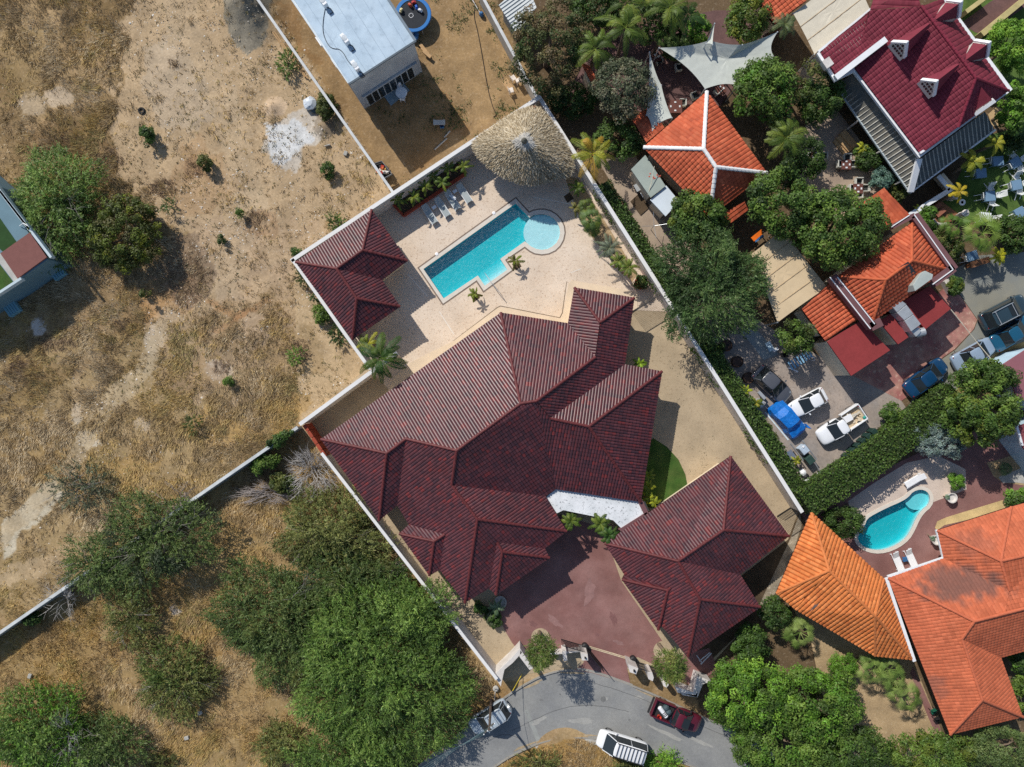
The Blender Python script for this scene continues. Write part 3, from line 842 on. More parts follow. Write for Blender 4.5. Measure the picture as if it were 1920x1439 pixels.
def hip_house(name, label, cat, verts, faces, outline, style, wall_m, wall_in=0.7, z_floor=0.0, ridge_m=None, m=None, rr=0.12, extra=None, kw=None, pals=None, wall_drop=0.12, group=None):
    """verts: key -> (px, py, z); faces: strings of keys, the first two are the eave"""
    Wd = {k: W(*v) for k, v in verts.items()}
    ol = outline.split()
    cx = sum(verts[k][0] for k in ol) / len(ol); cy = sum(verts[k][1] for k in ol) / len(ol)
    e = thing(name, label, cat, W(cx, cy, 0), group=group)
    fs = [f.split() for f in faces]
    # walls
    zt = min(verts[k][2] for k in ol) - wall_drop
    poly = [tuple(Wd[k][:2]) for k in ol]
    try:
        MB().prism(inset(poly, wall_in), z_floor, zt).build('wall', wall_m, e)
    except Exception as ex:
        print('wall', ex)
    # roof board under the tiles, with a soffit
    mb = MB()
    for f in fs:
        pts = [Wd[k] - Vector((0, 0, 0.07)) for k in f]
        nn = (pts[1] - pts[0]).cross(pts[2] - pts[0])
        if nn.z < 0: pts = pts[::-1]
        k0 = tessellate_polygon([pts])
        mb.add(pts, [tuple(t) for t in k0])
    n = len(ol)
    top = [Wd[k] - Vector((0, 0, 0.06)) for k in ol]; bot = [Wd[k] - Vector((0, 0, 0.2)) for k in ol]
    mb.add(top + bot, [(i, (i + 1) % n, n + (i + 1) % n, n + i) for i in range(n)])
    roof = mb.build('roof', M_under, e)
    kw = kw or {}
    for i, f in enumerate(fs):
        tile_slope('tiled_slope', [Wd[k] for k in f], (pals or {}).get(i, style), roof, m or M_tilecol, seed=hash_(name) + i, **kw)
    # ridges and hips
    edges = {}
    for i, f in enumerate(fs):
        for j in range(len(f)):
            a, b = f[j], f[(j + 1) % len(f)]
            edges.setdefault(frozenset((a, b)), []).append(i)
    mb = MB()
    for ed, ff in edges.items():
        if len(ff) != 2: continue
        a, b = tuple(ed)
        def nrm(f):
            q = Vector((0, 0, 0))
            for i in range(len(f)):
                p, r_ = Wd[f[i]], Wd[f[(i + 1) % len(f)]]
                q += Vector(((p.y - r_.y) * (p.z + r_.z), (p.z - r_.z) * (p.x + r_.x), (p.x - r_.x) * (p.y + r_.y)))
            q.normalize()
            return q if q.z > 0 else -q
        f0, f1 = fs[ff[0]], fs[ff[1]]
        cen = sum((Wd[k] for k in f1), Vector()) / len(f1)
        if (cen - Wd[a]).dot(nrm(f0)) < -0.02:
            if Wd[a].z > Wd[b].z: a, b = b, a
            ridge_caps(mb, Wd[a], Wd[b], rr)
    if mb.v:
        rc = mb.build('ridge_tiles', ridge_m or M_ridge, roof)
        tag(rc, kind='stuff')
    return e, roof, Wd


def hash_(s_):
    return sum(ord(c) * (i + 3) for i, c in enumerate(s_)) % 1000


M_ridge = mat('ridge_tile', lin(98, 44, 45), rough=0.6, spec=0.35, var=0.25, scale=2.5, fine=10)
M_ridgeo = mat('orange_ridge_tile', lin(188, 94, 60), rough=0.75, var=0.15, scale=2)
M_ridgea = mat('amber_ridge_tile', lin(202, 120, 68), rough=0.75, var=0.15, scale=2)
M_ridges = mat('salmon_ridge_tile', lin(188, 102, 72), rough=0.75, var=0.12, scale=2)

# --- main villa
V_ = dict(A=(602.5, 824, 3.2), B=(725, 850, 5.3), C=(761, 823, 5.3), D=(856, 845, 6.95), E=(976, 757, 6.95), F=(1006, 752, 6.9), N=(939, 587, 3.2), K=(1065, 607, 3.2), G=(1116, 670, 4.5),
          H=(1125, 605, 4.5), I=(1077, 540, 3.2), J=(1189, 559, 3.2), L=(1171, 684, 3.2), M=(1241, 697, 3.2), Q=(1104, 800, 5.95), R=(1032, 785, 5.95), S=(1201, 941, 3.2), T=(1042, 917, 3.2),
          U=(1022, 930, 3.2), V=(847, 910, 5.7), W=(895, 974, 5.7), X=(1062, 996, 3.2), Y=(872, 1130, 3.2), x=(711, 976, 3.2), v=(745, 947, 3.2), u=(825, 1068, 3.2), r=(834, 1002, 4.2), q=(767, 984, 3.2),
          s=(814, 1015, 4.2), p=(749, 1001, 3.2), t=(805, 1079, 3.2), a=(932, 1017, 4.5), b=(942, 1035, 4.5), c=(1030, 1046, 3.2), d=(1021, 1028, 3.2), e=(930, 1115, 3.2), f=(917, 1103, 3.2))
F_ = ['A N E D C B', 'N K G F E', 'K I H G', 'I J H', 'J L R F G H', 'L M Q R', 'M S Q', 'S T F R Q', 'T U V D E F', 'U X W V', 'X d a f Y W', 'd c b a', 'c e b', 'e f a b',
      'Y u r q v C D V W', 'q p s r', 'p t s', 't u r s', 'v x B C', 'x A B']
villa, villa_roof, VW = hip_house('villa', 'sprawling villa with dark red tiled hip roofs in the walled compound', 'house', V_, F_,
                                  'A N K I J L M S T U X d c e f Y u t p q v x', 'maroon', M_cream, 0.75)
# white flat entry roof between villa and garage
ez = 3.0
ENTRY = [(1024, 932), (1046, 915), (1201, 938), (1214, 962), (1166, 992), (1150, 976), (1056, 957), (1044, 963)]
M_wroof = mat('white_roof_paint', lin(226, 228, 230), rough=0.8, var=0.06, scale=1, speck=lin(120, 122, 124), speck_scale=4.0, speck_amt=0.95, col2=lin(206, 210, 212), mix_scale=0.8)
MB().prism(P(ENTRY, ez), 2.7, ez).build('entry_canopy', M_wroof, villa)
for w_ in ([(1196, 942), (1203, 936), (1216, 962), (1208, 966)], [(1160, 993), (1212, 960), (1215, 965), (1166, 997)]):
    MB().prism(P(w_, ez), 2.6, ez + 0.14).build('canopy_edge', M_maroonband, villa)
MB().prism(P([(1204, 942), (1209, 940), (1217, 958), (1212, 961)], 2.0), 0, 2.0).build('side_wall', M_cream, villa)
# terracotta side gate of the villa yard
g = thing('side_gate', 'rust red boarded gate between the compound walls by the west corner', 'gate', W(583, 820))
for i in range(5):
    a = (567 + i * 8.2, 799 + i * 12.0); b = (567 + (i + 1) * 8.2 - .6, 799 + (i + 1) * 12.0 - .9)
    nrm_ = (5.2, -3.5)
    MB().prism(P([a, b, (b[0] + nrm_[0], b[1] + nrm_[1]), (a[0] + nrm_[0], a[1] + nrm_[1])], 2.1), 0.05, 2.1).build('board', M_terracotta, g)

# --- garage
G_ = dict(a=(1370, 856, 3.2), b=(1356, 994, 5.5), c=(1479, 1005, 3.2), d=(1134, 1019, 3.2), e=(1271, 1052, 5.38), f=(1290, 1231, 3.2), g=(1312.5, 1124, 5.14), h=(1425, 1138, 3.2), i=(1387, 1077, 3.2),
          j=(1171, 1078, 3.2), k=(1166, 1087, 3.2), l=(1252, 1107, 4.25), m=(1257, 1102, 4.38), n=(1234, 1181, 3.2), o=(1241, 1174, 3.2))
GF = ['d a b e', 'a c b', 'c i e b', 'i h g e', 'h f g', 'f o m j d e g', 'j k l m', 'k n l', 'n o m l']
garage, garage_roof, _ = hip_house('garage', 'garage house with its own dark red hip roof beside the driveway', 'garage', G_, GF, 'd a c i h f o n k j', 'maroon', M_cream, 0.7)
# --- pool house
H_ = dict(a=(555, 492, 2.9), b=(697, 394, 2.9), c=(680, 469.5, 4.3), d=(631, 504, 4.3), e=(764, 489, 2.9), f=(716, 525, 2.9), g=(669, 560, 4.3), h=(750, 575, 2.9), i=(661, 637, 2.9))
HF = ['a b c d', 'b e c', 'e f d c', 'f h g d', 'h i g', 'i a d g']
hip_house('pool_house', 'small pool house with dark red hip roof in the corner of the compound wall', 'house', H_, HF, 'a b e f h i', 'maroon', M_cream, 0.5)

# --- orange house with white ridges
O_ = dict(a=(1207, 277, 3.4), b=(1325, 173, 3.4), c=(1319, 280, 5.6), d=(1342, 314, 5.6), e=(1437, 325, 3.4), f=(1330, 407, 3.4))
hip_house('orange_house', 'orange tiled hip roof house with white painted ridges', 'house', O_, ['a b c', 'b e d c', 'e f d', 'f a c d'][0:4], 'a b e f', 'orange', M_cream, 0.6, ridge_m=M_tilewhite, m=M_tilematt, rr=0.17,
          kw=dict(tw=0.36, cl=0.36, amp=0.05, step=0.05, blot=0.25))
# its lower lean-to slopes
def single_slope(name, label, cat, pts, style, m, wall_m=None, kw=None, fascia=None, floor=0.0):
    Wp = [W(*p) for p in pts]
    cx = sum(p[0] for p in pts) / len(pts); cy = sum(p[1] for p in pts) / len(pts)
    e = thing(name, label, cat, W(cx, cy))
    mb = MB(); n = len(Wp)
    up = [p - Vector((0, 0, .05)) for p in Wp]; dn = [p - Vector((0, 0, .22)) for p in Wp]
    mb.add(up + dn, [tuple(t) for t in tessellate_polygon([up])] + [(i, (i + 1) % n, n + (i + 1) % n, n + i) for i in range(n)] + [tuple(n + i for i in t) for t in tessellate_polygon([up])])
    roof = mb.build('roof', fascia or M_under, e)
    tile_slope('tiled_slope', Wp, style, roof, m, seed=hash_(label), **(kw or {}))
    zmin = min(p[2] for p in pts)
    MB().prism(inset([tuple(p[:2]) for p in Wp], 0.4), floor, zmin - 0.15).build('wall', wall_m or M_cream, e)
    return e


okw = dict(tw=0.36, cl=0.36, amp=0.05, step=0.05, blot=0.25)
single_slope('lean_to', 'low orange tiled lean-to roof under the grey-green tree by the shade sail', 'lean-to', [(1186, 226, 2.8), (1216, 196, 2.8), (1246, 240, 3.2), (1212, 268, 3.2)], 'orange', M_tilematt, kw=okw)
single_slope('lean_to', 'narrow orange tiled strip roof beside the big mottled tree', 'lean-to', [(1118, 172, 2.6), (1090, 118, 2.6), (1104, 122, 3.0), (1126, 158, 3.0)], 'orange', M_tilematt, kw=okw)
single_slope('lean_to', 'orange tiled corner roof above the table tennis shelter', 'lean-to', [(1370, 418, 2.6), (1402, 394, 2.6), (1396, 378, 2.9), (1352, 402, 2.9)], 'orange', M_tilematt, kw=okw)
# grey sheds
for lab, q, z, m_ in (('flat grey-green shed roof with fallen red petals beside the orange house', [(1210, 291), (1248, 349), (1220, 371), (1183, 318)], 2.7, mat('grey_green_roof', lin(156, 166, 158), var=0.08, scale=0.8)),
                      ('flat pale blue-white shed roof beside the orange house', [(1249, 348), (1274, 378), (1248, 406), (1219, 375)], 2.5, mat('pale_blue_roof', lin(206, 216, 224), var=0.05, scale=0.8))):
    e = thing('shed', lab, 'shed', W(q[0][0], q[0][1]))
    MB().prism(P(q, z), z - 0.12, z).build('roof', m_, e)
    MB().prism(inset(P(q, z), 0.25), 0, z - 0.12).build('wall', M_cream, e)
    if z > 2.6:
        for i in range(9):
            MB().lathe([(0.08, 0), (0.05, 0.03)], W(1218 + i * 2.6 + random.uniform(-2, 2), 332 + random.uniform(-6, 4), z), 6).build('petal_patch', mat('red_petals', lin(190, 92, 74), var=0.2), e)

# --- wine red house, top right: heights below are from the first survey, taken down to the true storey height
W_full = W


def W(px, py, z=0.0):
    return W_full(px, py, z - 1.5 if z > 2.9 else z)


R_ = dict(a=(1532, 101, 6.2), b=(1566, 150, 6.2), c=(1726, 290, 6.2), d=(1796, 239, 7.5), e=(1890, 171, 6.4), f=(1829, 147, 9.0), g=(1727, 12, 9.0), h=(1766, -2, 6.2), i=(1631, 20, 7.65),
          j=(1602, 128, 6.2), k=(1700, -30, 9.0), l=(1740, -40, 6.2), m=(1606, -10, 7.0))
RF = ['j c d f g i', 'd e f', 'e h g f']
e_red, red_roof, RWd = hip_house('wine_red_house', 'large wine red tiled house with white gables and a grey veranda', 'house',
                                 {k: v for k, v in R_.items() if k in 'cdefghij'}, RF, 'j c d e h g i', 'wine', M_white, 0.95, m=M_tilematt,
                                 ridge_m=mat('wine_ridge', lin(124, 40, 58), rough=0.7, var=0.1), wall_drop=1.62, kw=dict(tw=0.43, cl=0.25, amp=0.045, step=0.03, blot=0.15))
# the set-back north part of the same roof
tile_slope('tiled_slope', [W(1532, 101, 6.0), W(1566, 148, 6.0), W(1664, 76, 7.4), W(1631, 20, 7.4)], 'wine', red_roof, M_tilematt, tw=0.43, cl=0.25, amp=0.045, step=0.03, blot=0.15, seed=3)
tile_slope('tiled_slope', [W(1640, -8, 7.2), W(1631, 20, 7.2), W(1727, 12, 8.8), W(1715, -25, 8.8)], 'wine', red_roof, M_tilematt, tw=0.43, cl=0.25, amp=0.045, step=0.03, blot=0.15, seed=4)
MB().prism(P([(1532, 101), (1566, 150), (1602, 128), (1640, 30)], 5.4), 0, 4.2).build('wall', M_white, e_red)


def bar(parent, name, a, b, w, h, m):
    """box beam between two surveyed points"""
    A, B = W(*a), W(*b); d = B - A
    M3 = d.to_track_quat('X', 'Z').to_matrix()
    return MB().box((A + B) / 2, (d.length, w, h), M=M3).build(name, m, parent)


M_gut = mat('white_gutter', lin(228, 230, 232), rough=0.5, var=0.05)
bar(e_red, 'parapet', (1660, 75, 7.6), (1566, 147, 6.4), 0.5, 0.5, M_gut)
bar(e_red, 'gutter', (1564, 150, 6.1), (1601, 132, 6.1), 0.35, 0.3, M_gut)
bar(e_red, 'gutter', (1600, 131, 6.0), (1725, 295, 6.0), 0.32, 0.25, M_gut)
bar(e_red, 'gutter', (1724, 293, 5.9), (1892, 170, 5.9), 0.25, 0.25, M_gut)
bar(e_red, 'gutter', (1724, 288, 6.3), (1795, 240, 6.3), 0.18, 0.2, M_gut)
bar(e_red, 'gutter', (1894, 171, 6.0), (1768, 0, 6.0), 0.32, 0.25, M_gut)
bar(e_red, 'gutter', (1534, 98, 6.1), (1632, 18, 6.6), 0.2, 0.2, M_gut)
bar(e_red, 'gutter', (1533, 100, 6.1), (1567, 153, 6.1), 0.25, 0.2, M_gut)
MB().box(W(1550, 120, 6.5), (0.75, 0.75, 0.5), rz=0.6).build('chimney_cap', M_white, e_red)
for q in ((1585, 95), (1590, 80), (1561, 128), (1650, 112), (1660, 105), (1656, 116)):
    pass
# dormers
def dormer(front, back, w, zb, zr, m_roof, fancy=True, name='dormer'):
    """front, back: plan points of the dormer ridge; zb eave height, zr ridge height"""
    A = W(*front, zr); B = W(*back, zr); d = (A - B); d.z = 0; L_ = d.length; d.normalize(); s_ = Vector((-d.y, d.x, 0))
    up = Vector((0, 0, 1)); lo = zr - zb
    f0 = A; fl = A + s_ * w - up * lo; fr = A - s_ * w - up * lo
    b0 = B; bl = B + s_ * w * .2 - up * lo * .2; br = B - s_ * w * .2 - up * lo * .2
    rb = MB().add([f0, fl, bl, b0, fr, br], [(0, 1, 2, 3), (0, 3, 5, 4)]).build(name, m_roof, e_red)
    # gable wall
    g0 = A + d * .02
    gl, gr = fl + d * .02, fr + d * .02
    wl = [g0, gl, gl - up * .75, gr - up * .75, gr]
    gb = MB().add(wl + [p - d * .2 for p in wl], [(0, 1, 2, 3, 4), (5, 9, 8, 7, 6), (0, 5, 6, 1), (4, 9, 5, 0)]).build('gable', M_white, rb)
    mb = MB()
    for a_, b_ in ((fl, f0), (fr, f0)):
        dd = (b_ - a_); M3 = dd.to_track_quat('X', 'Z').to_matrix()
        mb.box((a_ + b_) / 2 + up * .08 + d * .05, (dd.length + .1, .3, .14), M=M3)
    mb.build('gable_trim', M_gut, rb)
    if fancy:
        k = 0
        for r_ in range(3):
            for c_ in range(-2 + (r_ == 0), 3 - (r_ == 0)):
                p = g0 + d * .03 - up * (lo * .45 + r_ * .42) + s_ * (c_ * .26)
                MB().box(p, (.04, .17, .22), M=d.to_track_quat('X', 'Z').to_matrix()).build('pane', M_glass, gb)
    # cheeks
    MB().add([fl, fl - up * .8, bl - up * .1, fr, fr - up * .8, br - up * .1], [(0, 2, 1), (3, 4, 5)]).build('cheek', M_white, rb)
    return rb


M_wine = mat('wine_tile_plain', lin(118, 44, 58), rough=0.75, var=0.12, scale=1.5, fine=8, bump=0.3, bscale=10)
dormer((1700, 80), (1744, 44), 0.82, 8.2, 9.35, M_wine)
dormer((1756, 153), (1799, 120), 0.82, 8.2, 9.35, M_wine)
dormer((1800, 6), (1756, 36), 0.85, 7.7, 8.7, M_wine, False)
dormer((1853, 82), (1812, 112), 0.85, 7.7, 8.7, M_wine, False)
dormer((1862, 190), (1833, 155), 0.95, 7.2, 8.4, M_wine, False)
# veranda roof of ribbed sheets
def ribbed(name, pts, m, ribm, parent, pitch=0.42):
    P3 = [W(*p) for p in pts]
    o = P3[0]; u = (P3[1] - P3[0]).normalized(); n = (P3[1] - P3[0]).cross(P3[2] - P3[0]).normalized()
    if n.z < 0: n = -n
    v = n.cross(u)
    base = MB().add(P3 + [p - n * .06 for p in P3], [tuple(t) for t in tessellate_polygon([P3])] + [tuple(len(P3) + i for i in t) for t in tessellate_polygon([P3])] + [(i, (i + 1) % len(P3), len(P3) + (i + 1) % len(P3), len(P3) + i) for i in range(len(P3))]).build(name, m, parent)
    uv = [((p - o).dot(u), (p - o).dot(v)) for p in P3]
    lo = min(a for a, b in uv); hi = max(a for a, b in uv)
    x = lo + pitch * .5
    k = 0
    while x < hi:
        ys_ = []
        for i in range(len(uv)):
            (a, b), (c, d) = uv[i], uv[(i + 1) % len(uv)]
            if (a - x) * (c - x) < 0: ys_.append(b + (d - b) * (x - a) / (c - a))
        if len(ys_) == 2:
            y0, y1 = sorted(ys_)
            mb = MB(); c0 = o + u * x + v * y0 + n * .03; c1 = o + u * x + v * y1 + n * .03
            mb.add([c0 - u * .05 - n * .03, c0 + n * .045, c0 + u * .05 - n * .03, c1 - u * .05 - n * .03, c1 + n * .045, c1 + u * .05 - n * .03], [(0, 1, 4, 3), (1, 2, 5, 4), (0, 2, 1), (3, 4, 5)])
            mb.build('rib', ribm, base); k += 1
        x += pitch
    return base


M_ver = mat('weathered_sheet', lin(94, 98, 96), rough=0.7, var=0.2, scale=0.8, fine=3, col2=lin(122, 116, 104), mix_scale=0.7)
M_rib = mat('worn_rib', lin(184, 182, 174), rough=0.6, var=0.2, scale=1.5)
ribbed('veranda_roof', [(1566, 160, 4.0), (1706, 360, 4.0), (1722, 299, 5.4), (1602, 137, 5.4)], M_ver, M_rib, e_red)
ribbed('veranda_roof', [(1865, 244, 4.0), (1708, 361, 4.0), (1726, 298, 5.4), (1847, 210, 5.4)], mat('dark_sheet', lin(78, 84, 86), rough=0.7, var=0.2, scale=0.8), M_rib, e_red)
bar(e_red, 'veranda_hip', (1723, 298, 5.55), (1707, 360, 4.15), 0.5, 0.25, M_gut)
bar(e_red, 'gutter', (1565, 160, 3.95), (1706, 362, 3.95), 0.16, 0.16, mat('grey_gutter', lin(170, 182, 186), var=0.05))
bar(e_red, 'gutter', (1706, 362, 3.95), (1866, 244, 3.95), 0.16, 0.16, M_gut)
for a in ((1572, 172), (1610, 226), (1650, 284), (1690, 340), (1740, 335), (1790, 298), (1845, 257)):
    MB().tube([W(a[0], a[1], 2.4) * 1.0 - Vector((0, 0, 2.4)), W(a[0], a[1], 2.4)], 0.09, 8).build('veranda_post', M_white, e_red)
# side building / walls by the veranda's east end
wl = thing('terrace_wall', 'white topped garden wall meeting the veranda corner', 'wall', W(1765, 350))
for a, b in (((1759, 330, 1.2), (1781, 356, 1.2)), ((1782, 356, 1.2), (1705, 404, 1.2))):
    bar(wl, 'wall_run', (a[0], a[1], 0.6), (b[0], b[1], 0.6), 0.3, 1.2, M_cream)
    bar(wl, 'coping', (a[0], a[1], 1.25), (b[0], b[1], 1.25), 0.42, 0.1, M_gut)
sheet('veranda_floor', [(1620, 230), (1845, 240), (1785, 355), (1705, 398), (1680, 360)], M_darksoil, 0.02)
sheet('east_terrace', [(1852, 215), (1885, 185), (1898, 205), (1872, 236), (1860, 238)], mat('tan_tile', lin(186, 158, 118), var=0.1), 0.03)

W = W_full
# --- orange restaurant
pal = dict(tw=0.34, cl=0.40, amp=0.10, step=0.04, blot=0.25)
S_ = dict(a=(1571, 519, 4.2), b=(1709, 419, 4.2), c=(1709, 489, 6.0), d=(1660, 525, 6.0), e=(1774, 505, 4.2), f=(1636, 602, 4.2))
rest, rest_roof, _ = hip_house('restaurant', 'restaurant with orange barrel tile hip roof, maroon parapet and kitchen ducts', 'building', S_, ['a b c d', 'b e c', 'e f d c', 'f a d'], 'a b e f', 'orange', M_cream, 0.2, m=M_tilematt, ridge_m=M_ridgeo, kw=pal)
for a, b, w_ in (((1712, 405, 4.6), (1786, 507, 4.6), .75), ((1785, 503, 4.6), (1747, 532, 4.6), .75), ((1559, 520, 4.6), (1634, 614, 4.6), .75), ((1630, 614, 4.6), (1650, 604, 4.6), .75), ((1670, 427, 4.6), (1712, 405, 4.6), .4)):
    bar(rest, 'parapet', (a[0], a[1], 4.3), (b[0], b[1], 4.3), w_, 0.6, M_maroonband)
for a, b in (((1705, 404), (1671, 426)), ((1714, 403), (1787, 506)), ((1787, 506), (1748, 534)), ((1556, 520), (1632, 617)), ((1570, 520), (1640, 608))):
    bar(rest, 'parapet_edge', (a[0], a[1], 4.66), (b[0], b[1], 4.66), 0.08, 0.06, M_gut)
single_slope('kitchen_wing', 'lower orange barrel tile wing between the beige canopy and the red flat roof', 'building', [(1547, 640, 3.0), (1503, 580, 3.0), (1557, 530, 3.6), (1612, 597, 3.6)], 'orange', M_tilematt, kw=pal)
single_slope('bar_roof', 'plain orange tiled roof behind the restaurant beside the terrace tables', 'building', [(1592, 398, 3.0), (1657, 353, 3.0), (1706, 404, 3.6), (1668, 428, 3.6)], 'orange', M_tilematt, kw=okw)


def flat_block(name, label, cat, q, z, m, wm, lip=0.0, parent=None):
    e = thing(name, label, cat, W(*q[0])) if parent is None else parent
    MB().prism(P(q, z), z - 0.15, z).build('roof' if parent is None else 'flat_roof', m, e)
    MB().prism(inset(P(q, z), 0.03), 0, z - 0.16).build('wall', wm, e)
    return e


M_redwall = mat('red_render', lin(112, 46, 50), rough=0.85, var=0.1)
flat_block('storage_block', 'flat red roofed store beside the parked cars, west of the alley', 'building', [(1551, 641), (1615, 601), (1669, 657), (1596, 705)], 3.3, M_redroof, M_cream)
kb = flat_block('kitchen_block', 'flat red roofed kitchen block carrying the steel duct', 'building', [(1692, 566), (1744, 537), (1783, 579), (1735, 618)], 3.3, M_redroof, M_redwall)
flat_block('kitchen_block', '', '', [(1648, 603), (1672, 588), (1704, 632), (1684, 646)], 3.3, M_redroof, M_cream, parent=kb)
flat_block('kitchen_block', '', '', [(1672, 590), (1692, 570), (1735, 617), (1704, 631)], 2.9, M_maroonband, M_redwall, parent=kb)
# ducts
dk = thing('kitchen_duct', 'galvanised steel kitchen duct with round blower mouth on the red roof', 'duct', W(1700, 600, 3.3))
def oblong(q, z0, z1, m, nm, par):
    return MB().prism(P(q, z1), z0, z1).build(nm, m, par, bevel=0.03)
for q in ([(1669, 570), (1685, 560), (1700, 571), (1682, 586)], [(1682, 587), (1700, 572), (1713, 589), (1696, 601)], [(1696, 602), (1713, 590), (1727, 608), (1709, 622)]):
    oblong(q, 3.2, 4.3, M_steel, 'duct_section', dk)
oblong([(1709, 622), (1722, 614), (1728, 622), (1718, 632)], 3.0, 4.0, M_steel, 'blower_housing', dk)
MB().tube([W(1716, 626, 3.5), W(1733, 622, 3.6)], 0.38, 14, cap=False).build('blower_mouth', M_steel, dk)
MB().tube([W(1717, 626, 3.5), W(1732.5, 622, 3.6)], 0.33, 14).build('blower_inside', M_black, dk)
MB().tube([W(1664, 566, 4.4), W(1672, 556, 4.5), W(1680, 555, 4.5)], 0.12, 8).build('pipe', M_steel, dk)
hd = thing('exhaust_hood', 'pale grey exhaust hood and bent dark flashing on the restaurant ridge', 'duct', W(1720, 520, 4.5))
oblong([(1712, 535), (1726, 513), (1735, 508), (1750, 515), (1748, 523), (1716, 546)], 4.0, 5.6, mat('grey_hood', lin(168, 176, 172), rough=0.5, var=0.08), 'hood', hd)
fl = [W(1684, 503, 6.05), W(1703, 491, 6.3), W(1718, 512, 5.4), W(1696, 530, 5.0)]
MB().add(fl + [p - Vector((0, 0, .1)) for p in fl], [(0, 1, 2, 3), (4, 7, 6, 5), (0, 4, 5, 1), (1, 5, 6, 2), (2, 6, 7, 3), (3, 7, 4, 0)]).build('flashing', mat('dark_flashing', lin(78, 80, 82), rough=0.7, var=0.15), hd)

# --- amber tiled round house
A_ = dict(a=(1521, 962, 3.2), b=(1554, 1070, 5.6), c=(1456, 1112, 3.2), d=(1490, 1141, 3.2), e=(1640, 1229, 3.2), f=(1640, 1155, 5.6), g=(1710, 1236, 3.2), h=(1656, 1086, 3.2))
hip_house('amber_house', 'bright amber barrel tiled house with fanned hips beside the kidney pool', 'house', A_, ['c a b', 'a h f b', 'h g f', 'g e f', 'e d b f', 'd c b'], 'a h g e d c', 'amber', M_white, 1.5, m=M_tilematt, ridge_m=M_ridgea,
          kw=dict(tw=0.36, cl=0.40, amp=0.12, step=0.03, blot=0.3))
pt = thing('roof_patch', 'grey patch of missing tiles on the amber roof', 'roof patch', W(1535, 1130, 4.2))
MB().add([W(1518, 1147, 3.95), W(1535, 1124, 4.38), W(1549, 1115, 4.72), W(1554, 1119, 4.67), W(1541, 1130, 4.3)], [(0, 4, 3, 2, 1)]).build('patch', mat('bare_felt', lin(112, 100, 98), var=0.2), pt)

# --- salmon house, bottom right
def stain_fn(V, K):
    px = 960 + V[:, 0] * 20 * H / (H - V[:, 2]); py = 719.5 - V[:, 1] * 20 * H / (H - V[:, 2])
    s_ = np.zeros(len(V))
    for cx, cy, rx, ry, st_ in ((1800, 1095, 95, 38, .75), (1770, 1075, 60, 18, .6), (1830, 1020, 45, 30, .3), (1745, 1285, 30, 22, .45), (1765, 1300, 22, 12, .35)):
        d = np.hypot((px - cx) / rx, (py - cy) / ry) + (fbm(px / 14, py / 14, 4, 3) - .5) * 1.1
        s_ = np.maximum(s_, st_ * np.clip((1.05 - d) * 2.2, 0, 1))
    return K * (1 - s_)[:, None] + np.array(lin(92, 78, 74)) * s_[:, None]


L_ = dict(a=(1665, 1084, 3.4), b=(1826, 1165, 6.0), c=(1885, 1150, 6.0), d=(1892, 1107, 5.4), e=(1769, 1047, 3.4), f=(1757, 995, 3.4), g=(1876, 1052, 5.6), h=(1895, 951, 3.4), i=(1803, 1198, 5.3), j=(1841, 1312, 5.3),
          k=(1781, 1377, 3.4), l=(1917, 1344, 3.4), m=(1876, 1233, 3.4), n=(1995, 1122, 6.0), o=(1995, 1200, 3.4), p=(1995, 1026, 5.6), q=(2000, 922, 3.4))
hip_house('salmon_house', 'large salmon red tiled house with dark weathered patches at the east edge', 'house', L_, ['a e d c b', 'e f g d', 'f h g', 'h q p g', 'g p n c d', 'k a b i j', 'l k j', 'm l j i', 'o m i b c n'],
          'a e f h q o m l k', 'salmon', M_white, 1.7, m=M_tilematt, ridge_m=M_ridges, kw=dict(tw=0.30, cl=0.34, amp=0.03, step=0.035, blot=0.2, stain=stain_fn))
gx = thing('roof_gutter', 'long white gutter between the amber and the salmon roofs', 'gutter', W(1685, 1160))
bar(gx, 'gutter', (1661, 1084, 3.3), (1714, 1240, 3.3), 0.28, 0.2, M_gut)
gx = thing('roof_gutter', 'white gutter edging the salmon roof behind the two loungers', 'gutter', W(1715, 1065))
bar(gx, 'gutter', (1664, 1082, 3.35), (1771, 1046, 3.35), 0.22, 0.2, M_gut)
bar(gx, 'gutter_return', (1756, 994, 3.35), (1769, 1046, 3.35), 0.2, 0.18, M_gut)

# --- white flat roofed house, top
wh = thing('white_house', 'white block house with a pale blue flat roof in the brown yard', 'house', W(700, 80))
WQ = [(545, -10), (520, -48), (690, -60), (727, 0), (779, 77), (655, 157)]
M_blueroof = mat('pale_blue_membrane', lin(186, 204, 218), rough=0.7, var=0.05, scale=0.5, fine=2, col2=lin(172, 192, 208), mix_scale=0.35, speck=lin(140, 156, 170), speck_scale=1.4, speck_amt=0.35)
MB().prism(P(WQ, 5.8), 5.55, 5.8).build('roof', M_blueroof, wh)
MB().prism(inset(P(WQ, 5.8), 0.12), -0.1, 5.55).build('wall', M_wallgrey, wh)
bar(wh, 'roof_edge', (655, 158, 5.85), (780, 77, 5.85), 0.16, 0.12, mat('dark_edge', lin(90, 100, 108), var=0.1))
bar(wh, 'roof_edge', (779, 77, 5.86), (727, -2, 5.86), 0.2, 0.14, mat('edge_grey', lin(120, 132, 142), var=0.1))
bar(wh, 'gutter', (547, -2, 5.5), (654, 156, 5.5), 0.2, 0.14, mat('edge_white', lin(210, 220, 226), var=0.1))
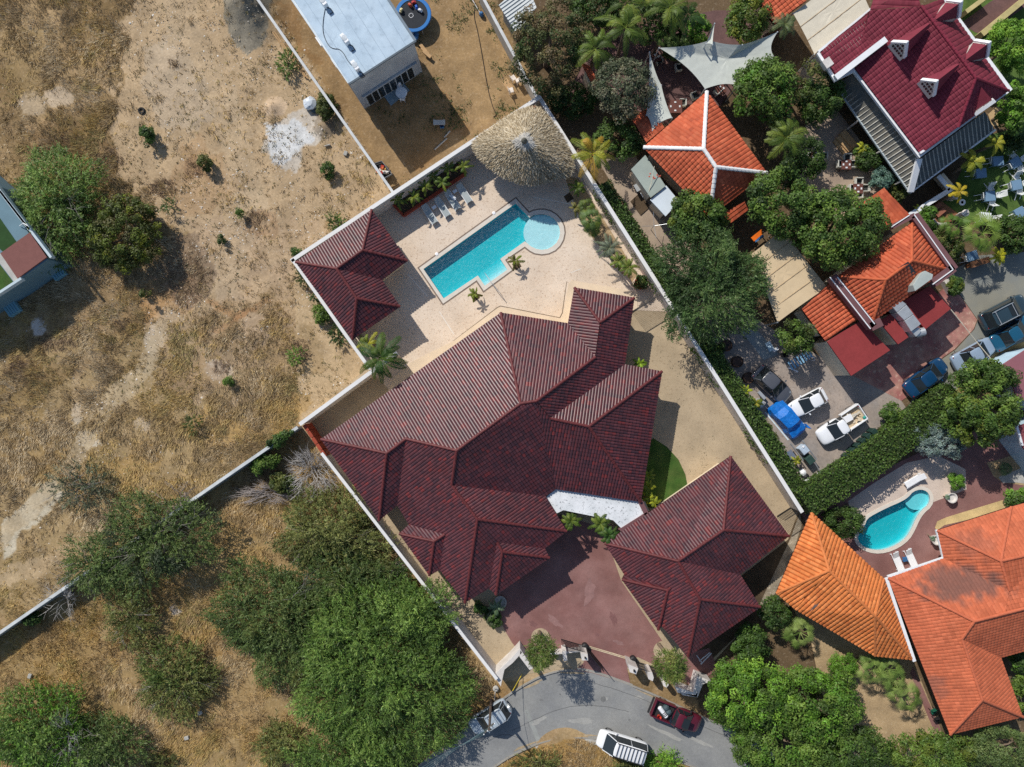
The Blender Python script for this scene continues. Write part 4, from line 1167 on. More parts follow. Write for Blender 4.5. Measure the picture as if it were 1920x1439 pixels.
# seams of the membrane
for i in range(6):
    t_ = (i + 0.7) / 6.6
    a = (545 + 182 * t_, -10 - 2 * t_); b = (655 + 124 * t_, 155 - 78 * t_)
    bar(wh, 'seam', (a[0], a[1], 5.805), (b[0], b[1], 5.805), 0.03, 0.012, mat('seam_grey', lin(150, 168, 184), var=0.1))
for a, b in (((641, 67), (653, 82)), ((661, 117), (672, 133)), ((600, -4), (612, 12))):
    ac = thing('air_conditioner', 'white rooftop air conditioner on the pale blue roof, %s' % {641: 'middle one of three', 661: 'nearest the south edge', 600: 'cut by the top of the picture'}[a[0]], 'air conditioner', W(a[0], a[1], 5.8), group='roof air conditioners')
    A, B = W(*a, 6.15), W(*b, 6.15); d = B - A
    MB().box((A + B) / 2, (d.length, .38, .62), rz=math.atan2(d.y, d.x)).build('case', M_plasticw, ac, bevel=.03)
    MB().lathe([(.02, 0), (.24, 0), (.24, .03), (.02, .04)], (A + B) / 2 + Vector((0, 0, .3)), 14).build('fan_grille', mat('grey_grille', lin(190, 196, 200)), ac)
    MB().tube([B + Vector((0, 0, -.2)), B + Vector((.3, -.1, -.2)), B + Vector((.5, -.35, -.3)), B + Vector((.2, -.5, -.33))], .04, 6).build('hose', M_black, ac)
cbl = thing('roof_cable', 'thin dark cable looping over the pale blue roof', 'cable', W(620, 80, 5.8))
MB().tube([W(x, y, 5.83) for x, y in smooth_poly([(610, 15), (606, 36), (605, 60), (612, 80), (622, 92), (640, 92), (655, 120), (668, 128)], 2, False)], 0.025, 5).build('cable', M_black, cbl)
# front: long window band under a lintel, facing the yard
A, B = W(690, 200, 0), W(792, 133, 0)
def onwall(t_, z):
    a_, b_ = W(683, 203, 0), W(797, 131, 0)
    p = a_.lerp(b_, t_); p.z = z; return p
wq = [tuple(q) for q in inset(P(WQ, 5.8), 0.12)]
sw = Vector((*inset(P(WQ, 5.8), 0.12)[0], 0))
pts_ = inset(P(WQ, 5.8), 0.12)
w_sw = min(pts_, key=lambda p: (Vector(p) - Vector(P([(655, 157)], 5.8)[0])).length); w_se = min(pts_, key=lambda p: (Vector(p) - Vector(P([(779, 77)], 5.8)[0])).length)
w_sw = Vector((*w_sw, 0)); w_se = Vector((*w_se, 0)); wd = (w_se - w_sw).normalized(); wn_ = Vector((wd.y, -wd.x, 0)); wl_ = (w_se - w_sw).length
bx = MB().box(w_sw + wd * wl_ * .48 + wn_ * .02 + Vector((0, 0, 1.15)), (wl_ * .82, .12, 2.1), rz=math.atan2(wd.y, wd.x)).build('window_frame', mat('pale_frame', lin(170, 178, 182)), wh)
for i in range(8):
    MB().box(w_sw + wd * wl_ * (.10 + .0975 * (i + .4)) + wn_ * .07 + Vector((0, 0, 1.15)), (wl_ * .082, .06, 1.85), rz=math.atan2(wd.y, wd.x)).build('pane', M_glass, bx)
MB().box(w_sw + wd * wl_ * .5 + wn_ * .12 + Vector((0, 0, 2.4)), (wl_ * .9, .2, .2), rz=math.atan2(wd.y, wd.x)).build('lintel', M_wallgrey, wh)
MB().tube([W(*p) for p in ((568, 18, 5.3), (600, 70, 5.3), (630, 118, 5.3), (652, 150, 5.3))], .09, 8).build('wall_pipe', M_plasticw, wh)
for x, y in ((573, 32), (600, 78), (629, 118)):
    MB().box(W(x, y, 5.2), (.9, .35, .3), rz=-0.98).build('pipe_box', M_plasticw, wh)
sheet('yard_slab', [(720, 181), (758, 158), (768, 170), (733, 199)], mat('blue_slab', lin(138, 158, 168), var=0.12), 0.05, thick=0.06)

# --- grey-walled house at the left edge
lh = thing('terrace_house', 'house at the left edge with roof terrace, brown deck and pale blue parapet', 'house', W(10, 470))
z = 3.3
LQ = [(-120, 250), (-6, 348), (50, 432), (90, 487), (40, 522), (-40, 574), (-160, 640)]
MB().prism(P(LQ, z), -0.1, z).build('wall', mat('slate_blue_render', lin(102, 130, 142), rough=0.8, var=0.08, scale=0.6), lh)
MB().prism(P([(-10, 395), (34, 458), (5, 472), (-40, 430), (-60, 380)], z), z, z + .02).build('turf_mat', mat('dark_turf', lin(44, 72, 36), rough=0.95, var=0.15), lh)
MB().prism(P([(3, 476), (58, 437), (90, 483), (35, 523)], z), z, z + .16).build('brown_deck', mat('brown_deck_paint', lin(124, 82, 76), rough=0.85, var=0.07, scale=2, bump=.2), lh)
MB().prism(P([(-30, 500), (-2, 494), (25, 529), (-30, 566)], z), z, z + .02).build('turf_square', M_turf, lh)
MB().prism(P([(-40, 470), (3, 476), (35, 523), (27, 529), (0, 494), (-40, 496)], z), z, z + .05).build('paving', M_concrete, lh)
for a, b in (((-6, 347), (99, 484)), ((43, 523), (-60, 590)), ((3, 360), (58, 432))):
    bar(lh, 'parapet', (a[0], a[1], z + .1), (b[0], b[1], z + .1), .22, .5, mat('parapet_paint', lin(186, 200, 206), var=0.06))
MB().tube([W(37, 424, 3.4), W(44, 419, 4.2), W(52, 424, 4.3)], .04, 6).build('handrail', M_plasticw, lh)

# --- metal shed top
ms = thing('tin_shed', 'ribbed white tin roof by the wall at the top of the picture', 'shed', W(970, 10))
ribbed('roof', [(968, 62, 2.6), (935, 10, 2.6), (985, -35, 3.0), (1006, 14, 3.0)], mat('white_tin', lin(206, 210, 210), rough=0.5, var=0.08), mat('tin_rib', lin(170, 176, 178), rough=0.5, var=0.05), ms, 0.3)
MB().prism(inset(P([(968, 62), (935, 10), (985, -35), (1006, 14)], 2.6), .3), 0, 2.5).build('wall', M_wallgrey, ms)

# --- maroon sheet roof at the right edge, and small blue-white one
for lab, q, z, m_ in (('dull maroon flat roof at the right edge beside the round trees', [(1868, 692), (1925, 655), (1990, 640), (1990, 790), (1905, 742), (1898, 718)], 3.2, mat('maroon_sheet', lin(142, 92, 100), var=0.08, scale=0.6)),
                      ('pale blue walled annex with red roof edge at the right picture edge', [(1908, 800), (1990, 770), (1990, 930), (1915, 835)], 3.0, mat('maroon_sheet2', lin(130, 70, 76), var=0.08)),
                      ):
    e = thing('annex', lab, 'building', W(q[0][0], q[0][1]))
    MB().prism(P(q, z), z - .15, z).build('roof', m_, e)
    MB().prism(inset(P(q, z), .2), 0, z - .15).build('wall', mat('pale_blue_render', lin(176, 200, 214), var=0.06), e)
bar(e, 'roof_edge', (1905, 798, 3.05), (1916, 836, 3.05), .2, .2, M_gut)
# orange roof and beige canopies, top
single_slope('tile_house', 'corner of an orange tiled roof at the top edge beside the beige canopy', 'house', [(1418, 0, 3.2), (1452, 46, 3.2), (1512, 2, 3.8), (1470, -60, 3.8)], 'orange', M_tilematt, kw=okw)


# ------------------------------------------------------------------ canopies and sails
def cloth(name, label, cat, ring, m, sag=0.3, seams=0, posts=True, group=None):
    """ring: corners (px, py, z); a stretched sheet with hollowed edges, posts at its corners"""
    c = [W(*p) for p in ring]
    e = thing(name, label, cat, W(sum(p[0] for p in ring) / len(ring), sum(p[1] for p in ring) / len(ring)), group=group)
    cen = sum(c, Vector()) / len(c); cen.z -= sag
    N = 10
    vs = []; fs = []
    edge = []
    for i in range(len(c)):
        a, b = c[i], c[(i + 1) % len(c)]
        for k in range(8):
            t_ = k / 8.0
            p = a.lerp(b, t_); bow = 4 * t_ * (1 - t_)
            edge.append(p.lerp(cen, 0.10 * bow * (1 if sag > 0.2 else .15)))
    n = len(edge)
    for j in range(N):
        f = 1 - j / N
        for i in range(n):
            q = cen.lerp(edge[i], f); q.z += (random.uniform(-.02, .02) if j else 0)
            vs.append(q)
    vs.append(cen)
    for j in range(N - 1):
        for i in range(n):
            fs.append((j * n + i, j * n + (i + 1) % n, (j + 1) * n + (i + 1) % n, (j + 1) * n + i))
    for i in range(n):
        fs.append(((N - 1) * n + i, (N - 1) * n + (i + 1) % n, len(vs) - 1))
    MB().add(vs, fs).build('fabric', m, e, smooth=True)
    if posts:
        for p in c:
            MB().tube([(p.x, p.y, 0), (p.x, p.y, p.z)], .06, 8).build('post', M_steel, e)
    for k in range(seams):
        t_ = (k + 1) / (seams + 1)
        a = c[0].lerp(c[1], t_); b = c[3].lerp(c[2], t_)
        d = b - a
        MB().box((a + b) / 2 + Vector((0, 0, .03)), (d.length * .99, .05, .012), M=d.to_track_quat('X', 'Z').to_matrix()).build('seam', mat('seam_tape', lin(188, 164, 130)), e)
    return e


cloth('shade_canopy', 'large beige fabric canopy beside the big dense tree', 'canopy', [(1458, 605, 3.0), (1408, 477, 3.0), (1467, 430, 3.2), (1551, 539, 3.2)], M_beige, 0.02, 4)
cloth('shade_canopy', 'beige fabric canopy against the wine red house at the top', 'canopy', [(1527, 102, 3.4), (1487, 25, 3.4), (1600, -60, 3.6), (1632, 20, 3.6)], mat('cream_canvas', lin(206, 198, 180), var=0.05), 0.02, 2)
cloth('shade_sail', 'wide grey-white shade sail over the restaurant patio', 'shade sail', [(1236, 90, 3.6), (1330, 76, 4.2), (1392, 84, 4.4), (1458, 60, 4.2), (1452, 108, 3.8), (1384, 160, 3.6), (1322, 167, 3.4)], M_sail, 0.35)
cloth('shade_sail', 'narrow shade sail in dappled shade beside the grey-green tree', 'shade sail', [(1218, 98, 3.8), (1240, 160, 3.4), (1260, 221, 3.2), (1223, 245, 3.2), (1212, 216, 3.2)], M_sail, 0.35)
cloth('shade_sail', 'small pointed sail rising above the wide sail', 'shade sail', [(1340, 44, 4.6), (1324, 82, 4.6), (1336, 84, 4.6)], M_sail, 0.25)

# ------------------------------------------------------------------ thatched palapa
pa = thing('palapa', 'round thatched palapa hut in the corner of the pool deck', 'hut', W(985, 280))
OUT = smooth_poly([(1004, 198), (1030, 222), (1055, 258), (1073, 298), (1072, 328), (1040, 336), (1005, 348), (962, 341), (928, 322), (902, 300), (888, 278), (892, 262), (928, 236), (965, 211)], 2)
ap = W(983, 263, 5.6)
ov = [W(p[0], p[1], 2.7) for p in OUT]
vs = []; fs = []; n = len(ov); NR = 8
for j in range(NR + 1):
    f = 1 - j / NR
    for q in ov:
        p = ap.lerp(q, max(f, .02)); p.z = 2.6 + (5.45 - 2.6) * (1 - f) ** 0.9
        vs.append(p)
for j in range(NR):
    for i in range(n): fs.append((j * n + i, j * n + (i + 1) % n, (j + 1) * n + (i + 1) % n, (j + 1) * n + i))
MB().add(vs, fs).build('roof', mat('thatch_base', lin(120, 104, 80), rough=.95, var=.2), pa)
VV = []; KK = []; FF = []
rs = np.random.default_rng(5)
for k in range(24000):
    th = rs.random(); f = math.sqrt(rs.random()) * .98
    i = int(th * n) % n; q = ov[i].lerp(ov[(i + 1) % n], th * n - int(th * n))
    def pt(ff):
        p = ap.lerp(q, ff); p.z = 2.68 + (5.5 - 2.68) * (1 - min(ff, 1.0)) ** 0.9 - max(0, ff - 1) * 2; return p
    L1 = f + rs.uniform(.05, .11)
    a = pt(f); b = pt(min(L1, 1.035)); d = (b - a)
    sd = d.cross(Vector((0, 0, 1))).normalized() * rs.uniform(.015, .04)
    up = Vector((rs.normal(0, .05), rs.normal(0, .05), rs.uniform(.03, .16)))
    jl = Vector((rs.normal(0, .06), rs.normal(0, .06), 0))
    col = np.array(lin(*[(196, 180, 152), (178, 162, 134), (156, 140, 112), (208, 196, 172), (130, 114, 90)][rs.integers(0, 5)])) * rs.uniform(.85, 1.12)
    if f < .16: col = np.array(lin(196, 192, 184)) * rs.uniform(.8, 1.1)
    s0 = len(VV)
    VV += [a - sd, a + sd, b + sd * .5 + up + jl, b - sd * .5 + up + jl]; KK += [col] * 4; FF.append((s0, s0 + 1, s0 + 2, s0 + 3))
o = np_obj('thatch', np.array([tuple(v) for v in VV]), np.array(FF), M_thatch, pa, cols=np.array(KK)); tag(o, kind='stuff')
MB().lathe([(.28, -.2), (.2, .1), (.06, .2)], ap, 10).build('finial', mat('dark_cap', lin(90, 88, 80)), pa)
for x, y in ((925, 285), (1000, 225), (1050, 300), (975, 325)):
    MB().tube([W(x, y, 0), W(x, y, 0) + Vector((0, 0, 3.0))], .12, 8).build('post', M_wood, pa)

# ------------------------------------------------------------------ compound walls
def wall_run(parent, pts, z, th, m, cap=None, capw=None, name='wall_run'):
    for i in range(len(pts) - 1):
        A, B = W(*pts[i], z), W(*pts[i + 1], z); d = (B - A); L1 = d.length; rz = math.atan2(d.y, d.x)
        c = (A + B) / 2
        MB().box((c.x, c.y, z / 2 - .1), (L1 + (th * .98 if i < len(pts) - 2 else 0), th, z + .2), rz).build(name, m, parent)
        if cap:
            MB().box((c.x, c.y, z + .04), (L1 + (capw or th), capw or th + .06, .09), rz).build('coping', cap, parent)


M_wcap = mat('white_coping', lin(222, 221, 219), rough=.6, var=.05, scale=1)
cw = thing('compound_wall', 'white garden wall along the north side of the pool deck', 'wall', W(780, 335))
wall_run(cw, [(549, 488), (1011, 183)], 2.5, .28, M_white, M_wcap, .34)
cw = thing('compound_wall', 'long white wall between the villa yard and the clipped hedge', 'wall', W(1250, 570))
wall_run(cw, [(1011, 183), (1502, 958)], 2.2, .28, M_white, M_wcap, .34)
cw = thing('compound_wall', 'white wall edging the pool house roof and the coconut palm', 'wall', W(620, 580))
wall_run(cw, [(550, 489), (692, 690)], 2.5, .25, M_white, M_wcap, .3)
wall_run(cw, [(742, 664), (565, 794)], 2.4, .25, M_white, M_wcap, .34)
cw = thing('compound_wall', 'white wall running south west of the villa beside the wild trees', 'wall', W(760, 1060))
wall_run(cw, [(605, 852), (930, 1271)], 2.2, .25, M_white, M_wcap, .28)
cw = thing('boundary_wall', 'weathered grey block wall crossing the dry field', 'wall', W(280, 990))
wall_run(cw, [(556, 803), (-60, 1228)], 1.6, .22, mat('block_wall', lin(150, 158, 158), rough=.9, var=.15, scale=.6), mat('block_cap', lin(196, 200, 200), var=.15, scale=.8), .28)
cw = thing('boundary_wall', 'pale low wall on the west side of the brown yard', 'wall', W(600, 170))
wall_run(cw, [(478, -8), (736, 360)], 1.6, .18, mat('yard_wall', lin(170, 166, 158), rough=.9, var=.12), mat('yard_cap', lin(200, 202, 202), var=.1), .24)
cw = thing('boundary_wall', 'grey wall on the east side of the brown yard under the tree', 'wall', W(930, 50))
wall_run(cw, [(900, -14), (1006, 182)], 1.8, .22, mat('yard_wall', lin(160, 156, 150)), mat('yard_cap', lin(200, 202, 202)), .26)
cw = thing('garden_wall', 'weathered cream wall along the brick path at the top right', 'wall', W(1880, 35))
wall_run(cw, [(1842, 64), (1930, -8)], 1.2, .5, mat('mossy_cream', lin(186, 172, 120), rough=.9, var=.2, scale=1), None)
cw = thing('garden_wall', 'short cream wall beside the wine red dormers', 'wall', W(1815, 20))
wall_run(cw, [(1812, 22), (1850, -6)], 1.0, .4, mat('mossy_cream', lin(186, 172, 120)), None)
# gate walls of the driveway
def polyblock(name, label, cat, blocks, m, group=None):
    e = thing(name, label, cat, W(*blocks[0][0][0]), group=group)
    for q, z0, z1, mm, nm in blocks:
        MB().prism(P(q, z1), z0, z1).build(nm, mm or m, e, bevel=.02)
    return e


polyblock('gate_wall', 'angled white entrance wall at the left of the driveway', 'wall', [([(926, 1266), (960, 1233), (975, 1216), (979, 1224), (962, 1243), (946, 1256), (939, 1288)], 0, 1.9, None, 'wall_run'),
                                                                                 ([(976, 1217), (980, 1224), (1000, 1254), (993, 1257), (974, 1232)], 0, 1.9, None, 'wall_run')], M_white)
polyblock('gate_wall', 'low white wall between the two small gate pillars west', 'wall', [([(1032, 1225), (1088, 1220), (1088, 1223), (1032, 1229)], 0, .9, None, 'wall_run')], M_white)
polyblock('gate_pillar', 'slim white pillar behind the round gate tree west', 'pillar', [([(1054, 1222), (1062, 1220), (1064, 1239), (1057, 1241)], 0, 1.5, None, 'shaft')], M_white)
polyblock('gate_pillar', 'white gate pillar with a lamp, west side of the driveway', 'pillar', [([(1089, 1225), (1102, 1227), (1103, 1239), (1091, 1239)], 0, 2.1, None, 'shaft'), ([(1096, 1233), (1099, 1233), (1099, 1236), (1096, 1236)], 2.1, 2.3, M_black, 'lamp')], M_white)
polyblock('gate_pillar', 'white gate pillar with a lamp, east side of the driveway', 'pillar', [([(1178, 1246), (1197, 1254), (1193, 1265), (1181, 1261)], 0, 2.1, None, 'shaft'), ([(1188, 1257), (1191, 1257), (1191, 1261), (1188, 1261)], 2.1, 2.3, M_black, 'lamp')], M_white)
polyblock('gate_pillar', 'white cut corner pillar next to the east gate pillar', 'pillar', [([(1214, 1260), (1223, 1261), (1226, 1271), (1224, 1278), (1216, 1274)], 0, 1.8, None, 'shaft')], M_white)
polyblock('gate_pillar', 'white cut corner pillar under the round gate tree east', 'pillar', [([(1243, 1281), (1251, 1279), (1254, 1285), (1250, 1290), (1244, 1287)], 0, 1.6, None, 'shaft')], M_white)
polyblock('gate_wall', 'white corner wall east of the driveway against the bright green tree', 'wall', [([(1268, 1292), (1278, 1300), (1304, 1303), (1309, 1296), (1307, 1308), (1280, 1304)], 0, 1.5, None, 'pedestal'),
                                                                                            ([(1267, 1288), (1300, 1299), (1308, 1268), (1334, 1278), (1318, 1284), (1308, 1308), (1270, 1299)], 0, 1.5, None, 'wall_run')], M_white)


def fence(name, label, cat, a, b, z, n, m, bars=True, rail=.05, z0=.1):
    A, B = W(*a, 0), W(*b, 0)
    e = thing(name, label, cat, (A + B) / 2)
    d = B - A; rz = math.atan2(d.y, d.x)
    for zz in (z0, z):
        MB().box(((A.x + B.x) / 2, (A.y + B.y) / 2, zz), (d.length, rail, rail), rz).build('rail', m, e)
    for i in range(n + 1):
        p = A.lerp(B, i / n)
        MB().box((p.x, p.y, (z + z0) / 2), (.028, .028, z - z0), rz).build('bar', m, e)
    return e


fence('driveway_gate', 'black steel gate leaf swung open on the west side of the driveway', 'gate', (1052, 1198), (1100, 1212), 1.7, 26, M_black)
fence('driveway_gate', 'black steel gate leaf beside the white gate pillar west', 'gate', (1100, 1212), (1128, 1246), 1.7, 20, M_black)
fence('driveway_gate', 'black steel gate leaf on the east side of the driveway', 'gate', (1178, 1236), (1226, 1250), 1.7, 26, M_black)
fence('garden_gate', 'tall grey steel gate between villa and hedge wall', 'gate', (1184, 585), (1232, 555), 2.0, 26, mat('grey_steel', lin(88, 84, 76), var=.1))
fence('garden_gate', 'dark steel gate below the garage at the end of the hedge wall', 'gate', (1456, 968), (1484, 950), 2.0, 14, M_black)
tr = thing('gate_track', 'pale rail sunk across the red driveway', 'rail', W(1140, 1220))
for o_ in (0, 2.5):
    bar(tr, 'rail', (1104, 1212 + o_, .04), (1178, 1234 + o_, .04), .07, .03, mat('pale_rail', lin(206, 190, 160)))
# ------------------------------------------------------------------ foliage
def unit(v):
    return v / np.maximum(np.linalg.norm(v, axis=1, keepdims=True), 1e-6)


def leaf_quads(c, n, L_, w, rs, spread=.7, axis=None):
    """rhombic leaves at c facing roughly n"""
    k = len(c)
    nn = unit(n + rs.normal(0, spread, (k, 3)))
    a = rs.normal(0, 1, (k, 3)) if axis is None else axis + rs.normal(0, .25, (k, 3))
    a = unit(a - nn * np.sum(a * nn, 1, keepdims=True))
    b = np.cross(nn, a)
    L_ = np.broadcast_to(np.asarray(L_, float), (k,))[:, None] / 2; w = np.broadcast_to(np.asarray(w, float), (k,))[:, None] / 2
    V = np.stack([c - a * L_, c + b * w, c + a * L_, c - b * w], 1).reshape(-1, 3)
    F = np.arange(4 * k).reshape(k, 4)
    return V, F


def shade(base, k, rs, v=.22, hue=.06):
    b = np.array(base)
    if b.ndim == 1: b = np.broadcast_to(b, (k, 3))
    return np.clip(b * rs.uniform(1 - v, 1 + v, (k, 1)) * (1 + rs.normal(0, hue, (k, 3)) * np.array([1, .4, 1])), 0, 1)


def clumps_on(rx, ry, rz, r, rs, density=1.0, irr=.25):
    """centres of leaf clumps over the upper part of an ellipsoid, with an uneven outline"""
    n = max(5, int(density * 2.3 * rx * ry / (r * r)))
    d = unit(rs.normal(0, 1, (n, 3))); d[:, 2] = np.abs(d[:, 2]) * rs.choice([1, 1, 1, -.5], n)
    s = rs.uniform(.55, 1.0, (n, 1)) ** .6
    ang = np.arctan2(d[:, 1], d[:, 0]); ph = rs.uniform(0, 6.28, 3)
    wob = 1 + irr * (.5 * np.sin(2 * ang + ph[0]) + .35 * np.sin(3 * ang + ph[1]) + .3 * np.sin(5 * ang + ph[2]))[:, None] * .6
    return d * s * np.array([rx, ry, rz]) * np.concatenate([wob, wob, np.ones_like(wob)], 1), d


def broad_crown(rx, ry, rz, rs, cols, r=.6, leaf=.2, per=120, density=1.9, irr=.25, asp=.6):
    cc, dd = clumps_on(rx - r * .5, ry - r * .5, rz - r * .3, r, rs, density, irr)
    n = len(cc)
    cs = rs.uniform(.75, 1.25, n) * r
    pick = rs.integers(0, len(cols), n)
    cb = np.array(cols)[pick] * rs.uniform(.82, 1.18, (n, 1))
    d = unit(rs.normal(0, 1, (n, per, 3)).reshape(-1, 3)).reshape(n, per, 3)
    d[..., 2] = np.abs(d[..., 2]) * rs.choice([1, 1, -.6], (n, per))
    pos = cc[:, None] + d * (cs[:, None, None]) * rs.uniform(.6, 1.05, (n, per, 1)) * np.array([1, 1, .8])
    nrm = d + np.array([0, 0, .6])
    V, F = leaf_quads(pos.reshape(-1, 3), nrm.reshape(-1, 3), leaf * rs.uniform(.7, 1.3, n * per), leaf * asp * rs.uniform(.7, 1.3, n * per), rs, .5)
    K = shade(np.repeat(cb, per, 0), n * per, rs, .2)
    return V, F, np.repeat(K, 4, 0)


def spray_crown(rx, ry, rz, rs, cols, dens=58, m=6, sl=.9, leaf=.31, wid=.08, irr=.42, flat=.45):
    """feathery sprays of small leaves reaching outwards and up"""
    n = int(dens * .78 * math.pi * rx * ry)
    ang = rs.uniform(0, 2 * math.pi, n); rad = rs.uniform(0, 1, n) ** .62
    ph = rs.uniform(0, 6.28, 4)
    wob = 1 + irr * (.4 * np.sin(2 * ang + ph[0]) + .3 * np.sin(3 * ang + ph[1]) + .25 * np.sin(5 * ang + ph[2]) + .2 * np.sin(9 * ang + ph[3]))
    x = rad * np.cos(ang) * rx * wob; y = rad * np.sin(ang) * ry * wob
    lump = .55 * fbm(x * .5 + 50 + ph[0] * 9, y * .5 + 50 + ph[1] * 9, 31, 2) + .45 * fbm(x * 1.3 + 70 + ph[0] * 9, y * 1.3 + 70, 33, 2)
    dome = np.sqrt(np.clip(1 - rad ** 2, 0, 1))
    depth = rs.uniform(0, 1, n) ** 1.8
    z = rz * (dome * (flat + 1.7 * (lump - .32)) - depth * .9 * (.3 + dome))
    out = np.stack([np.cos(ang) * (.35 + rad), np.sin(ang) * (.35 + rad), .55 + .4 * dome], 1)
    dirn = unit(out + rs.normal(0, .55, (n, 3)))
    pick = (np.clip(lump * 1.6 - .3 + rs.normal(0, .15, n), 0, .999) * len(cols)).astype(int)
    cb = np.array(cols)[pick] * (rs.uniform(.72, 1.28, n) * (0.9 + .5 * (lump - .4)))[:, None]
    ln = sl * rs.uniform(.6, 1.4, n)
    base = np.stack([x, y, z], 1)
    side = unit(np.cross(dirn, np.array([0, 0, 1.0]) + rs.normal(0, .2, (n, 3))))
    t = (np.arange(m) + .5) / m
    pos = base[:, None] + dirn[:, None] * (ln[:, None, None] * t[None, :, None])
    pos[..., 2] -= (t ** 2)[None] * .18 * ln[:, None]
    sg = np.where(np.arange(m) % 2 == 0, 1.0, -1.0)
    ax = dirn[:, None] * .9 + side[:, None] * sg[None, :, None] * .55
    pos = pos + side[:, None] * sg[None, :, None] * leaf * .18
    V, F = leaf_quads(pos.reshape(-1, 3), np.tile(np.array([0, 0, 1.0]), (n * m, 1)) + rs.normal(0, .3, (n * m, 3)), leaf * rs.uniform(.7, 1.3, n * m), wid * rs.uniform(.7, 1.4, n * m), rs, .35, ax.reshape(-1, 3))
    K = shade(np.repeat(cb, m, 0), n * m, rs, .2)
    return V, F, np.repeat(K, 4, 0)


def twig_mesh(rx, ry, rz, rs, n=18, r=.025, z0=0.0, levels=2):
    mb = MB()
    for i in range(n):
        a = rs.uniform(0, 2 * math.pi); f = rs.uniform(.5, 1.1)
        a0 = rs.uniform(0, 2 * math.pi); f0 = rs.uniform(0, .45)
        p = Vector((math.cos(a0) * rx * f0, math.sin(a0) * ry * f0, z0)); a = a0 + rs.normal(0, .9)
        q = Vector((math.cos(a) * rx * f, math.sin(a) * ry * f, rz * rs.uniform(.2, 1.0)))
        wig = lambda t: p.lerp(q, t) + Vector((rs.normal(0, .07 * rx), rs.normal(0, .07 * ry), rz * .25 * math.sin(3.14 * t)))
        mid = wig(.5)
        mb.tube([p, wig(.25), mid, wig(.75), q], [r * 1.5, r * 1.2, r, r * .7, r * .35], 4, False)
        for k in range(levels * 2):
            t = rs.uniform(.35, .95); s = mid.lerp(q, (t - .35) / .6)
            e = s + Vector((math.cos(a + rs.normal(0, .8)) * rx * .35, math.sin(a + rs.normal(0, .8)) * ry * .35, rz * rs.uniform(-.1, .3)))
            mb.tube([s, s.lerp(e, .5) + Vector((rs.normal(0, .05), rs.normal(0, .05), .05)), e], [r * .7, r * .5, r * .25], 3, False)
    return mb


G_DEEP = [lin(54, 76, 34), lin(68, 94, 40), lin(82, 110, 46)]
G_MID = [lin(74, 98, 40), lin(92, 118, 48), lin(108, 134, 56)]
G_BRIGHT = [lin(88, 126, 42), lin(108, 150, 50), lin(130, 168, 60)]
G_OLIVE = [lin(70, 84, 38), lin(88, 98, 46), lin(104, 110, 56)]
G_YELLOW = [lin(96, 110, 40), lin(124, 132, 46), lin(84, 96, 40)]
G_GREY = [lin(88, 98, 72), lin(108, 116, 88), lin(72, 82, 58), lin(128, 126, 100)]
G_SILVER = [lin(132, 150, 142), lin(154, 170, 162), lin(112, 130, 122)]
G_ACA = [lin(80, 106, 48), lin(100, 128, 56), lin(120, 146, 68)]
G_ACAD = [lin(72, 92, 46), lin(88, 108, 54), lin(104, 122, 64)]
G_ACAO = [lin(92, 100, 52), lin(110, 116, 60), lin(126, 130, 72)]
G_RUST = [lin(120, 104, 72), lin(84, 92, 52), lin(104, 100, 62), lin(66, 80, 40)]
TREE_N = [0]


def tree(label, px, py, rpx, rpy, h, style='broad', cols=G_MID, name='tree', cat='tree', crown_z=None, rz=None, rot=0.0, trunk_r=None, twigs=0, group=None, leaf_mat=None, **kw):
    TREE_N[0] += 1
    rs = np.random.default_rng(100 + TREE_N[0])
    zc = crown_z if crown_z is not None else h * .6
    c = W(px, py, zc); k = (H - zc) / H
    rx, ry = rpx / 20 * k, rpy / 20 * k
    rz = rz if rz is not None else max(.4, h - zc)
    gz = float(ground_z(960 + c.x * 20, 719.5 - c.y * 20))
    e = thing(name, label, cat, (c.x, c.y, gz), group=group)
    if style == 'broad': V, F, K = broad_crown(rx, ry, rz, rs, cols, **kw)
    else: V, F, K = spray_crown(rx, ry, rz, rs, cols, **kw)
    cr, sr = math.cos(-rot), math.sin(-rot)
    V[:, :2] = V[:, :2] @ np.array([[cr, sr], [-sr, cr]])
    V[:, 2] = np.maximum(V[:, 2] + zc - gz, 0.02)
    np_obj('crown', V, F, leaf_mat or M_leaf, e, cols=K, local=True)
    # trunk with limbs
    tr_ = trunk_r or max(.05, .035 * (rx + ry) * .9)
    mb = MB()
    ln = max(.2, zc - gz - rz * .25)
    j = Vector((rs.normal(0, .1), rs.normal(0, .1), 0))
    mb.tube([(0, 0, -.1), j * .5 + Vector((0, 0, ln * .5)), j + Vector((0, 0, ln))], [tr_ * 1.3, tr_, tr_ * .8], 7)
    for i in range(5):
        a = i * 1.257 + rs.normal(0, .3); q = Vector((math.cos(a) * rx * .65, math.sin(a) * ry * .65, ln + rz * rs.uniform(.05, .4)))
        s = j * .8 + Vector((0, 0, ln * rs.uniform(.6, .95)))
        mb.tube([s, s.lerp(q, .5) + Vector((0, 0, .12 * rz)), q], [tr_ * .55, tr_ * .35, tr_ * .12], 5)
    mb.build('trunk', M_bark, e, local=True)
    if twigs:
        tb = twig_mesh(rx * .95, ry * .95, rz * .8, rs, twigs, .022, 0.0)
        tb.v = [(v[0], v[1], v[2] + zc - gz + rz * .15) for v in tb.v]
        tb.build('branches', M_barkgrey, e, local=True)
    return e


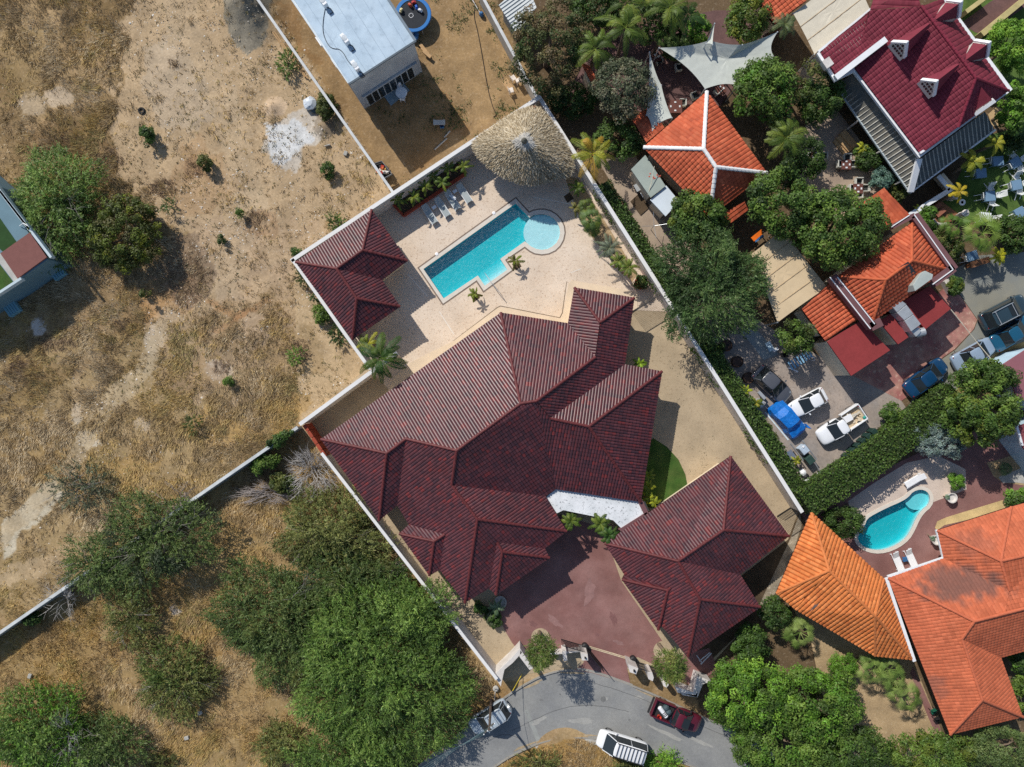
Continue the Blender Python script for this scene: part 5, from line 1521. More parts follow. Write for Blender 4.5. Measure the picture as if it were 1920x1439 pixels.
# --- wild trees and bushes of the dry fields
tree('bright green thorn tree beside the left edge house', 112, 384, 72, 90, 3.6, 'spray', G_ACA, crown_z=1.6, twigs=6)
tree('yellow-green bushy tree with a brown shaded side in the dry field', 238, 440, 74, 72, 3.6, 'broad', G_YELLOW + [lin(92, 92, 50), lin(70, 80, 36)], crown_z=1.6, r=.45, leaf=.2, per=80, density=1.6)
tree('dark green shrub standing alone on the bare plot', 278, 256, 15, 19, 1.5, 'broad', G_DEEP, 'shrub', 'shrub', crown_z=.6, r=.3, per=60)
tree('sprawling dark thorn tree leaning over the block wall', 285, 1015, 112, 82, 3.2, 'spray', G_ACAD + [lin(58, 70, 44)], crown_z=2.0, twigs=7, dens=40)
tree('thin dark thorn tree astride the block wall further west', 185, 1062, 62, 46, 3.2, 'spray', G_ACAD, crown_z=1.5, twigs=10, dens=35)
tree('sparse pale olive bush at the end of the sandy track', 150, 912, 58, 36, 2.2, 'spray', G_GREY, 'shrub', 'shrub', crown_z=.9, twigs=10, dens=18)
tree('olive shrub half dried beside the dark thorn tree', 248, 1160, 46, 40, 2.2, 'spray', G_ACAO, 'shrub', 'shrub', crown_z=.9, twigs=7, dens=40)
tree('olive thorn tree nearest the villa wall', 625, 1000, 102, 70, 2.8, 'spray', G_ACAO, crown_z=1.1, twigs=4, dens=48)
tree('broad dull green thorn tree west of the largest tree', 545, 1168, 132, 104, 3.2, 'spray', G_ACAD + [lin(96, 104, 52)], crown_z=1.3, twigs=5, dens=54)
tree('olive thorn tree in the middle of the wild thicket', 655, 1088, 96, 66, 3.0, 'spray', G_ACAD[:2] + G_ACAO[:1], crown_z=1.3, dens=48)
tree('largest green thorn tree filling the corner by the road', 718, 1264, 156, 160, 5.0, 'spray', G_ACA, crown_z=2.3, dens=59, irr=.25)
tree('leafy green thorn tree between the largest tree and the villa wall', 782, 1138, 66, 44, 4.0, 'spray', G_ACA, crown_z=2.0, dens=54)
tree('green thorn tree cut by the bottom edge beside the road', 660, 1425, 105, 56, 4.6, 'spray', G_ACA, crown_z=2.2, dens=54)
tree('rounded olive thorn bush in the open dry grass', 330, 1268, 72, 64, 1.9, 'spray', G_ACAO + [lin(78, 96, 40)], 'shrub', 'shrub', crown_z=.7, dens=45, twigs=6)
tree('fresh green thorn bush in the bottom left corner', 75, 1375, 108, 82, 3.6, 'spray', G_BRIGHT[:2] + G_ACA, crown_z=1.6, dens=54)
tree('dark thorn bush next to the bottom left green bush', 205, 1392, 58, 50, 3.0, 'spray', G_ACAD, 'shrub', 'shrub', crown_z=1.3, dens=48, twigs=4)
tree('small olive bush left of the largest tree trunk side', 528, 1392, 34, 40, 2.0, 'spray', G_ACAO, 'shrub', 'shrub', crown_z=.9)
tree('little green bush at the bottom edge of the dry grass', 300, 1432, 26, 16, 1.5, 'spray', G_ACAO, 'shrub', 'shrub', crown_z=.6)
tree('green climber on the block wall nearest the compound corner', 528, 822, 30, 14, 2.4, 'broad', G_DEEP, 'shrub', 'shrub', crown_z=1.5, rot=-.6, r=.35, per=70)
tree('green bush on the south foot of the block wall', 497, 868, 32, 20, 1.8, 'broad', G_MID, 'shrub', 'shrub', crown_z=.8, rot=-.5, r=.4, per=60)
tree('dark green bush under the dead grey branches', 530, 905, 28, 22, 1.4, 'broad', G_OLIVE, 'shrub', 'shrub', crown_z=.6, r=.35, per=50)
tree('small green bush on the block wall foot far west', 62, 1158, 22, 15, 1.4, 'broad', G_DEEP, 'shrub', 'shrub', crown_z=.6, r=.3, per=50)
tree('green weed bush on the road verge beside the white van', 1243, 1432, 26, 20, 1.4, 'spray', G_BRIGHT, 'shrub', 'shrub', crown_z=.5, dens=67)
tree('green weed bush at the bottom edge behind the white van', 1190, 1440, 40, 18, 1.2, 'spray', G_ACAO, 'shrub', 'shrub', crown_z=.4, dens=54)
tree('low olive weeds on the mound below the road', 1010, 1430, 42, 16, .9, 'spray', G_ACAO, 'shrub', 'shrub', crown_z=.3, dens=40)
SH = [(630, 418, 14, 16, 'below the north compound wall'), (556, 474, 11, 11, 'at the tip of the pool house wall'), (570, 516, 14, 20, 'against the pool house wall'), (604, 588, 18, 22, 'on the west side of the pool house roof'),
      (633, 630, 14, 18, 'beside the pool house wall south'), (612, 203, 20, 30, 'by the brown yard wall'), (540, 118, 16, 24, 'along the brown yard wall north'), (616, 322, 14, 18, 'by the lime spill'), (362, 795, 12, 14, 'in the golden grass'),
      (450, 402, 8, 10, 'on the bare plot, pale stony part'), (318, 388, 9, 12, 'in the stony ground east of the bushy tree'), (275, 552, 10, 10, 'below the bushy tree'), (555, 668, 13, 15, 'in the stony grass'), (415, 450, 9, 9, 'east of the dark trampled ground'),
      (300, 1062, 14, 10, 'under the dark thorn tree'), (430, 715, 12, 10, 'in the stony grass further south'), (590, 555, 9, 9, 'near the pool house west corner'), (385, 308, 16, 16, 'dried, near the lime spill')]
for i, (x, y, a, b, s_) in enumerate(SH):
    tree('small green shrub ' + s_, x, y, a, b, 1.1 + .3 * (i % 3), 'broad' if i % 2 else 'spray', [G_MID, G_DEEP, G_OLIVE][i % 3], 'shrub', 'shrub', crown_z=.45, **(dict(r=.25, leaf=.14, per=60) if i % 2 else dict(dens=60, sl=.4, leaf=.18)))


M_deadwood = mat('bleached_wood', lin(176, 172, 168), rough=.9, var=.25, scale=3)


def dead_bush(label, px, py, rpx, rpy, h, n=40, m=M_deadwood, lv=3):
    TREE_N[0] += 1
    rs = np.random.default_rng(500 + TREE_N[0])
    c = W(px, py, h * .5)
    e = thing('dead_bush', label, 'bush', (c.x, c.y, 0))
    twig_mesh(rpx / 20, rpy / 20, h, rs, n, .017, .1, lv).build('branches', m, e, local=True)
    return e


dead_bush('tangle of bleached dead branches beside the villa wall', 590, 884, 46, 44, 1.8, 70)
dead_bush('grey dead branches in the bottom left green bush', 130, 1372, 34, 46, 3.4, 34)
dead_bush('bleached dead branches hanging over the block wall', 120, 1122, 34, 42, 2.2, 26)
dead_bush('bare grey thorn bush above the dark thorn tree', 335, 940, 46, 34, 1.8, 40, mat('grey_twig', lin(150, 142, 138), var=.2))
dead_bush('grey dead patch of twigs inside the shaded grass below the wall', 510, 925, 60, 22, .9, 60, mat('grey_twig', lin(150, 142, 138)))
dead_bush('dry brown twiggy bush west of the largest tree', 560, 1310, 36, 24, .8, 40, mat('brown_twig', lin(120, 102, 80), var=.2))
dead_bush('small bleached twig heap by the villa wall', 745, 1065, 16, 14, .6, 30)

# --- gardens on the built side
tree('mottled brown-green tree at the corner of the brown yard', 1028, 88, 78, 92, 6.5, 'broad', G_RUST + G_DEEP[:1], crown_z=3.6, r=.5, leaf=.18, per=110, density=1.1)
tree('grey-green tree over the narrow shade sail', 1168, 168, 60, 62, 6.0, 'broad', G_GREY, crown_z=3.8, r=.5, leaf=.17, per=110)
tree('dark leafy bush left of the white ridged orange roof', 1160, 262, 48, 38, 3.2, 'broad', G_DEEP + G_MID[:1], crown_z=1.8, r=.5, per=100)
tree('dark bush in the shaded corner behind the palapa', 1075, 190, 52, 34, 2.4, 'broad', G_DEEP[:2], crown_z=1.2, r=.5, per=80)
tree('dark undergrowth tree at the top between the palms', 1120, 20, 60, 40, 4.0, 'broad', G_DEEP, crown_z=2.2, r=.5, per=90)
tree('dense dark tree behind the palms at the top edge', 1220, 40, 60, 46, 4.0, 'broad', G_DEEP, crown_z=2.2, r=.5, per=90)
tree('bright dense tree above the wide shade sail', 1403, 36, 42, 52, 5.5, 'broad', G_YELLOW[:2] + G_MID, crown_z=3.2, r=.5, per=120)
tree('small bright tree at the left of the pointed sail', 1308, 62, 22, 34, 4.0, 'broad', G_BRIGHT, crown_z=2.4, r=.4, per=90)
tree('large leaved tree between the shade sail and the veranda', 1432, 172, 66, 66, 6.0, 'broad', G_BRIGHT[:1] + G_MID, crown_z=3.8, r=.6, leaf=.28, per=90, asp=.45)
tree('thin brown-green tree against the beige top canopy', 1500, 158, 48, 44, 5.5, 'broad', G_OLIVE + G_RUST[:1], crown_z=3.2, r=.45, per=70, density=.8)
tree('deep green tree beside the veranda roof', 1536, 190, 42, 50, 5.0, 'broad', G_DEEP + G_MID[:2], crown_z=3.0, r=.5, leaf=.26, per=90, asp=.4)
tree('dark tree below the deep green tree by the terrace', 1510, 300, 40, 40, 4.0, 'broad', G_DEEP, crown_z=2.2, r=.5, per=80)
tree('big dense dark green tree next to the beige canopy, west half', 1462, 378, 72, 66, 7.0, 'broad', G_DEEP + G_MID[1:], crown_z=4.4, r=.65, leaf=.24, per=130)
tree('big dense dark green tree next to the beige canopy, east half', 1568, 430, 94, 78, 7.5, 'broad', G_DEEP + G_MID, crown_z=4.6, r=.65, leaf=.24, per=130)
tree('round glossy tree south of the white ridged orange roof', 1304, 408, 54, 52, 6.0, 'broad', G_YELLOW[:1] + G_DEEP[1:] + G_MID, crown_z=3.8, r=.5, leaf=.22, per=120)
tree('big feathery dark green tree overhanging the clipped hedge', 1330, 532, 98, 92, 6.5, 'spray', [lin(58, 82, 42), lin(72, 98, 50), lin(92, 116, 62)], crown_z=4.0, dens=70)
tree('round bushy tree over the pale blue bench', 1490, 632, 34, 36, 4.2, 'broad', G_OLIVE[:2] + G_MID, crown_z=2.6, r=.5, per=110)
tree('grey-blue shrub by the veranda corner', 1650, 338, 22, 24, 2.0, 'broad', [lin(92, 122, 108), lin(110, 140, 124)], 'shrub', 'shrub', crown_z=1.1, r=.4, per=90)
tree('dark shrubs between the terrace tables and the veranda', 1628, 300, 30, 24, 2.0, 'broad', G_DEEP + G_YELLOW[:1], 'shrub', 'shrub', crown_z=1.0, rot=.9, r=.4, per=80)
tree('shrub behind the plain orange roof', 1685, 358, 18, 24, 1.8, 'broad', G_OLIVE, 'shrub', 'shrub', crown_z=.9, r=.35, per=80)
tree('bright green tree at the upper right edge', 1895, 88, 52, 50, 5.5, 'broad', G_BRIGHT, crown_z=3.2, r=.5, leaf=.26, per=120, asp=.4)
tree('white flowering green tree at the right edge by the lawn', 1898, 205, 32, 48, 4.5, 'broad', G_BRIGHT[:2] + G_DEEP[2:], crown_z=2.6, r=.45, per=100)
tree('green bush under the flowering tree on the lawn edge', 1900, 265, 26, 24, 2.2, 'broad', G_DEEP, 'shrub', 'shrub', crown_z=1.2, r=.4, per=80)
tree('leafy shrub between the terrace wall and the wooden deck', 1738, 412, 20, 26, 2.2, 'broad', G_DEEP + G_BRIGHT[:1], 'shrub', 'shrub', crown_z=1.2, r=.35, per=80)
tree('olive shrub against the maroon parapet of the restaurant', 1772, 462, 40, 26, 2.6, 'broad', G_OLIVE + G_DEEP[1:], 'shrub', 'shrub', crown_z=1.4, rot=.6, r=.4, per=90)
tree('dark hedge like bush at the right edge above the side street', 1900, 440, 32, 36, 2.8, 'broad', G_DEEP + G_MID[:1], 'shrub', 'shrub', crown_z=1.5, r=.4, per=90)
tree('green bush at the lawn edge right of the fan palm', 1870, 428, 20, 18, 1.8, 'broad', G_OLIVE, 'shrub', 'shrub', crown_z=.9, r=.35, per=70)
tree('bush in a white planter beside the restaurant corner', 1790, 538, 16, 18, 1.8, 'broad', G_YELLOW[:1] + G_DEEP[1:], 'shrub', 'shrub', crown_z=1.2, r=.3, per=90)
tree('big round dark tree beside the maroon flat roof', 1838, 775, 72, 62, 6.5, 'broad', G_DEEP + G_MID + G_YELLOW[:1], crown_z=3.8, r=.6, leaf=.24, per=130)
tree('round tree crown touching the silver parked car', 1838, 708, 60, 40, 5.5, 'broad', G_DEEP[1:] + G_MID, crown_z=3.4, r=.55, leaf=.22, per=120)
tree('silver-blue leaved tree beside the long hedge', 1757, 828, 52, 36, 3.2, 'broad', G_SILVER, crown_z=1.8, r=.4, leaf=.17, per=110, rot=.2)
tree('pair of leafy bushes at the hedge end of the parking yard', 1674, 778, 26, 22, 1.9, 'broad', G_MID + G_DEEP[1:], 'shrub', 'shrub', crown_z=1.0, r=.4, per=90)
tree('round dark bush at the foot of the kidney pool', 1580, 980, 42, 34, 2.6, 'broad', G_DEEP + G_OLIVE[:1], 'shrub', 'shrub', crown_z=1.3, r=.4, leaf=.15, per=110, irr=.08)
tree('clipped round bush in the gravel terrace bed', 1791, 903, 18, 17, 1.4, 'broad', G_BRIGHT[:2], 'shrub', 'shrub', crown_z=.6, r=.3, leaf=.12, per=110, irr=.05)
tree('round green bush at the right edge above the salmon roof', 1906, 935, 24, 24, 2.4, 'broad', G_BRIGHT[:2] + G_DEEP[1:], 'shrub', 'shrub', crown_z=1.4, r=.4, per=110)
tree('tall green bush overlapping the salmon roof corner', 1908, 985, 18, 40, 3.8, 'broad', G_DEEP + G_BRIGHT[:1], 'shrub', 'shrub', crown_z=2.4, r=.4, per=110)
tree('bright green tree at the road bend beside the white corner wall', 1400, 1300, 90, 66, 5.4, 'broad', G_BRIGHT + G_MID[:1], crown_z=3.0, r=.6, leaf=.2, per=120, density=2.6, irr=.15)
tree('bright green tree by the road, middle crown of three', 1522, 1318, 92, 76, 5.4, 'broad', G_BRIGHT[:2] + G_MID, crown_z=3.0, r=.6, leaf=.2, per=120, density=2.6, irr=.15)
tree('dense green tree by the road above the bottom edge', 1460, 1392, 110, 60, 5.0, 'broad', G_MID + G_BRIGHT[:1], crown_z=2.8, r=.6, leaf=.2, per=110, density=2.6, irr=.15)
tree('dark green tree at the bottom edge near the bare garden soil', 1590, 1405, 80, 50, 5.0, 'broad', G_DEEP + G_MID[:2], crown_z=2.8, r=.6, leaf=.2, per=110, density=2.6, irr=.15)
tree('green tree at the bottom edge below the salmon house corner', 1740, 1412, 90, 44, 4.6, 'broad', G_MID + G_YELLOW[:1], crown_z=2.6, r=.55, leaf=.2, per=110, density=2.6, irr=.15)
tree('pale green tree in the bottom right corner', 1872, 1405, 76, 48, 4.6, 'broad', [lin(96, 116, 62), lin(116, 134, 78), lin(84, 104, 56)], crown_z=2.6, r=.5, leaf=.2, per=110, asp=.35)
tree('round clipped bright bush in the bare back garden', 1580, 1248, 28, 26, 2.2, 'broad', G_BRIGHT[:2], 'shrub', 'shrub', crown_z=1.0, r=.35, leaf=.13, per=120, irr=.05)
tree('dark green bush at the west corner of the amber roof', 1452, 1150, 34, 32, 3.0, 'broad', G_DEEP + G_OLIVE[:1], 'shrub', 'shrub', crown_z=1.6, r=.45, per=100)
tree('dark bush behind the garage gable', 1408, 1212, 40, 42, 2.8, 'broad', G_DEEP, 'shrub', 'shrub', crown_z=1.4, r=.45, per=90)
tree('green bush at the right edge beside the salmon wall', 1908, 1238, 20, 26, 2.4, 'broad', G_DEEP + G_BRIGHT[:1], 'shrub', 'shrub', crown_z=1.3, r=.4, per=90)
tree('low green bush at the right edge further south', 1916, 1300, 16, 40, 2.4, 'broad', G_MID, 'shrub', 'shrub', crown_z=1.2, r=.4, per=90)
tree('round brush headed tree at the west side of the driveway gate', 1015, 1219, 24, 25, 5.8, 'spray', [lin(84, 106, 44), lin(106, 124, 56), lin(132, 138, 70)], crown_z=4.4, rz=1.7, dens=130, m=4, sl=.45, leaf=.4, wid=.06, irr=.08, flat=.9, trunk_r=.14)
tree('round brush headed tree at the east side of the driveway gate', 1255, 1244, 26, 26, 5.8, 'spray', [lin(84, 106, 44), lin(106, 124, 56), lin(132, 138, 70)], crown_z=4.4, rz=1.7, dens=130, m=4, sl=.45, leaf=.4, wid=.06, irr=.08, flat=.9, trunk_r=.14)
tree('dark low planting beside the villa porch', 925, 1160, 22, 16, 1.0, 'broad', G_DEEP + G_GREY[:1], 'shrub', 'shrub', crown_z=.4, rot=.9, r=.3, per=80)
tree('ivy like dark plants under the villa eave at the driveway', 900, 1140, 14, 12, 1.0, 'broad', G_DEEP, 'shrub', 'shrub', crown_z=.4, r=.3, per=80)
tree('shaded shrub behind the palms on the north garden edge', 1270, 90, 34, 26, 2.6, 'broad', G_DEEP, 'shrub', 'shrub', crown_z=1.4, r=.4, per=80)
tree('rounded potted shrub on the lower terrace corner', 1345, 655, 16, 10, 1.4, 'broad', G_DEEP, 'shrub', 'shrub', crown_z=.7, r=.3, per=60)
tree('creeper bush spilling over the tarp car', 1440, 820, 16, 40, 1.2, 'broad', G_OLIVE + [lin(120, 112, 70)], 'shrub', 'shrub', crown_z=.6, rot=-.5, r=.35, per=70)


def hedge(label, line, wpx, h, cols, seed):
    rs = np.random.default_rng(seed)
    pts = [W(p[0], p[1], h) for p in line]
    c = sum(pts, Vector()) / len(pts)
    e = thing('hedge', label, 'hedge', (c.x, c.y, 0))
    w = wpx / 20 * (H - h) / H
    mb = MB(); Vs = []; Fs = []; Ks = []; off = 0
    for i in range(len(pts) - 1):
        A, B = pts[i], pts[i + 1]; d = B - A; L1 = d.length; d = d.normalized(); s = Vector((-d.y, d.x, 0)); rz = math.atan2(d.y, d.x)
        mb.box(((A.x + B.x) / 2, (A.y + B.y) / 2, (h - .25) / 2), (L1, w - .35, h - .25), rz)
        n = int(L1 * (w + 2 * h) * 62)
        u = rs.uniform(0, L1, n); q = rs.uniform(-h * .8, w + h * .8, n)
        side = np.where(q < 0, -1, np.where(q > w, 1, 0))
        y = np.clip(q, 0, w) - w / 2; z = h - np.where(q < 0, -q, np.where(q > w, q - w, 0))
        lump = fbm(u * .8 + i * 30, y * .8 + 20, seed, 3)
        bul = (lump - .5) * .5
        y = y + side * (bul + rs.normal(0, .06, n)); z = z + np.where(side == 0, bul + rs.normal(0, .07, n), 0)
        pos = np.array(A)[None] * np.array([1, 1, 0]) + np.outer(u, d) + np.outer(y, s); pos[:, 2] = np.maximum(z, .05)
        nr = np.outer(side, s) + np.array([0, 0, 1.0]) * (side == 0)[:, None] + np.array([0, 0, .3])
        V, F = leaf_quads(pos, nr, .2 * rs.uniform(.7, 1.3, n), .12 * rs.uniform(.7, 1.3, n), rs, .55)
        pick = rs.integers(0, len(cols), n)
        K = shade(np.array(cols)[pick] * (.75 + .5 * lump)[:, None], n, rs, .2)
        Vs.append(V); Fs.append(F + off); Ks.append(np.repeat(K, 4, 0)); off += len(V)
    np_obj('foliage', np.concatenate(Vs), np.concatenate(Fs), M_leaf, e, cols=np.concatenate(Ks))
    mb.build('hedge_core', mat('hedge_inside', lin(44, 58, 26), rough=.95, var=.3, scale=4), e)  # solid dark box core, added to block the gaps between the leaves
    return e


hedge('clipped hedge along the white wall, upper stretch to the feathery tree', [(1128, 345), (1208, 470), (1290, 598)], 34, 1.7, G_DEEP + G_MID[:1], 61)
hedge('clipped hedge along the white wall beside the parked cars', [(1318, 640), (1425, 806), (1515, 944)], 38, 1.9, G_DEEP + G_MID[:2], 62)
hedge('tall hedge between the parking yard and the kidney pool', [(1512, 948), (1620, 880), (1700, 818), (1800, 738)], 52, 2.6, G_DEEP + G_MID[:2] + G_OLIVE[:1], 63)


# ------------------------------------------------------------------ palms
def palm(label, px, py, rpx, h, nf=16, cols=G_BRIGHT, name='palm', kind='feather', droop=.75, seed=None, group=None, trunk_r=.13, lw=.22, pairs=20, wide=.07, elev=(.1, 1.0), trunk_m=None, clump=False):
    TREE_N[0] += 1
    rs = np.random.default_rng(900 + TREE_N[0])
    c = W(px, py, h); gz = 0.0
    e = thing(name, label, 'palm', (c.x, c.y, gz), group=group)
    L1 = rpx / 20 * (H - h) / H * 1.08
    V = []; F = []; K = []
    def quad(a, b_, c_, d_, col):
        s0 = len(V); V.extend([a, b_, c_, d_]); K.extend([col] * 4); F.append((s0, s0 + 1, s0 + 2, s0 + 3))
    for i in range(nf):
        az = i * 2.39996 + rs.normal(0, .15); t_ = i / max(1, nf - 1)
        el = elev[0] + (elev[1] - elev[0]) * t_ + rs.normal(0, .08)
        ln = L1 * rs.uniform(.82, 1.1) * (1.0 if kind == 'fan' else 1.08)
        dr = droop * rs.uniform(.8, 1.25)
        hd = np.array([math.cos(az), math.sin(az), 0]); sd = np.array([-math.sin(az), math.cos(az), 0])
        base = np.array(cols[rs.integers(0, len(cols))]) * rs.uniform(.8, 1.2)
        swirl = rs.normal(0, .12)
        root = np.array([0, 0, h - gz]) + (hd * rs.uniform(0, .5) + sd * rs.normal(0, .3) if clump else 0)
        ce = max(.35, math.cos(el))

        def rach(s):
            return root + hd * ln * s * (ce + .15 * (1 - s)) + sd * ln * swirl * s * s + np.array([0, 0, ln * (math.sin(el) * s - dr * s * s * (.6 + .4 * math.sin(el)))])
        if kind == 'feather':
            P0 = rach(0)
            for k in range(7):
                a, b_ = rach(k / 7), rach((k + 1) / 7)
                w = .035
                quad(a - sd * w, b_ - sd * w * .6, b_ + sd * w * .6, a + sd * w, base * np.array([1.25, 1.15, .9]))
            for k in range(pairs):
                s = .1 + .9 * (k + .5) / pairs
                p = rach(s); fw = rach(min(1, s + .04)) - rach(s - .04); fw /= max(np.linalg.norm(fw), 1e-6)
                ll = ln * lw * (math.sin(math.pi * (.12 + .8 * s)) ** .7) * rs.uniform(.85, 1.15)
                for g_ in (-1, 1):
                    dv = sd * g_ * .85 + fw * .6 + np.array([0, 0, -.25 + rs.normal(0, .1)]); dv /= np.linalg.norm(dv)
                    tip = p + dv * ll; wv = fw * wide * .5
                    mid = p + dv * ll * .45
                    col = base * rs.uniform(.85, 1.15)
                    quad(p, mid - wv, tip, mid + wv, col)
        else:
            p1 = rach(.55)
            for k in range(2):
                a, b_ = rach(.55 * k / 2), rach(.55 * (k + 1) / 2)
                quad(a - sd * .025, b_ - sd * .02, b_ + sd * .02, a + sd * .025, base)
            fw = rach(.6) - rach(.5); fw /= np.linalg.norm(fw)
            for k in range(17):
                an = (k / 16 - .5) * 4.0
                dv = fw * math.cos(an) + sd * math.sin(an) + np.array([0, 0, -.25 - .12 * abs(an)]); dv /= np.linalg.norm(dv)
                ll = ln * .45 * (1 - .18 * abs(an) / 2) * rs.uniform(.9, 1.1)
                tip = p1 + dv * ll; cr_ = np.cross(dv, np.array([0, 0, 1.0])); cr_ /= max(np.linalg.norm(cr_), 1e-6)
                mid = p1 + dv * ll * .55; wv = cr_ * ll * .048
                quad(p1, mid - wv, tip, mid + wv, base * rs.uniform(.85, 1.15))
    np_obj('fronds', np.array(V), np.array(F), M_leaf, e, cols=np.array(K), local=True)
    lean = Vector((rs.normal(0, .1), rs.normal(0, .1), 0))
    MB().tube([lean + Vector((0, 0, -.1)), lean * .4 + Vector((0, 0, h * .5)), Vector((0, 0, h))], [trunk_r * 1.5, trunk_r, trunk_r * .9], 8).build('trunk', trunk_m or M_bark, e, local=True)
    return e


G_PALM = [lin(74, 96, 36), lin(92, 114, 42), lin(112, 128, 52)]
G_PALMY = [lin(132, 138, 44), lin(156, 156, 50), lin(110, 124, 42)]
G_PALMD = [lin(48, 76, 34), lin(62, 92, 38), lin(80, 106, 46)]
palm('big coconut palm at the wall corner beside the villa', 713, 672, 46, 4.6, 17, G_PALMD + G_PALM[:1], 'coconut_palm', lw=.2, wide=.08, pairs=30, droop=.9)
palm('smaller yellow-green palm beside the big coconut palm', 690, 644, 22, 2.8, 11, G_PALMY, pairs=14)
for i, (x, y, s_) in enumerate(((745, 374, 'first from the pool house'), (776, 370, 'second from the pool house'), (797, 350, 'third from the pool house'), (811, 330, 'by the wall in the middle'), (829, 342, 'in front of the middle one'),
                                (840, 316, 'second from the palapa'), (869, 312, 'nearest the palapa'))):
    palm('planter palm in the red edged bed, ' + s_, x, y, 17, 1.9, 9, G_PALMY[2:] + G_PALM, 'planter_palm', group='palms in the red planter', pairs=13, trunk_r=.07, lw=.2, wide=.07)
palm('young palm in a dark planting square beside the pool steps', 966, 490, 15, 1.1, 8, G_PALMY[2:] + [lin(92, 92, 36)], 'young_palm', group='palms beside the pool', pairs=12, trunk_r=.07, wide=.1)
palm('young palm in a dark planting square at the pool south side', 889, 552, 14, 1.1, 8, G_PALMY[2:] + [lin(92, 92, 36)], 'young_palm', group='palms beside the pool', pairs=12, trunk_r=.07, wide=.1)
palm('small feather palm at the palapa end of the east bed', 1083, 352, 16, 1.8, 12, G_PALM, 'bed_palm', pairs=13, trunk_r=.08)
palm('bronze tinged palm in the east bed', 1080, 390, 14, 1.4, 11, [lin(120, 116, 66), lin(100, 104, 52)], 'bed_palm', pairs=12, trunk_r=.08)
palm('green fan palm in the east bed above the dense clump', 1100, 388, 18, 1.9, 15, G_PALM, 'fan_palm', 'fan', trunk_r=.1)
palm('dense fan palm in the middle of the east bed', 1108, 412, 25, 2.2, 24, G_PALM + [lin(96, 120, 66)], 'fan_palm', 'fan', trunk_r=.12)
palm('low fan palm at the lower side of the dense clump', 1113, 430, 18, 1.6, 16, G_PALM, 'fan_palm', 'fan', trunk_r=.1)
palm('blue-grey spiky palm in the east bed', 1142, 466, 26, 2.0, 20, [lin(112, 124, 106), lin(92, 106, 88)], 'blue_palm', lw=.16, wide=.05, pairs=18, trunk_r=.12)
palm('feather palm below the blue-grey palm', 1160, 490, 18, 2.4, 12, G_PALM, 'bed_palm', pairs=14, trunk_r=.08)
palm('feather palm casting frond shadows on the deck', 1178, 502, 19, 2.6, 12, G_PALMY[2:] + G_PALM, 'bed_palm', pairs=14, trunk_r=.08)
palm('yellowing coconut palm beside the palapa wall', 1112, 288, 42, 4.4, 15, G_PALMY + [lin(172, 140, 52)], 'coconut_palm', pairs=20, wide=.09)
for i, (x, y, r, h, c_, s_) in enumerate(((1116, 92, 44, 5.0, G_PALM, 'royal palm nearest the mottled tree'), (1172, 52, 48, 5.5, G_PALM, 'royal palm above the grey-green tree'), (1176, 8, 40, 5.5, G_PALM, 'royal palm cut by the top edge'),
                                          (1256, 14, 48, 5.5, G_PALM, 'royal palm at the top edge, third from the mottled tree'), (1290, 30, 36, 4.5, G_PALMD, 'dark feather palm left of the bright dense tree'))):
    palm(s_, x, y, r, h, 12, c_, 'royal_palm', pairs=24, lw=.2, wide=.09, droop=.9)
for i, (x, y, s_) in enumerate(((1240, 72, 'spiky yucca nearest the sail corner'), (1262, 78, 'spiky yucca in the middle above the sail'), (1290, 80, 'spiky yucca at the small bright tree'))):
    palm(s_, x, y, 16, 2.8, 16, [lin(92, 116, 54), lin(110, 132, 66)], 'yucca', 'fan', trunk_r=.1)
palm('feathery palm at the terrace north side', 1474, 258, 44, 4.6, 16, G_PALM, pairs=24, wide=.08)
palm('grey-green palm on the beige top canopy corner', 1472, 46, 26, 4.0, 14, [lin(96, 112, 72), lin(80, 96, 60)], pairs=16)
palm('shaded feather palm between the leafy trees', 1466, 215, 28, 3.6, 14, G_PALMD, pairs=16)
palm('small yellow plant on the terrace beside the tables', 1618, 278, 13, 1.4, 10, [lin(168, 172, 50), lin(146, 154, 48)], 'yellow_palm', pairs=10, trunk_r=.06, wide=.12)
palm('yellow-green palm touching the dark veranda eave', 1826, 303, 25, 3.0, 10, G_PALMY, 'yellow_palm', pairs=16, wide=.12, lw=.26)
palm('yellow-green palm at the east end of the veranda', 1868, 270, 20, 2.8, 10, G_PALMY, 'yellow_palm', pairs=14, wide=.1)
palm('golden palm on the lawn by the terrace wall', 1799, 360, 22, 2.8, 8, [lin(186, 166, 46), lin(168, 152, 44)], 'golden_palm', pairs=16, wide=.12, lw=.2)
palm('yellow plant between the terrace wall and the orange roof', 1722, 392, 10, 1.2, 10, G_PALMY, 'yellow_palm', pairs=10, trunk_r=.05, wide=.12)
palm('big bright fan palm between lawn and restaurant', 1842, 438, 42, 3.6, 17, [lin(112, 140, 54), lin(92, 124, 48), lin(132, 154, 66)], 'fan_palm', 'fan')
palm('fan palm beside the wooden deck', 1786, 424, 26, 3.0, 13, [lin(100, 130, 48), lin(84, 114, 42)], 'fan_palm', 'fan')
palm('yellow croton like palm above the side street', 1874, 481, 16, 1.6, 18, [lin(178, 176, 40), lin(156, 160, 42)], 'yellow_palm', pairs=10, wide=.12, trunk_r=.07)
palm('yellow plant beside the tarp covered car', 1398, 733, 13, 1.3, 16, [lin(176, 186, 50), lin(150, 164, 48)], 'yellow_palm', pairs=10, wide=.12, trunk_r=.06)
palm('yellow-green palm at the hedge beside the oil drum', 1418, 756, 14, 1.4, 12, G_PALMY, 'yellow_palm', pairs=10, wide=.1, trunk_r=.06)
palm('yellow plant beside the junk by the hedge corner', 1494, 864, 10, 1.0, 14, G_PALMY, 'yellow_palm', pairs=9, wide=.1, trunk_r=.05)
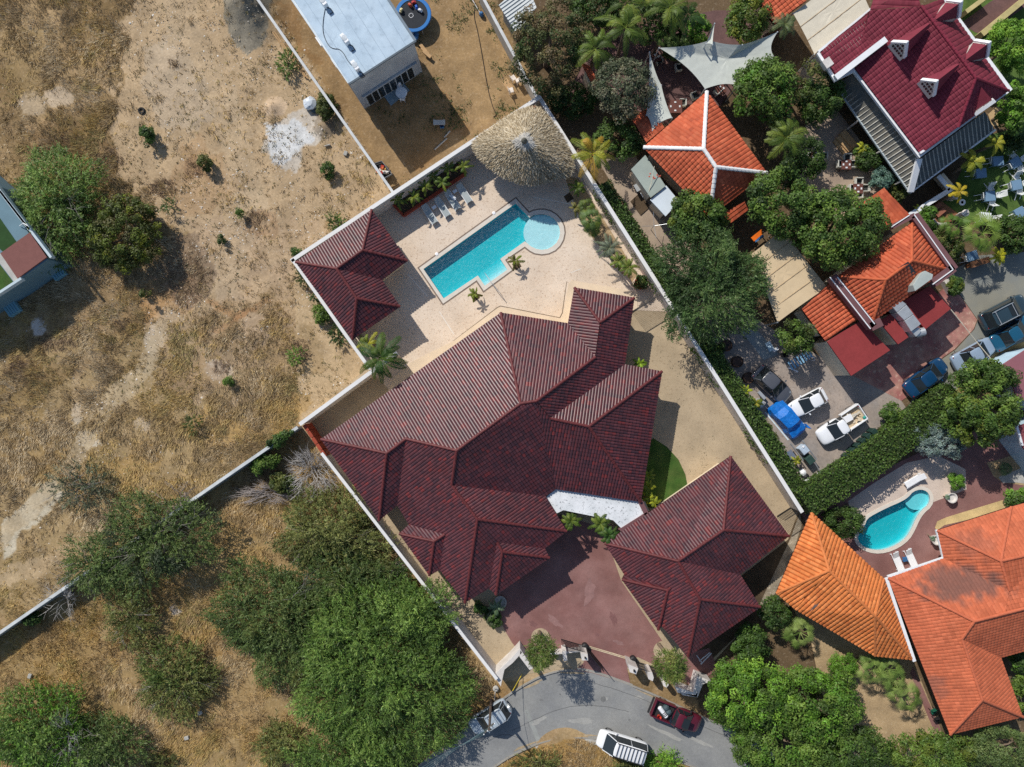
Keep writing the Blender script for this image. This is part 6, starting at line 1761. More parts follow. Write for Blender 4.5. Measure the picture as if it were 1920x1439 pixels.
palm('shaded yucca next to the round bushy tree', 1524, 618, 15, 3.0, 14, [lin(92, 108, 66), lin(110, 122, 78)], 'yucca', 'fan')
palm('small bright fan palm between the villa wings', 1200, 682, 12, 1.6, 12, [lin(132, 164, 46), lin(108, 140, 44)], 'bed_palm', pairs=9, wide=.12, trunk_r=.06)
palm('left palm at the villa entrance', 1071, 977, 20, 2.8, 18, G_PALM, 'entrance_palm', pairs=16, wide=.08)
palm('middle palm at the villa entrance', 1126, 982, 22, 3.0, 18, G_PALM, 'entrance_palm', pairs=16, wide=.08)
palm('right palm at the villa entrance by the garage roof', 1142, 1004, 20, 3.2, 18, G_PALMD, 'entrance_palm', pairs=16, wide=.08)
for i, (x, y, s_) in enumerate(((1215, 892, 'top one'), (1214, 912, 'middle one'), (1216, 934, 'lower one'), (1226, 942, 'beside the garage eave'))):
    palm('yellow areca palm between villa and turf, ' + s_, x, y, 14, 2.0, 9, [lin(156, 164, 50), lin(124, 140, 44)], 'areca_palm', group='areca palms by the turf', pairs=10, wide=.1, trunk_r=.06)
for i, (x, y, r, s_) in enumerate(((1500, 1186, 27, 'beside the amber roof west corner'), (1636, 1256, 26, 'at the amber roof east corner, first'), (1666, 1256, 26, 'at the amber roof east corner, second'), (1676, 1276, 22, 'between the second and the lowest'), (1700, 1306, 27, 'lowest of the east group'))):
    palm('pale green fan palm ' + s_, x, y, r * 1.25, 2.4, 15, [lin(124, 146, 70), lin(104, 130, 58), lin(140, 158, 84)], 'fan_palm', 'fan', group='fan palms around the amber house')
palm('agave like plant in the bed by the right edge', 1886, 880, 15, .8, 22, [lin(110, 128, 84), lin(92, 112, 74)], 'agave', 'fan', trunk_r=.08)
palm('cycad with bluish fronds under the villa porch eave', 930, 1140, 15, 1.0, 16, [lin(128, 150, 120), lin(92, 116, 84)], 'cycad', pairs=12, trunk_r=.1, wide=.06)

# ------------------------------------------------------------------ dry grass, weeds and stones (nobody could count them)
def scatter(n, x0, x1, y0, y1, dens, seed):
    rs = np.random.default_rng(seed)
    px = rs.uniform(x0, x1, n); py = rs.uniform(y0, y1, n)
    keep = rs.random(n) < dens(px, py)
    return px[keep], py[keep], rs


def bare_at(px, py):
    i = np.clip(np.searchsorted(xs, (px - 960) / 20), 0, len(xs) - 1); j = np.clip(np.searchsorted(ys, (719.5 - py) / 20), 0, len(ys) - 1)
    return BARE[i, j]


FIELD = [(-60, -60), (478, -60), (735, 362), (548, 486), (690, 690), (562, 792), (935, 1285), (905, 1338), (780, 1437), (700, 1500), (-60, 1500)]


def dgrass(px, py):
    f = fbm(px / 34, py / 34, 41, 4); g_ = fbm(px / 150, py / 150, 43, 3)
    d = np.clip((f - .30) / .25, 0.05, 1) * np.clip((g_ - .18) / .3, .25, 1)
    d = d * (1 - .93 * bare_at(px, py))
    m = inpoly(px, py, FIELD) | (inpoly(px, py, [(930, 1436), (1000, 1404), (1060, 1388), (1120, 1388), (1300, 1440), (1300, 1490), (900, 1490)]))
    west = inpoly(px, py, [(-60, 260), (0, 350), (100, 480), (0, 570), (-60, 600)])
    return d * m * ~west


def grass(name, label, px, py, rs, nb, hgt, wid, pal_, hs, low=None, spread=.085):
    n = len(px)
    gx_ = (px - 960) / 20; gy_ = (719.5 - py) / 20; gz_ = ground_z(px, py)
    base = np.repeat(np.stack([gx_, gy_, gz_ - .02], 1), nb, 0) + np.concatenate([rs.normal(0, spread, (n * nb, 2)), np.zeros((n * nb, 1))], 1)
    az = rs.uniform(0, 2 * math.pi, n * nb)
    flow = fbm(px / 120, py / 120, 91, 2) * 6.28
    wx = np.repeat(np.cos(flow), nb) * .45; wy = np.repeat(np.sin(flow), nb) * .45
    ln = np.repeat(rs.uniform(*hgt, n) * (.5 + 1.0 * fbm(px / 50, py / 50, 51, 3)), nb) * rs.uniform(.6, 1.3, n * nb)
    lean = rs.uniform(.2, .9, n * nb)
    tip = base + np.stack([(np.cos(az) * lean + wx) * ln, (np.sin(az) * lean + wy) * ln, ln * rs.uniform(.5, 1.0, n * nb)], 1)
    sd = np.stack([-np.sin(az), np.cos(az), np.zeros(n * nb)], 1) * (wid * rs.uniform(.6, 1.5, n * nb))[:, None]
    V = np.stack([base - sd, base + sd, tip], 1).reshape(-1, 3)
    hue = fbm(px / 90, py / 90, hs, 4) + .25 * (fbm(px / 20, py / 20, hs + 5, 2) - .5)
    t_ = np.clip((hue - .28) / .44 + rs.normal(0, .10, n), 0, .999) * (len(pal_) - 1)
    i0 = t_.astype(int); f_ = (t_ - i0)[:, None]
    K = (pal_[i0] * (1 - f_) + pal_[np.minimum(i0 + 1, len(pal_) - 1)] * f_) * rs.uniform(.8, 1.15, (n, 1))
    if low is not None: K = K * np.where(low, np.array([[1.06], [1.03], [.95]]), np.ones((3, 1))).T
    o = np_obj(name, V, np.arange(len(V)).reshape(-1, 3), M_leafdry, cols=np.repeat(K, nb * 3, 0))
    tag(o, label, 'grass', kind='stuff')
    print(name, n)


px, py, rs = scatter(240000, -60, 1300, -60, 1495, dgrass, 77)
grass('dry_grass', 'tawny dry grass covering the open field', px, py, rs, 6, (.14, .36), .026,
      np.array([lin(212, 194, 162), lin(188, 166, 130), lin(162, 142, 110), lin(184, 160, 118), lin(202, 178, 126), lin(208, 180, 118), lin(174, 160, 112)]), 57, py > 1187 - px * .69)
px, py, rs = scatter(34000, -60, 1300, -60, 1495, lambda x, y: dgrass(x, y) * np.clip((fbm(x / 26, y / 26, 63, 3) - .42) * 6, 0, 1), 79)
grass('grass_clumps', 'taller bleached grass clumps in the open field', px, py, rs, 24, (.26, .52), .026,
      np.array([lin(214, 198, 166), lin(188, 166, 132), lin(160, 140, 108), lin(196, 172, 126), lin(210, 184, 126), lin(174, 160, 112)]), 65, py > 1187 - px * .69, .2)
PATCH = [(345, 515, 52, 60), (40, 690, 40, 26), (105, 640, 40, 22), (372, 320, 24, 22), (480, 408, 24, 18), (200, 300, 34, 24), (120, 275, 46, 24), (560, 660, 34, 20), (500, 905, 70, 34), (420, 690, 24, 16), (330, 120, 14, 10), (305, 355, 30, 18), (240, 610, 30, 14), (150, 330, 30, 14)]


def dpatch(x, y):
    d = np.zeros(len(x))
    for a, b, rx_, ry_ in PATCH:
        q = np.hypot((x - a) / rx_, (y - b) / ry_) + (fbm(x / 16, y / 16, 95, 3) - .5) * 1.2
        d = np.maximum(d, np.clip((1.0 - q) * 2, 0, 1))
    return d * inpoly(x, y, FIELD)


px, py, rs = scatter(80000, 0, 640, 80, 960, dpatch, 78)
grass('brown_brush', 'dull brown dried brush in dark patches of the field', px, py, rs, 5, (.12, .32), .022, np.array([lin(142, 120, 100), lin(168, 144, 118), lin(128, 110, 92), lin(156, 130, 100)]), 59)


def leafy_weeds(name, label, n0, box, dens, seed, cols, lf=.14, h=.15, per=9, rad=.16):
    px, py, rs = scatter(n0, *box, dens, seed)
    n = len(px)
    if n == 0: return
    c = np.stack([(px - 960) / 20, (719.5 - py) / 20, ground_z(px, py)], 1)
    sc = rs.uniform(.5, 1.6, n)
    pos = np.repeat(c, per, 0) + rs.normal(0, 1, (n * per, 3)) * np.array([rad, rad, 0]) * np.repeat(sc, per)[:, None]
    pos[:, 2] += rs.uniform(.03, h, n * per) * np.repeat(sc, per)
    V, F = leaf_quads(pos, np.tile([0, 0, 1.0], (n * per, 1)), lf * rs.uniform(.6, 1.4, n * per), lf * .55 * rs.uniform(.6, 1.4, n * per), rs, .6)
    K = shade(np.array(cols)[rs.integers(0, len(cols), n)].repeat(per, 0), n * per, rs, .25)
    o = np_obj(name, V, F, M_leaf, cols=np.repeat(K, 4, 0))
    tag(o, label, 'weeds', kind='stuff')


leafy_weeds('yard_weeds', 'low green weeds dotted over the brown yard', 2600, (690, 1000, 0, 340),
            lambda x, y: inpoly(x, y, YARD) * np.clip((fbm(x / 45, y / 45, 71, 3) - .46) * 5, 0, 1) * np.clip((x - 760) / 120, .25, 1), 72, [lin(84, 98, 50), lin(104, 114, 64), lin(66, 82, 42)])
leafy_weeds('field_weeds', 'scattered brown and green weeds on the bare plot', 5200, (200, 740, 0, 760),
            lambda x, y: inpoly(x, y, FIELD) * np.clip((fbm(x / 36, y / 36, 73, 3) - .40) * 4, .05, 1) * .8, 74, [lin(112, 94, 56), lin(96, 82, 50), lin(84, 90, 48), lin(130, 106, 62)], .11, .1, 7, .11)
leafy_weeds('yard_litter_leaves', 'fallen leaves on the gravel yard east of the villa', 420, (1180, 1480, 620, 960),
            lambda x, y: inpoly(x, y, [(1200, 690), (1275, 620), (1480, 940), (1380, 860), (1300, 900)]) * np.clip((fbm(x / 30, y / 30, 75, 3) - .42) * 4, 0, 1), 76, [lin(88, 84, 60), lin(70, 80, 48)], .1, .03, 5, .12)

px, py, rs = scatter(26000, -20, 760, -20, 1100, lambda x, y: inpoly(x, y, FIELD) * np.clip((fbm(x / 40, y / 40, 81, 4) - .47) * 6, .02, 1) * (.25 + .75 * bare_at(x, y)), 82)
n = len(px); print('stones', n)
s_ = rs.uniform(.018, .06, n) * rs.choice([1, 1, 1, 1.8], n)
c = np.stack([(px - 960) / 20, (719.5 - py) / 20, ground_z(px, py)], 1)
oct_ = np.array([[1, 0, 0], [0, 1, 0], [-1, 0, 0], [0, -1, 0], [0, 0, .9]])
V = (c[:, None] + oct_[None] * s_[:, None, None] * rs.uniform(.6, 1.4, (n, 5, 1)))
F = np.array([[0, 1, 4], [1, 2, 4], [2, 3, 4], [3, 0, 4]])[None] + (np.arange(n) * 5)[:, None, None]
K = np.array([lin(214, 204, 188), lin(196, 180, 158), lin(226, 220, 210), lin(170, 150, 124)])[rs.integers(0, 4, n)]
o = np_obj('field_stones', V.reshape(-1, 3), F.reshape(-1, 3), mat('stone', attr=True, rough=.9, var=.15), cols=np.repeat(K, 5, 0))
tag(o, 'pale stones strewn over the bare plot', 'stones', kind='stuff')
# ------------------------------------------------------------------ vehicles
def paint_mat(name, col, rough=.25, coat=.8):
    return mat('paint_' + name, col, rough=rough, spec=.5, var=.03, scale=2, coat=coat)


M_lamp = mat('lamp_glass', lin(140, 148, 154), rough=.15, spec=.6, var=0)
M_tail = mat('tail_lamp', lin(130, 24, 28), rough=.2, spec=.6, var=0)
M_trim = mat('black_trim', (0.03, 0.03, 0.032), rough=.6, var=.05)
M_seat = mat('grey_dash', lin(60, 62, 66), rough=.8)


def loft(stations, ring):
    """stations: list of (x, params); ring(params) -> list of (y, z)"""
    mb = MB(); n = None
    for x, p in stations:
        r = ring(*p); n = len(r)
        mb.v += [(x, y, z) for y, z in r]
    k = len(stations)
    for i in range(k - 1):
        for j in range(n):
            mb.f.append((i * n + j, (i + 1) * n + j, (i + 1) * n + (j + 1) % n, i * n + (j + 1) % n))
    mb.f.append(tuple(range(n))); mb.f.append(tuple((k - 1) * n + j for j in range(n - 1, -1, -1)))
    return mb


def body_ring(w, zb, zt, cr):
    return [(-w * .9, zb), (w * .9, zb), (w, zb + .18), (w * 1.0, zt - .16), (w * .93, zt - .03), (w * .6, zt + cr * .8), (0, zt + cr), (-w * .6, zt + cr * .8), (-w * .93, zt - .03), (-w * 1.0, zt - .16), (-w, zb + .18)]


def wheel(parent, x, y, r=.32):
    w_ = MB(); seg = 18; vs = []
    for yy, rr in ((-.1, r * .82), (-.1, r), (.1, r), (.1, r * .82)):
        vs += [(x + rr * math.cos(6.2832 * k / seg), y + yy, r + rr * math.sin(6.2832 * k / seg)) for k in range(seg)]
    w_.add(vs, [(i * seg + k, i * seg + (k + 1) % seg, (i + 1) * seg + (k + 1) % seg, (i + 1) * seg + k) for i in range(3) for k in range(seg)] + [tuple(range(seg)), tuple(3 * seg + k for k in range(seg))])
    o = w_.build('wheel', M_tyre, parent, local=True)
    sgn = 1 if y > 0 else -1
    rr = MB(); rr.add([(x + r * .62 * math.cos(6.2832 * k / 12), y + sgn * .105, r + r * .62 * math.sin(6.2832 * k / 12)) for k in range(12)] + [(x, y + sgn * .12, r)], [(k, (k + 1) % 12, 12) for k in range(12)])
    rr.build('rim', M_rim, o, local=True)


def quadpart(name, pts, m, parent, th=.03):
    pts = [Vector(p) for p in pts]
    n = (pts[1] - pts[0]).cross(pts[2] - pts[0]).normalized()
    k = len(pts)
    return MB().add(pts + [p - n * th for p in pts], [tuple(range(k)), tuple(range(2 * k - 1, k - 1, -1))] + [(i, k + i, k + (i + 1) % k, (i + 1) % k) for i in range(k)]).build(name, m, parent, local=True)


def cabin(e, xb, x1, x2, xr, wb, wr, zb, zr, paint, sunroof=None, rack=0, roof_crown=.05, back_glass=True):
    """glasshouse: base from xb (front) to xr (rear) at zb, roof from x1 to x2 at zr"""
    # windscreen, rear glass and side glass, pillars in paint colour
    quadpart('windscreen', [(xb, -wb * .9, zb), (xb, wb * .9, zb), (x1 + .02, wr * .93, zr - .02), (x1 + .02, -wr * .93, zr - .02)], M_glass, e)
    quadpart('rear_window', [(xr, wb * .88, zb), (xr, -wb * .88, zb), (x2 - .02, -wr * .9, zr - .02), (x2 - .02, wr * .9, zr - .02)], M_glass if back_glass else paint, e)
    for s in (1, -1):
        q = [(xb - .08, s * wb, zb), (xr + .08, s * wb, zb), (x2 + .05, s * wr, zr - .03), (x1 - .05, s * wr, zr - .03)]
        quadpart('side_window', q if s < 0 else q[::-1], M_glass, e)
        xm = (x1 + x2) / 2 + .05
        for (a, b_, w_) in (((xb, s * wb * .96, zb), (x1, s * wr * .97, zr), .05), ((xr, s * wb * .95, zb), (x2, s * wr * .96, zr), .06), ((xm - .02, s * (wb + .01), zb), (xm, s * (wr + .012), zr), .06)):
            A, B = Vector(a), Vector(b_); d = B - A
            MB().box((A + B) / 2, (d.length, w_, w_ * .7), M=d.to_track_quat('X', 'Z').to_matrix()).build('pillar', paint, e, local=True)
    rp = loft([(x1 + .06, (wr * .9, zr - .06, zr - .02, .0)), (x1 - .12, (wr * .98, zr - .07, zr, roof_crown * .8)), ((x1 + x2) / 2, (wr, zr - .07, zr + .015, roof_crown)), (x2 + .12, (wr * .97, zr - .07, zr, roof_crown * .7)), (x2 - .04, (wr * .88, zr - .07, zr - .03, 0))],
              lambda w, zb_, zt, c: [(-w, zb_), (w, zb_), (w, zt - .02), (w * .8, zt + c * .6), (0, zt + c), (-w * .8, zt + c * .6), (-w, zt - .02)]).build('roof_panel', paint, e, local=True, smooth=True)
    m_ = rp.modifiers.new('round', 'SUBSURF'); m_.levels = 1; m_.render_levels = 1
    if sunroof:
        MB().box((sunroof, 0, zr + roof_crown + .008), (.62, wr * 1.25, .03)).build('sunroof', M_glass, rp, local=True)
    if rack:
        mb = MB()
        for s in (1, -1): mb.box(((x1 + x2) / 2, s * wr * .86, zr + .12), (abs(x1 - x2) * .95, .05, .05))
        for k in range(rack):
            x = x1 - .25 + (x2 - x1 + .5) * k / max(1, rack - 1); mb.box((x, 0, zr + .14), (.05, wr * 1.75, .04))
        mb.build('roof_rack', M_trim if rack > 4 else M_steel, e, local=True)


def vehicle(label, px, py, head, paint, L=4.3, Wd=1.74, kind='hatch', zr=1.45, sunroof=None, rack=0, name='parked_car', cat='car', spare=False, extras=None, group=None, roofm=None):
    """head: direction the bonnet points, given as plan dx, dy"""
    c = W(px, py, .8)
    e = thing(name, label, cat, (c.x, c.y, 0.02), math.atan2(-head[1], head[0]), group)
    hw = Wd / 2; f = L / 2
    zb = .92 if zr < 1.6 else 1.02
    zh = zb - .06
    if kind == 'van':
        st = [(-f, (hw * .9, .35, zb, .0)), (-f + .12, (hw, .28, zb, .0)), (f - 1.0, (hw, .26, zb, .02)), (f - .35, (hw * .95, .28, zb - .12, .04)), (f - .08, (hw * .82, .3, zb - .3, .02)), (f, (hw * .7, .36, .62, 0))]
    else:
        st = [(-f, (hw * .74, .42, .72, 0)), (-f + .08, (hw * .88, .32, zb - .12, .02)), (-f + .35, (hw * .97, .26, zb - .02, .02)), (-f + 1.0, (hw, .24, zb, .02)), (f - 1.5, (hw, .24, zb, .02)), (f - .7, (hw * .97, .25, zh - .06, .05)), (f - .25, (hw * .88, .28, zh - .16, .04)), (f - .05, (hw * .7, .32, zh - .28, .02)), (f, (hw * .58, .38, .55, 0))]
    if kind == 'pickup':
        bx = -f + .05; b1 = -.35
        st = [(b1, (hw, .26, zb, .02)), (f - 1.4, (hw, .26, zb, .02)), (f - .6, (hw * .97, .27, zh - .04, .05)), (f - .2, (hw * .9, .3, zh - .14, .04)), (f, (hw * .72, .36, .62, 0))]
        car_body(st, paint, e)
        bed = thing_part(e)
        MB().box(((bx + b1) / 2, 0, .55), (b1 - bx, Wd * .94, .12)).build('bed_floor', extras.get('floor', M_trim) if extras else M_trim, e, local=True)
        for s in (1, -1):
            MB().box(((bx + b1) / 2, s * (hw - .06), .72), (b1 - bx, .11, .56)).build('bed_side', paint, e, local=True, bevel=.02)
        MB().box((bx + .04, 0, .74), (.09, Wd * .96, .52)).build('tailgate', paint, e, local=True, bevel=.02)
        MB().box((-f - .1, 0, .5), (.16, Wd * .9, .16)).build('rear_bumper', M_trim, e, local=True)
        cabin(e, f - 1.0, f - 1.72, b1 + .22, b1 + .06, hw * .93, hw * .8, zb + .02, zr, roofm or paint, sunroof=sunroof)
    elif kind == 'van':
        car_body(st, paint, e)
        cabin(e, f - .55, f - 1.4, -f + .18, -f + .06, hw * .95, hw * .84, zb, zr, roofm or paint, rack=rack, back_glass=True)
    else:
        car_body(st, paint, e)
        rear = {'hatch': (-f + .75, -f + .3), 'suv': (-f + .5, -f + .12), 'sedan': (-f + 1.35, -f + .75)}[kind]
        cabin(e, f - .98, f - 1.82, rear[0], rear[1], hw * .93, hw * (.84 if kind == 'suv' else .74), zb, zr, roofm or paint, sunroof=sunroof, rack=rack)
    wx = f - .8; 
    for x in (wx, -f + .78):
        for s in (1, -1): wheel(e, x, s * (hw - .12), .33 if zr > 1.6 else .31)
    for s in (1, -1):
        MB().box((f - .34, s * hw * .62, zb - .235), (.24, .22, .1), rz=-s * .5).build('headlight', M_lamp, e, local=True, bevel=.03)
        MB().box((-f + .14, s * hw * .72, zb - .15), (.1, .16, .14), rz=s * .35).build('tail_light', M_tail, e, local=True, bevel=.02)
        MB().box((f - 1.35, s * (hw + .1), zb + .06), (.12, .22, .14), rz=s * .2).build('mirror', M_trim if kind == 'pickup' else paint, e, local=True, bevel=.03)
    if spare:
        MB().tube([(-f - .02, .1, .95), (-f - .2, .1, .95)], .32, 16).build('spare_wheel', M_steel, e, local=True)
    return e


def thing_part(e):
    return e


def car_body(st, paint, e):
    st = [(x * 1.035, (w * 1.03, a, b, c)) for x, (w, a, b, c) in st]
    o = loft(st, body_ring).build('body', paint, e, local=True, smooth=True)
    m_ = o.modifiers.new('round', 'SUBSURF'); m_.levels = 2; m_.render_levels = 2
    return o


P_white = paint_mat('white', lin(232, 234, 236), .3, .4)
P_grey = paint_mat('graphite', lin(84, 86, 92), .25)
P_dark = paint_mat('dark_teal', lin(44, 62, 72), .2)
P_blue = paint_mat('deep_blue', lin(18, 60, 96), .2)
P_teal = paint_mat('teal_blue', lin(28, 82, 110), .2)
P_silver = paint_mat('silver_blue', lin(140, 158, 178), .25)
P_silv2 = paint_mat('silver_grey', lin(168, 180, 190), .3)
P_maroon = paint_mat('maroon', lin(92, 28, 44), .35, .3)
vehicle('graphite hatchback parked beside the clipped hedge', 1449, 721, (48, 44), P_grey, 3.95, 1.76, 'hatch', 1.5)
vehicle('white hatchback in the middle of the parking yard', 1516, 756, (-56, 30), P_white, 3.6, 1.62, 'hatch', 1.5)
vehicle('white pickup with rubble in its open bed', 1578, 797, (-78, 52), P_white, 4.7, 1.72, 'pickup', 1.65, cat='pickup truck', name='pickup_truck', extras={'floor': mat('bed_sand', lin(196, 176, 146), var=.2, scale=3)})
vehicle('dark blue sedan at the curve of the red forecourt', 1738, 708, (62, -48), P_blue, 4.4, 1.74, 'sedan', 1.45)
vehicle('silver-blue sedan half under the round tree', 1828, 664, (66, -36), P_silver, 4.2, 1.7, 'sedan', 1.45)
vehicle('dark teal car with roof rails on the side street', 1884, 585, (66, -34), P_dark, 4.5, 1.8, 'suv', 1.7, sunroof=.1, rack=2)
vehicle('teal blue car cut by the right edge on the side street', 1900, 625, (60, -38), P_teal, 4.2, 1.78, 'sedan', 1.45)
vehicle('silver off-roader with roof rack and spare wheel under the power pole', 918, 1346, (-62, 40), P_silv2, 4.0, 1.72, 'suv', 1.75, rack=3, spare=True)
vehicle('maroon pickup loaded with goods at the road kerb', 1268, 1343, (84, 34), P_maroon, 4.7, 1.72, 'pickup', 1.65, sunroof=.72, cat='pickup truck', name='pickup_truck')
vehicle('white van with roof rack parked half on the verge', 1166, 1398, (-84, -26), P_white, 4.5, 1.72, 'van', 1.9, rack=8, cat='van', name='parked_van')
# loads in the pickups
ld = thing('gas_boiler', 'white tank lying in the bed of the maroon pickup', 'tank', W(1244, 1336, .8))
A, B = W(1236, 1326, .95), W(1250, 1345, .95)
MB().tube([A, A.lerp(B, .05), A.lerp(B, .95), B], [.12, .2, .2, .14], 12).build('cylinder', M_plasticw, ld)
for t_ in (.55, .68, .8):
    p = A.lerp(B, t_); d = (B - A).normalized()
    MB().tube([p - d * .03, p + d * .03], .215, 12).build('strap', M_black, ld)
bk = thing('red_bucket', 'red bucket in the bed of the maroon pickup', 'bucket', W(1235, 1343, .6))
MB().lathe([(.16, 0), (.2, .3), (.17, .28), (.13, .05)], W(1235, 1343, .62), 14).build('pail', mat('red_plastic', lin(196, 66, 48), rough=.4), bk)
bg = thing('dark_bags', 'dark bags piled in the bed of the maroon pickup', 'bags', W(1246, 1330, .6))
for x, y in ((1248, 1326), (1252, 1334), (1241, 1330)):
    MB().lathe([(.18, 0), (.34, .12), (.3, .3), (.1, .42)], W(x, y, .6), 9).build('bag', mat('dark_bag', lin(66, 82, 88), rough=.6), bg)
rb = thing('rubble_heap', 'pale rubble and boards in the bed of the white pickup', 'rubble', W(1597, 785, .6))
for k in range(26):
    x, y = 1597 + random.uniform(-14, 16), 785 + random.uniform(-9, 9)
    if abs((x - 1597) * .55 + (y - 785) * .83) > 10: continue
    MB().box(W(x, y, .66 + random.uniform(0, .12)), (random.uniform(.1, .35), random.uniform(.08, .25), .1), rz=random.uniform(0, 3)).build('chunk', mat('rubble', lin(206, 190, 164), var=.25, scale=4), rb)
for a, b in (((1586, 783), (1606, 776)), ((1590, 790), (1612, 772)), ((1588, 777), (1600, 784))):
    bar(rb, 'board', (a[0], a[1], .85), (b[0], b[1], .9), .14, .04, mat('pale_board', lin(214, 206, 190)))
MB().box(W(1590, 785, .95), (.8, .6, .06), rz=.5).build('panel', M_plasticw, rb)
MB().lathe([(.1, 0), (.14, .25), (.05, .3)], W(1619, 783, .7), 10).build('green_pail', mat('teal_plastic', lin(40, 150, 140), rough=.4), rb)

# tarp covered vehicle
tp = thing('tarp_covered_car', 'small vehicle wrapped in a bright blue tarpaulin', 'covered car', W(1472, 786), math.atan2(-60, 50))
pr = [(-1.85, (.5, .15, .5)), (-1.75, (.78, .08, .95)), (-1.2, (.82, .06, 1.0)), (-.7, (.8, .06, 1.45)), (.5, (.78, .06, 1.5)), (.95, (.82, .06, 1.05)), (1.6, (.84, .06, .9)), (1.8, (.7, .1, .6))]
def tarp_ring(w, z0, z1):
    return [(-w - .08, z0), (w + .08, z0), (w * .98, z1 * .5), (w * .9, z1 * .86), (w * .45, z1 * .98), (0, z1), (-w * .45, z1 * .97), (-w * .92, z1 * .84), (-w, z1 * .5)]
mb = loft(pr, tarp_ring)
mb.v = [(x + random.uniform(-.05, .05), y + random.uniform(-.05, .05), max(.03, z + random.uniform(-.05, .05))) for x, y, z in mb.v]
mb.build('tarpaulin', mat('blue_tarp', lin(10, 110, 196), rough=.45, spec=.5, var=.12, scale=2.5, fine=6, bump=.6, bscale=3, bdist=.15), tp, local=True)
mb = MB()
for y in (-.97, .97):
    mb.add([(-1.7, y, .06), (1.7, y, .05), (1.7, y * 1.12, .03), (-1.7, y * 1.12, .03)], [(0, 1, 2, 3)])
mb.build('tarp_hem', mat('tarp_hem', lin(206, 222, 232), rough=.6), tp, local=True)
quadpart('tarp_tail', [(1.3, .9, .4), (1.9, 1.05, .06), (2.3, 1.3, .03), (1.6, 1.2, .06)], mat('blue_tarp', lin(10, 110, 196)), tp)

# ------------------------------------------------------------------ furniture
def chair_mesh(e, seatm, legm, arms=False, s=1.0):
    MB().box((0, 0, .44), (.46 * s, .46 * s, .05)).build('seat', seatm, e, local=True, bevel=.02)
    MB().box((-.22 * s, 0, .68), (.05, .46 * s, .42), M=Matrix.Rotation(-.15, 3, 'Y')).build('backrest', seatm, e, local=True, bevel=.02)
    for x in (-.2, .2):
        for y in (-.2, .2):
            MB().box((x * s, y * s, .21), (.04, .04, .42)).build('leg', legm, e, local=True)
    if arms:
        for y in (-.25, .25): MB().box((0, y * s, .64), (.44 * s, .06, .04)).build('armrest', legm, e, local=True)


def folding_chair(e, m, cush):
    """reclined resin chair: long slanted legs reach out behind it"""
    MB().box((.0, 0, .45), (.46, .44, .04)).build('seat', cush, e, local=True, bevel=.015)
    MB().box((-.3, 0, .78), (.06, .46, .62), M=Matrix.Rotation(-.35, 3, 'Y')).build('backrest', cush, e, local=True, bevel=.015)
    for y in (-.24, .24):
        for a, b_ in (((.22, y, .03), (-.42, y, 1.05)), ((-.62, y, .03), (.2, y, .62))):
            A, B = Vector(a), Vector(b_); d = B - A
            MB().box((A + B) / 2, (d.length, .045, .05), M=d.to_track_quat('X', 'Z').to_matrix()).build('leg', m, e, local=True)


proto = {}


def place(kind, maker, label, cat, px, py, rz, group=None, z=0.0):
    if kind not in proto:
        e = thing(kind, label, cat, W(px, py, .4) * 1.0, rz, group); e.location.z = z
        maker(e); proto[kind] = e
        return e
    e = copy_tree(proto[kind])
    c = W(px, py, .4); e.location = (c.x, c.y, z); e.rotation_euler = (0, 0, rz)
    tag(e, label, cat, group)
    return e


M_wick = mat('pale_wicker', lin(196, 196, 188), rough=.7, var=.1)
M_cush = mat('dark_cushion', lin(54, 56, 54), rough=.85, var=.1)
M_cloth = mat('white_cloth', lin(222, 226, 230), rough=.8, var=.05)
M_clothb = mat('blue_grey_cloth', lin(110, 140, 166), rough=.8, var=.06)
M_tabw = mat('table_wood', lin(104, 66, 58), rough=.6, var=.15, scale=3)


def mk_wicker(e):
    MB().box((0, 0, .42), (.5, .5, .07)).build('seat', M_cush, e, local=True, bevel=.02)
    mb = MB()
    mb.box((-.29, 0, .55), (.08, .66, .5)); mb.box((0, .3, .5), (.52, .07, .38)); mb.box((0, -.3, .5), (.52, .07, .38))
    mb.build('tub_back', M_wick, e, local=True, bevel=.02)
    for x in (-.22, .22):
        for y in (-.24, .24): MB().box((x, y, .2), (.05, .05, .4)).build('leg', M_wick, e, local=True)


def table(label, px, py, rz, sx=.9, sy=.9, top=M_tabw, cloth=None, group=None, settings=4):
    c = W(px, py, .75)
    e = thing('dining_table', label, 'table', (c.x, c.y, .02), rz, group)
    MB().box((0, 0, .72), (sx, sy, .05)).build('table_top', top, e, local=True, bevel=.01)
    for x in (-1, 1):
        for y in (-1, 1): MB().box((x * (sx / 2 - .06), y * (sy / 2 - .06), .35), (.06, .06, .7)).build('leg', top, e, local=True)
    if cloth:
        o = MB().box((0, 0, .64), (sx + .06, sy + .06, .24)).build('tablecloth', cloth, e, local=True, bevel=.02)
    for k in range(settings):
        a = k * math.pi / 2
        MB().box((math.cos(a) * sx * .32, math.sin(a) * sy * .32, .765 + (.0 if not cloth else .005)), (.13, .18, .03), rz=a).build('napkin', M_cloth if not cloth else M_plasticw, e, local=True)
    return e


def dining_set(tag_, px, py, rot, maker_kind, maker, r=1.0, seats=4, t_kw=None, skip=()):
    table('square table ' + tag_, px, py, rot, group='terrace tables', **(t_kw or {}))
    names = ['lower', 'right hand', 'upper', 'left hand']
    for k in range(seats):
        if k in skip: continue
        a = rot + k * 2 * math.pi / seats - math.pi / 2
        c = W(px, py, .4)
        e = place(maker_kind, maker, 'wicker chair %s of the table %s' % (['south', 'east', 'north', 'west'][k % 4], tag_), 'chair', px + math.cos(a) * r * 20, py - math.sin(a) * r * 20, a + math.pi, 'terrace chairs', .02)


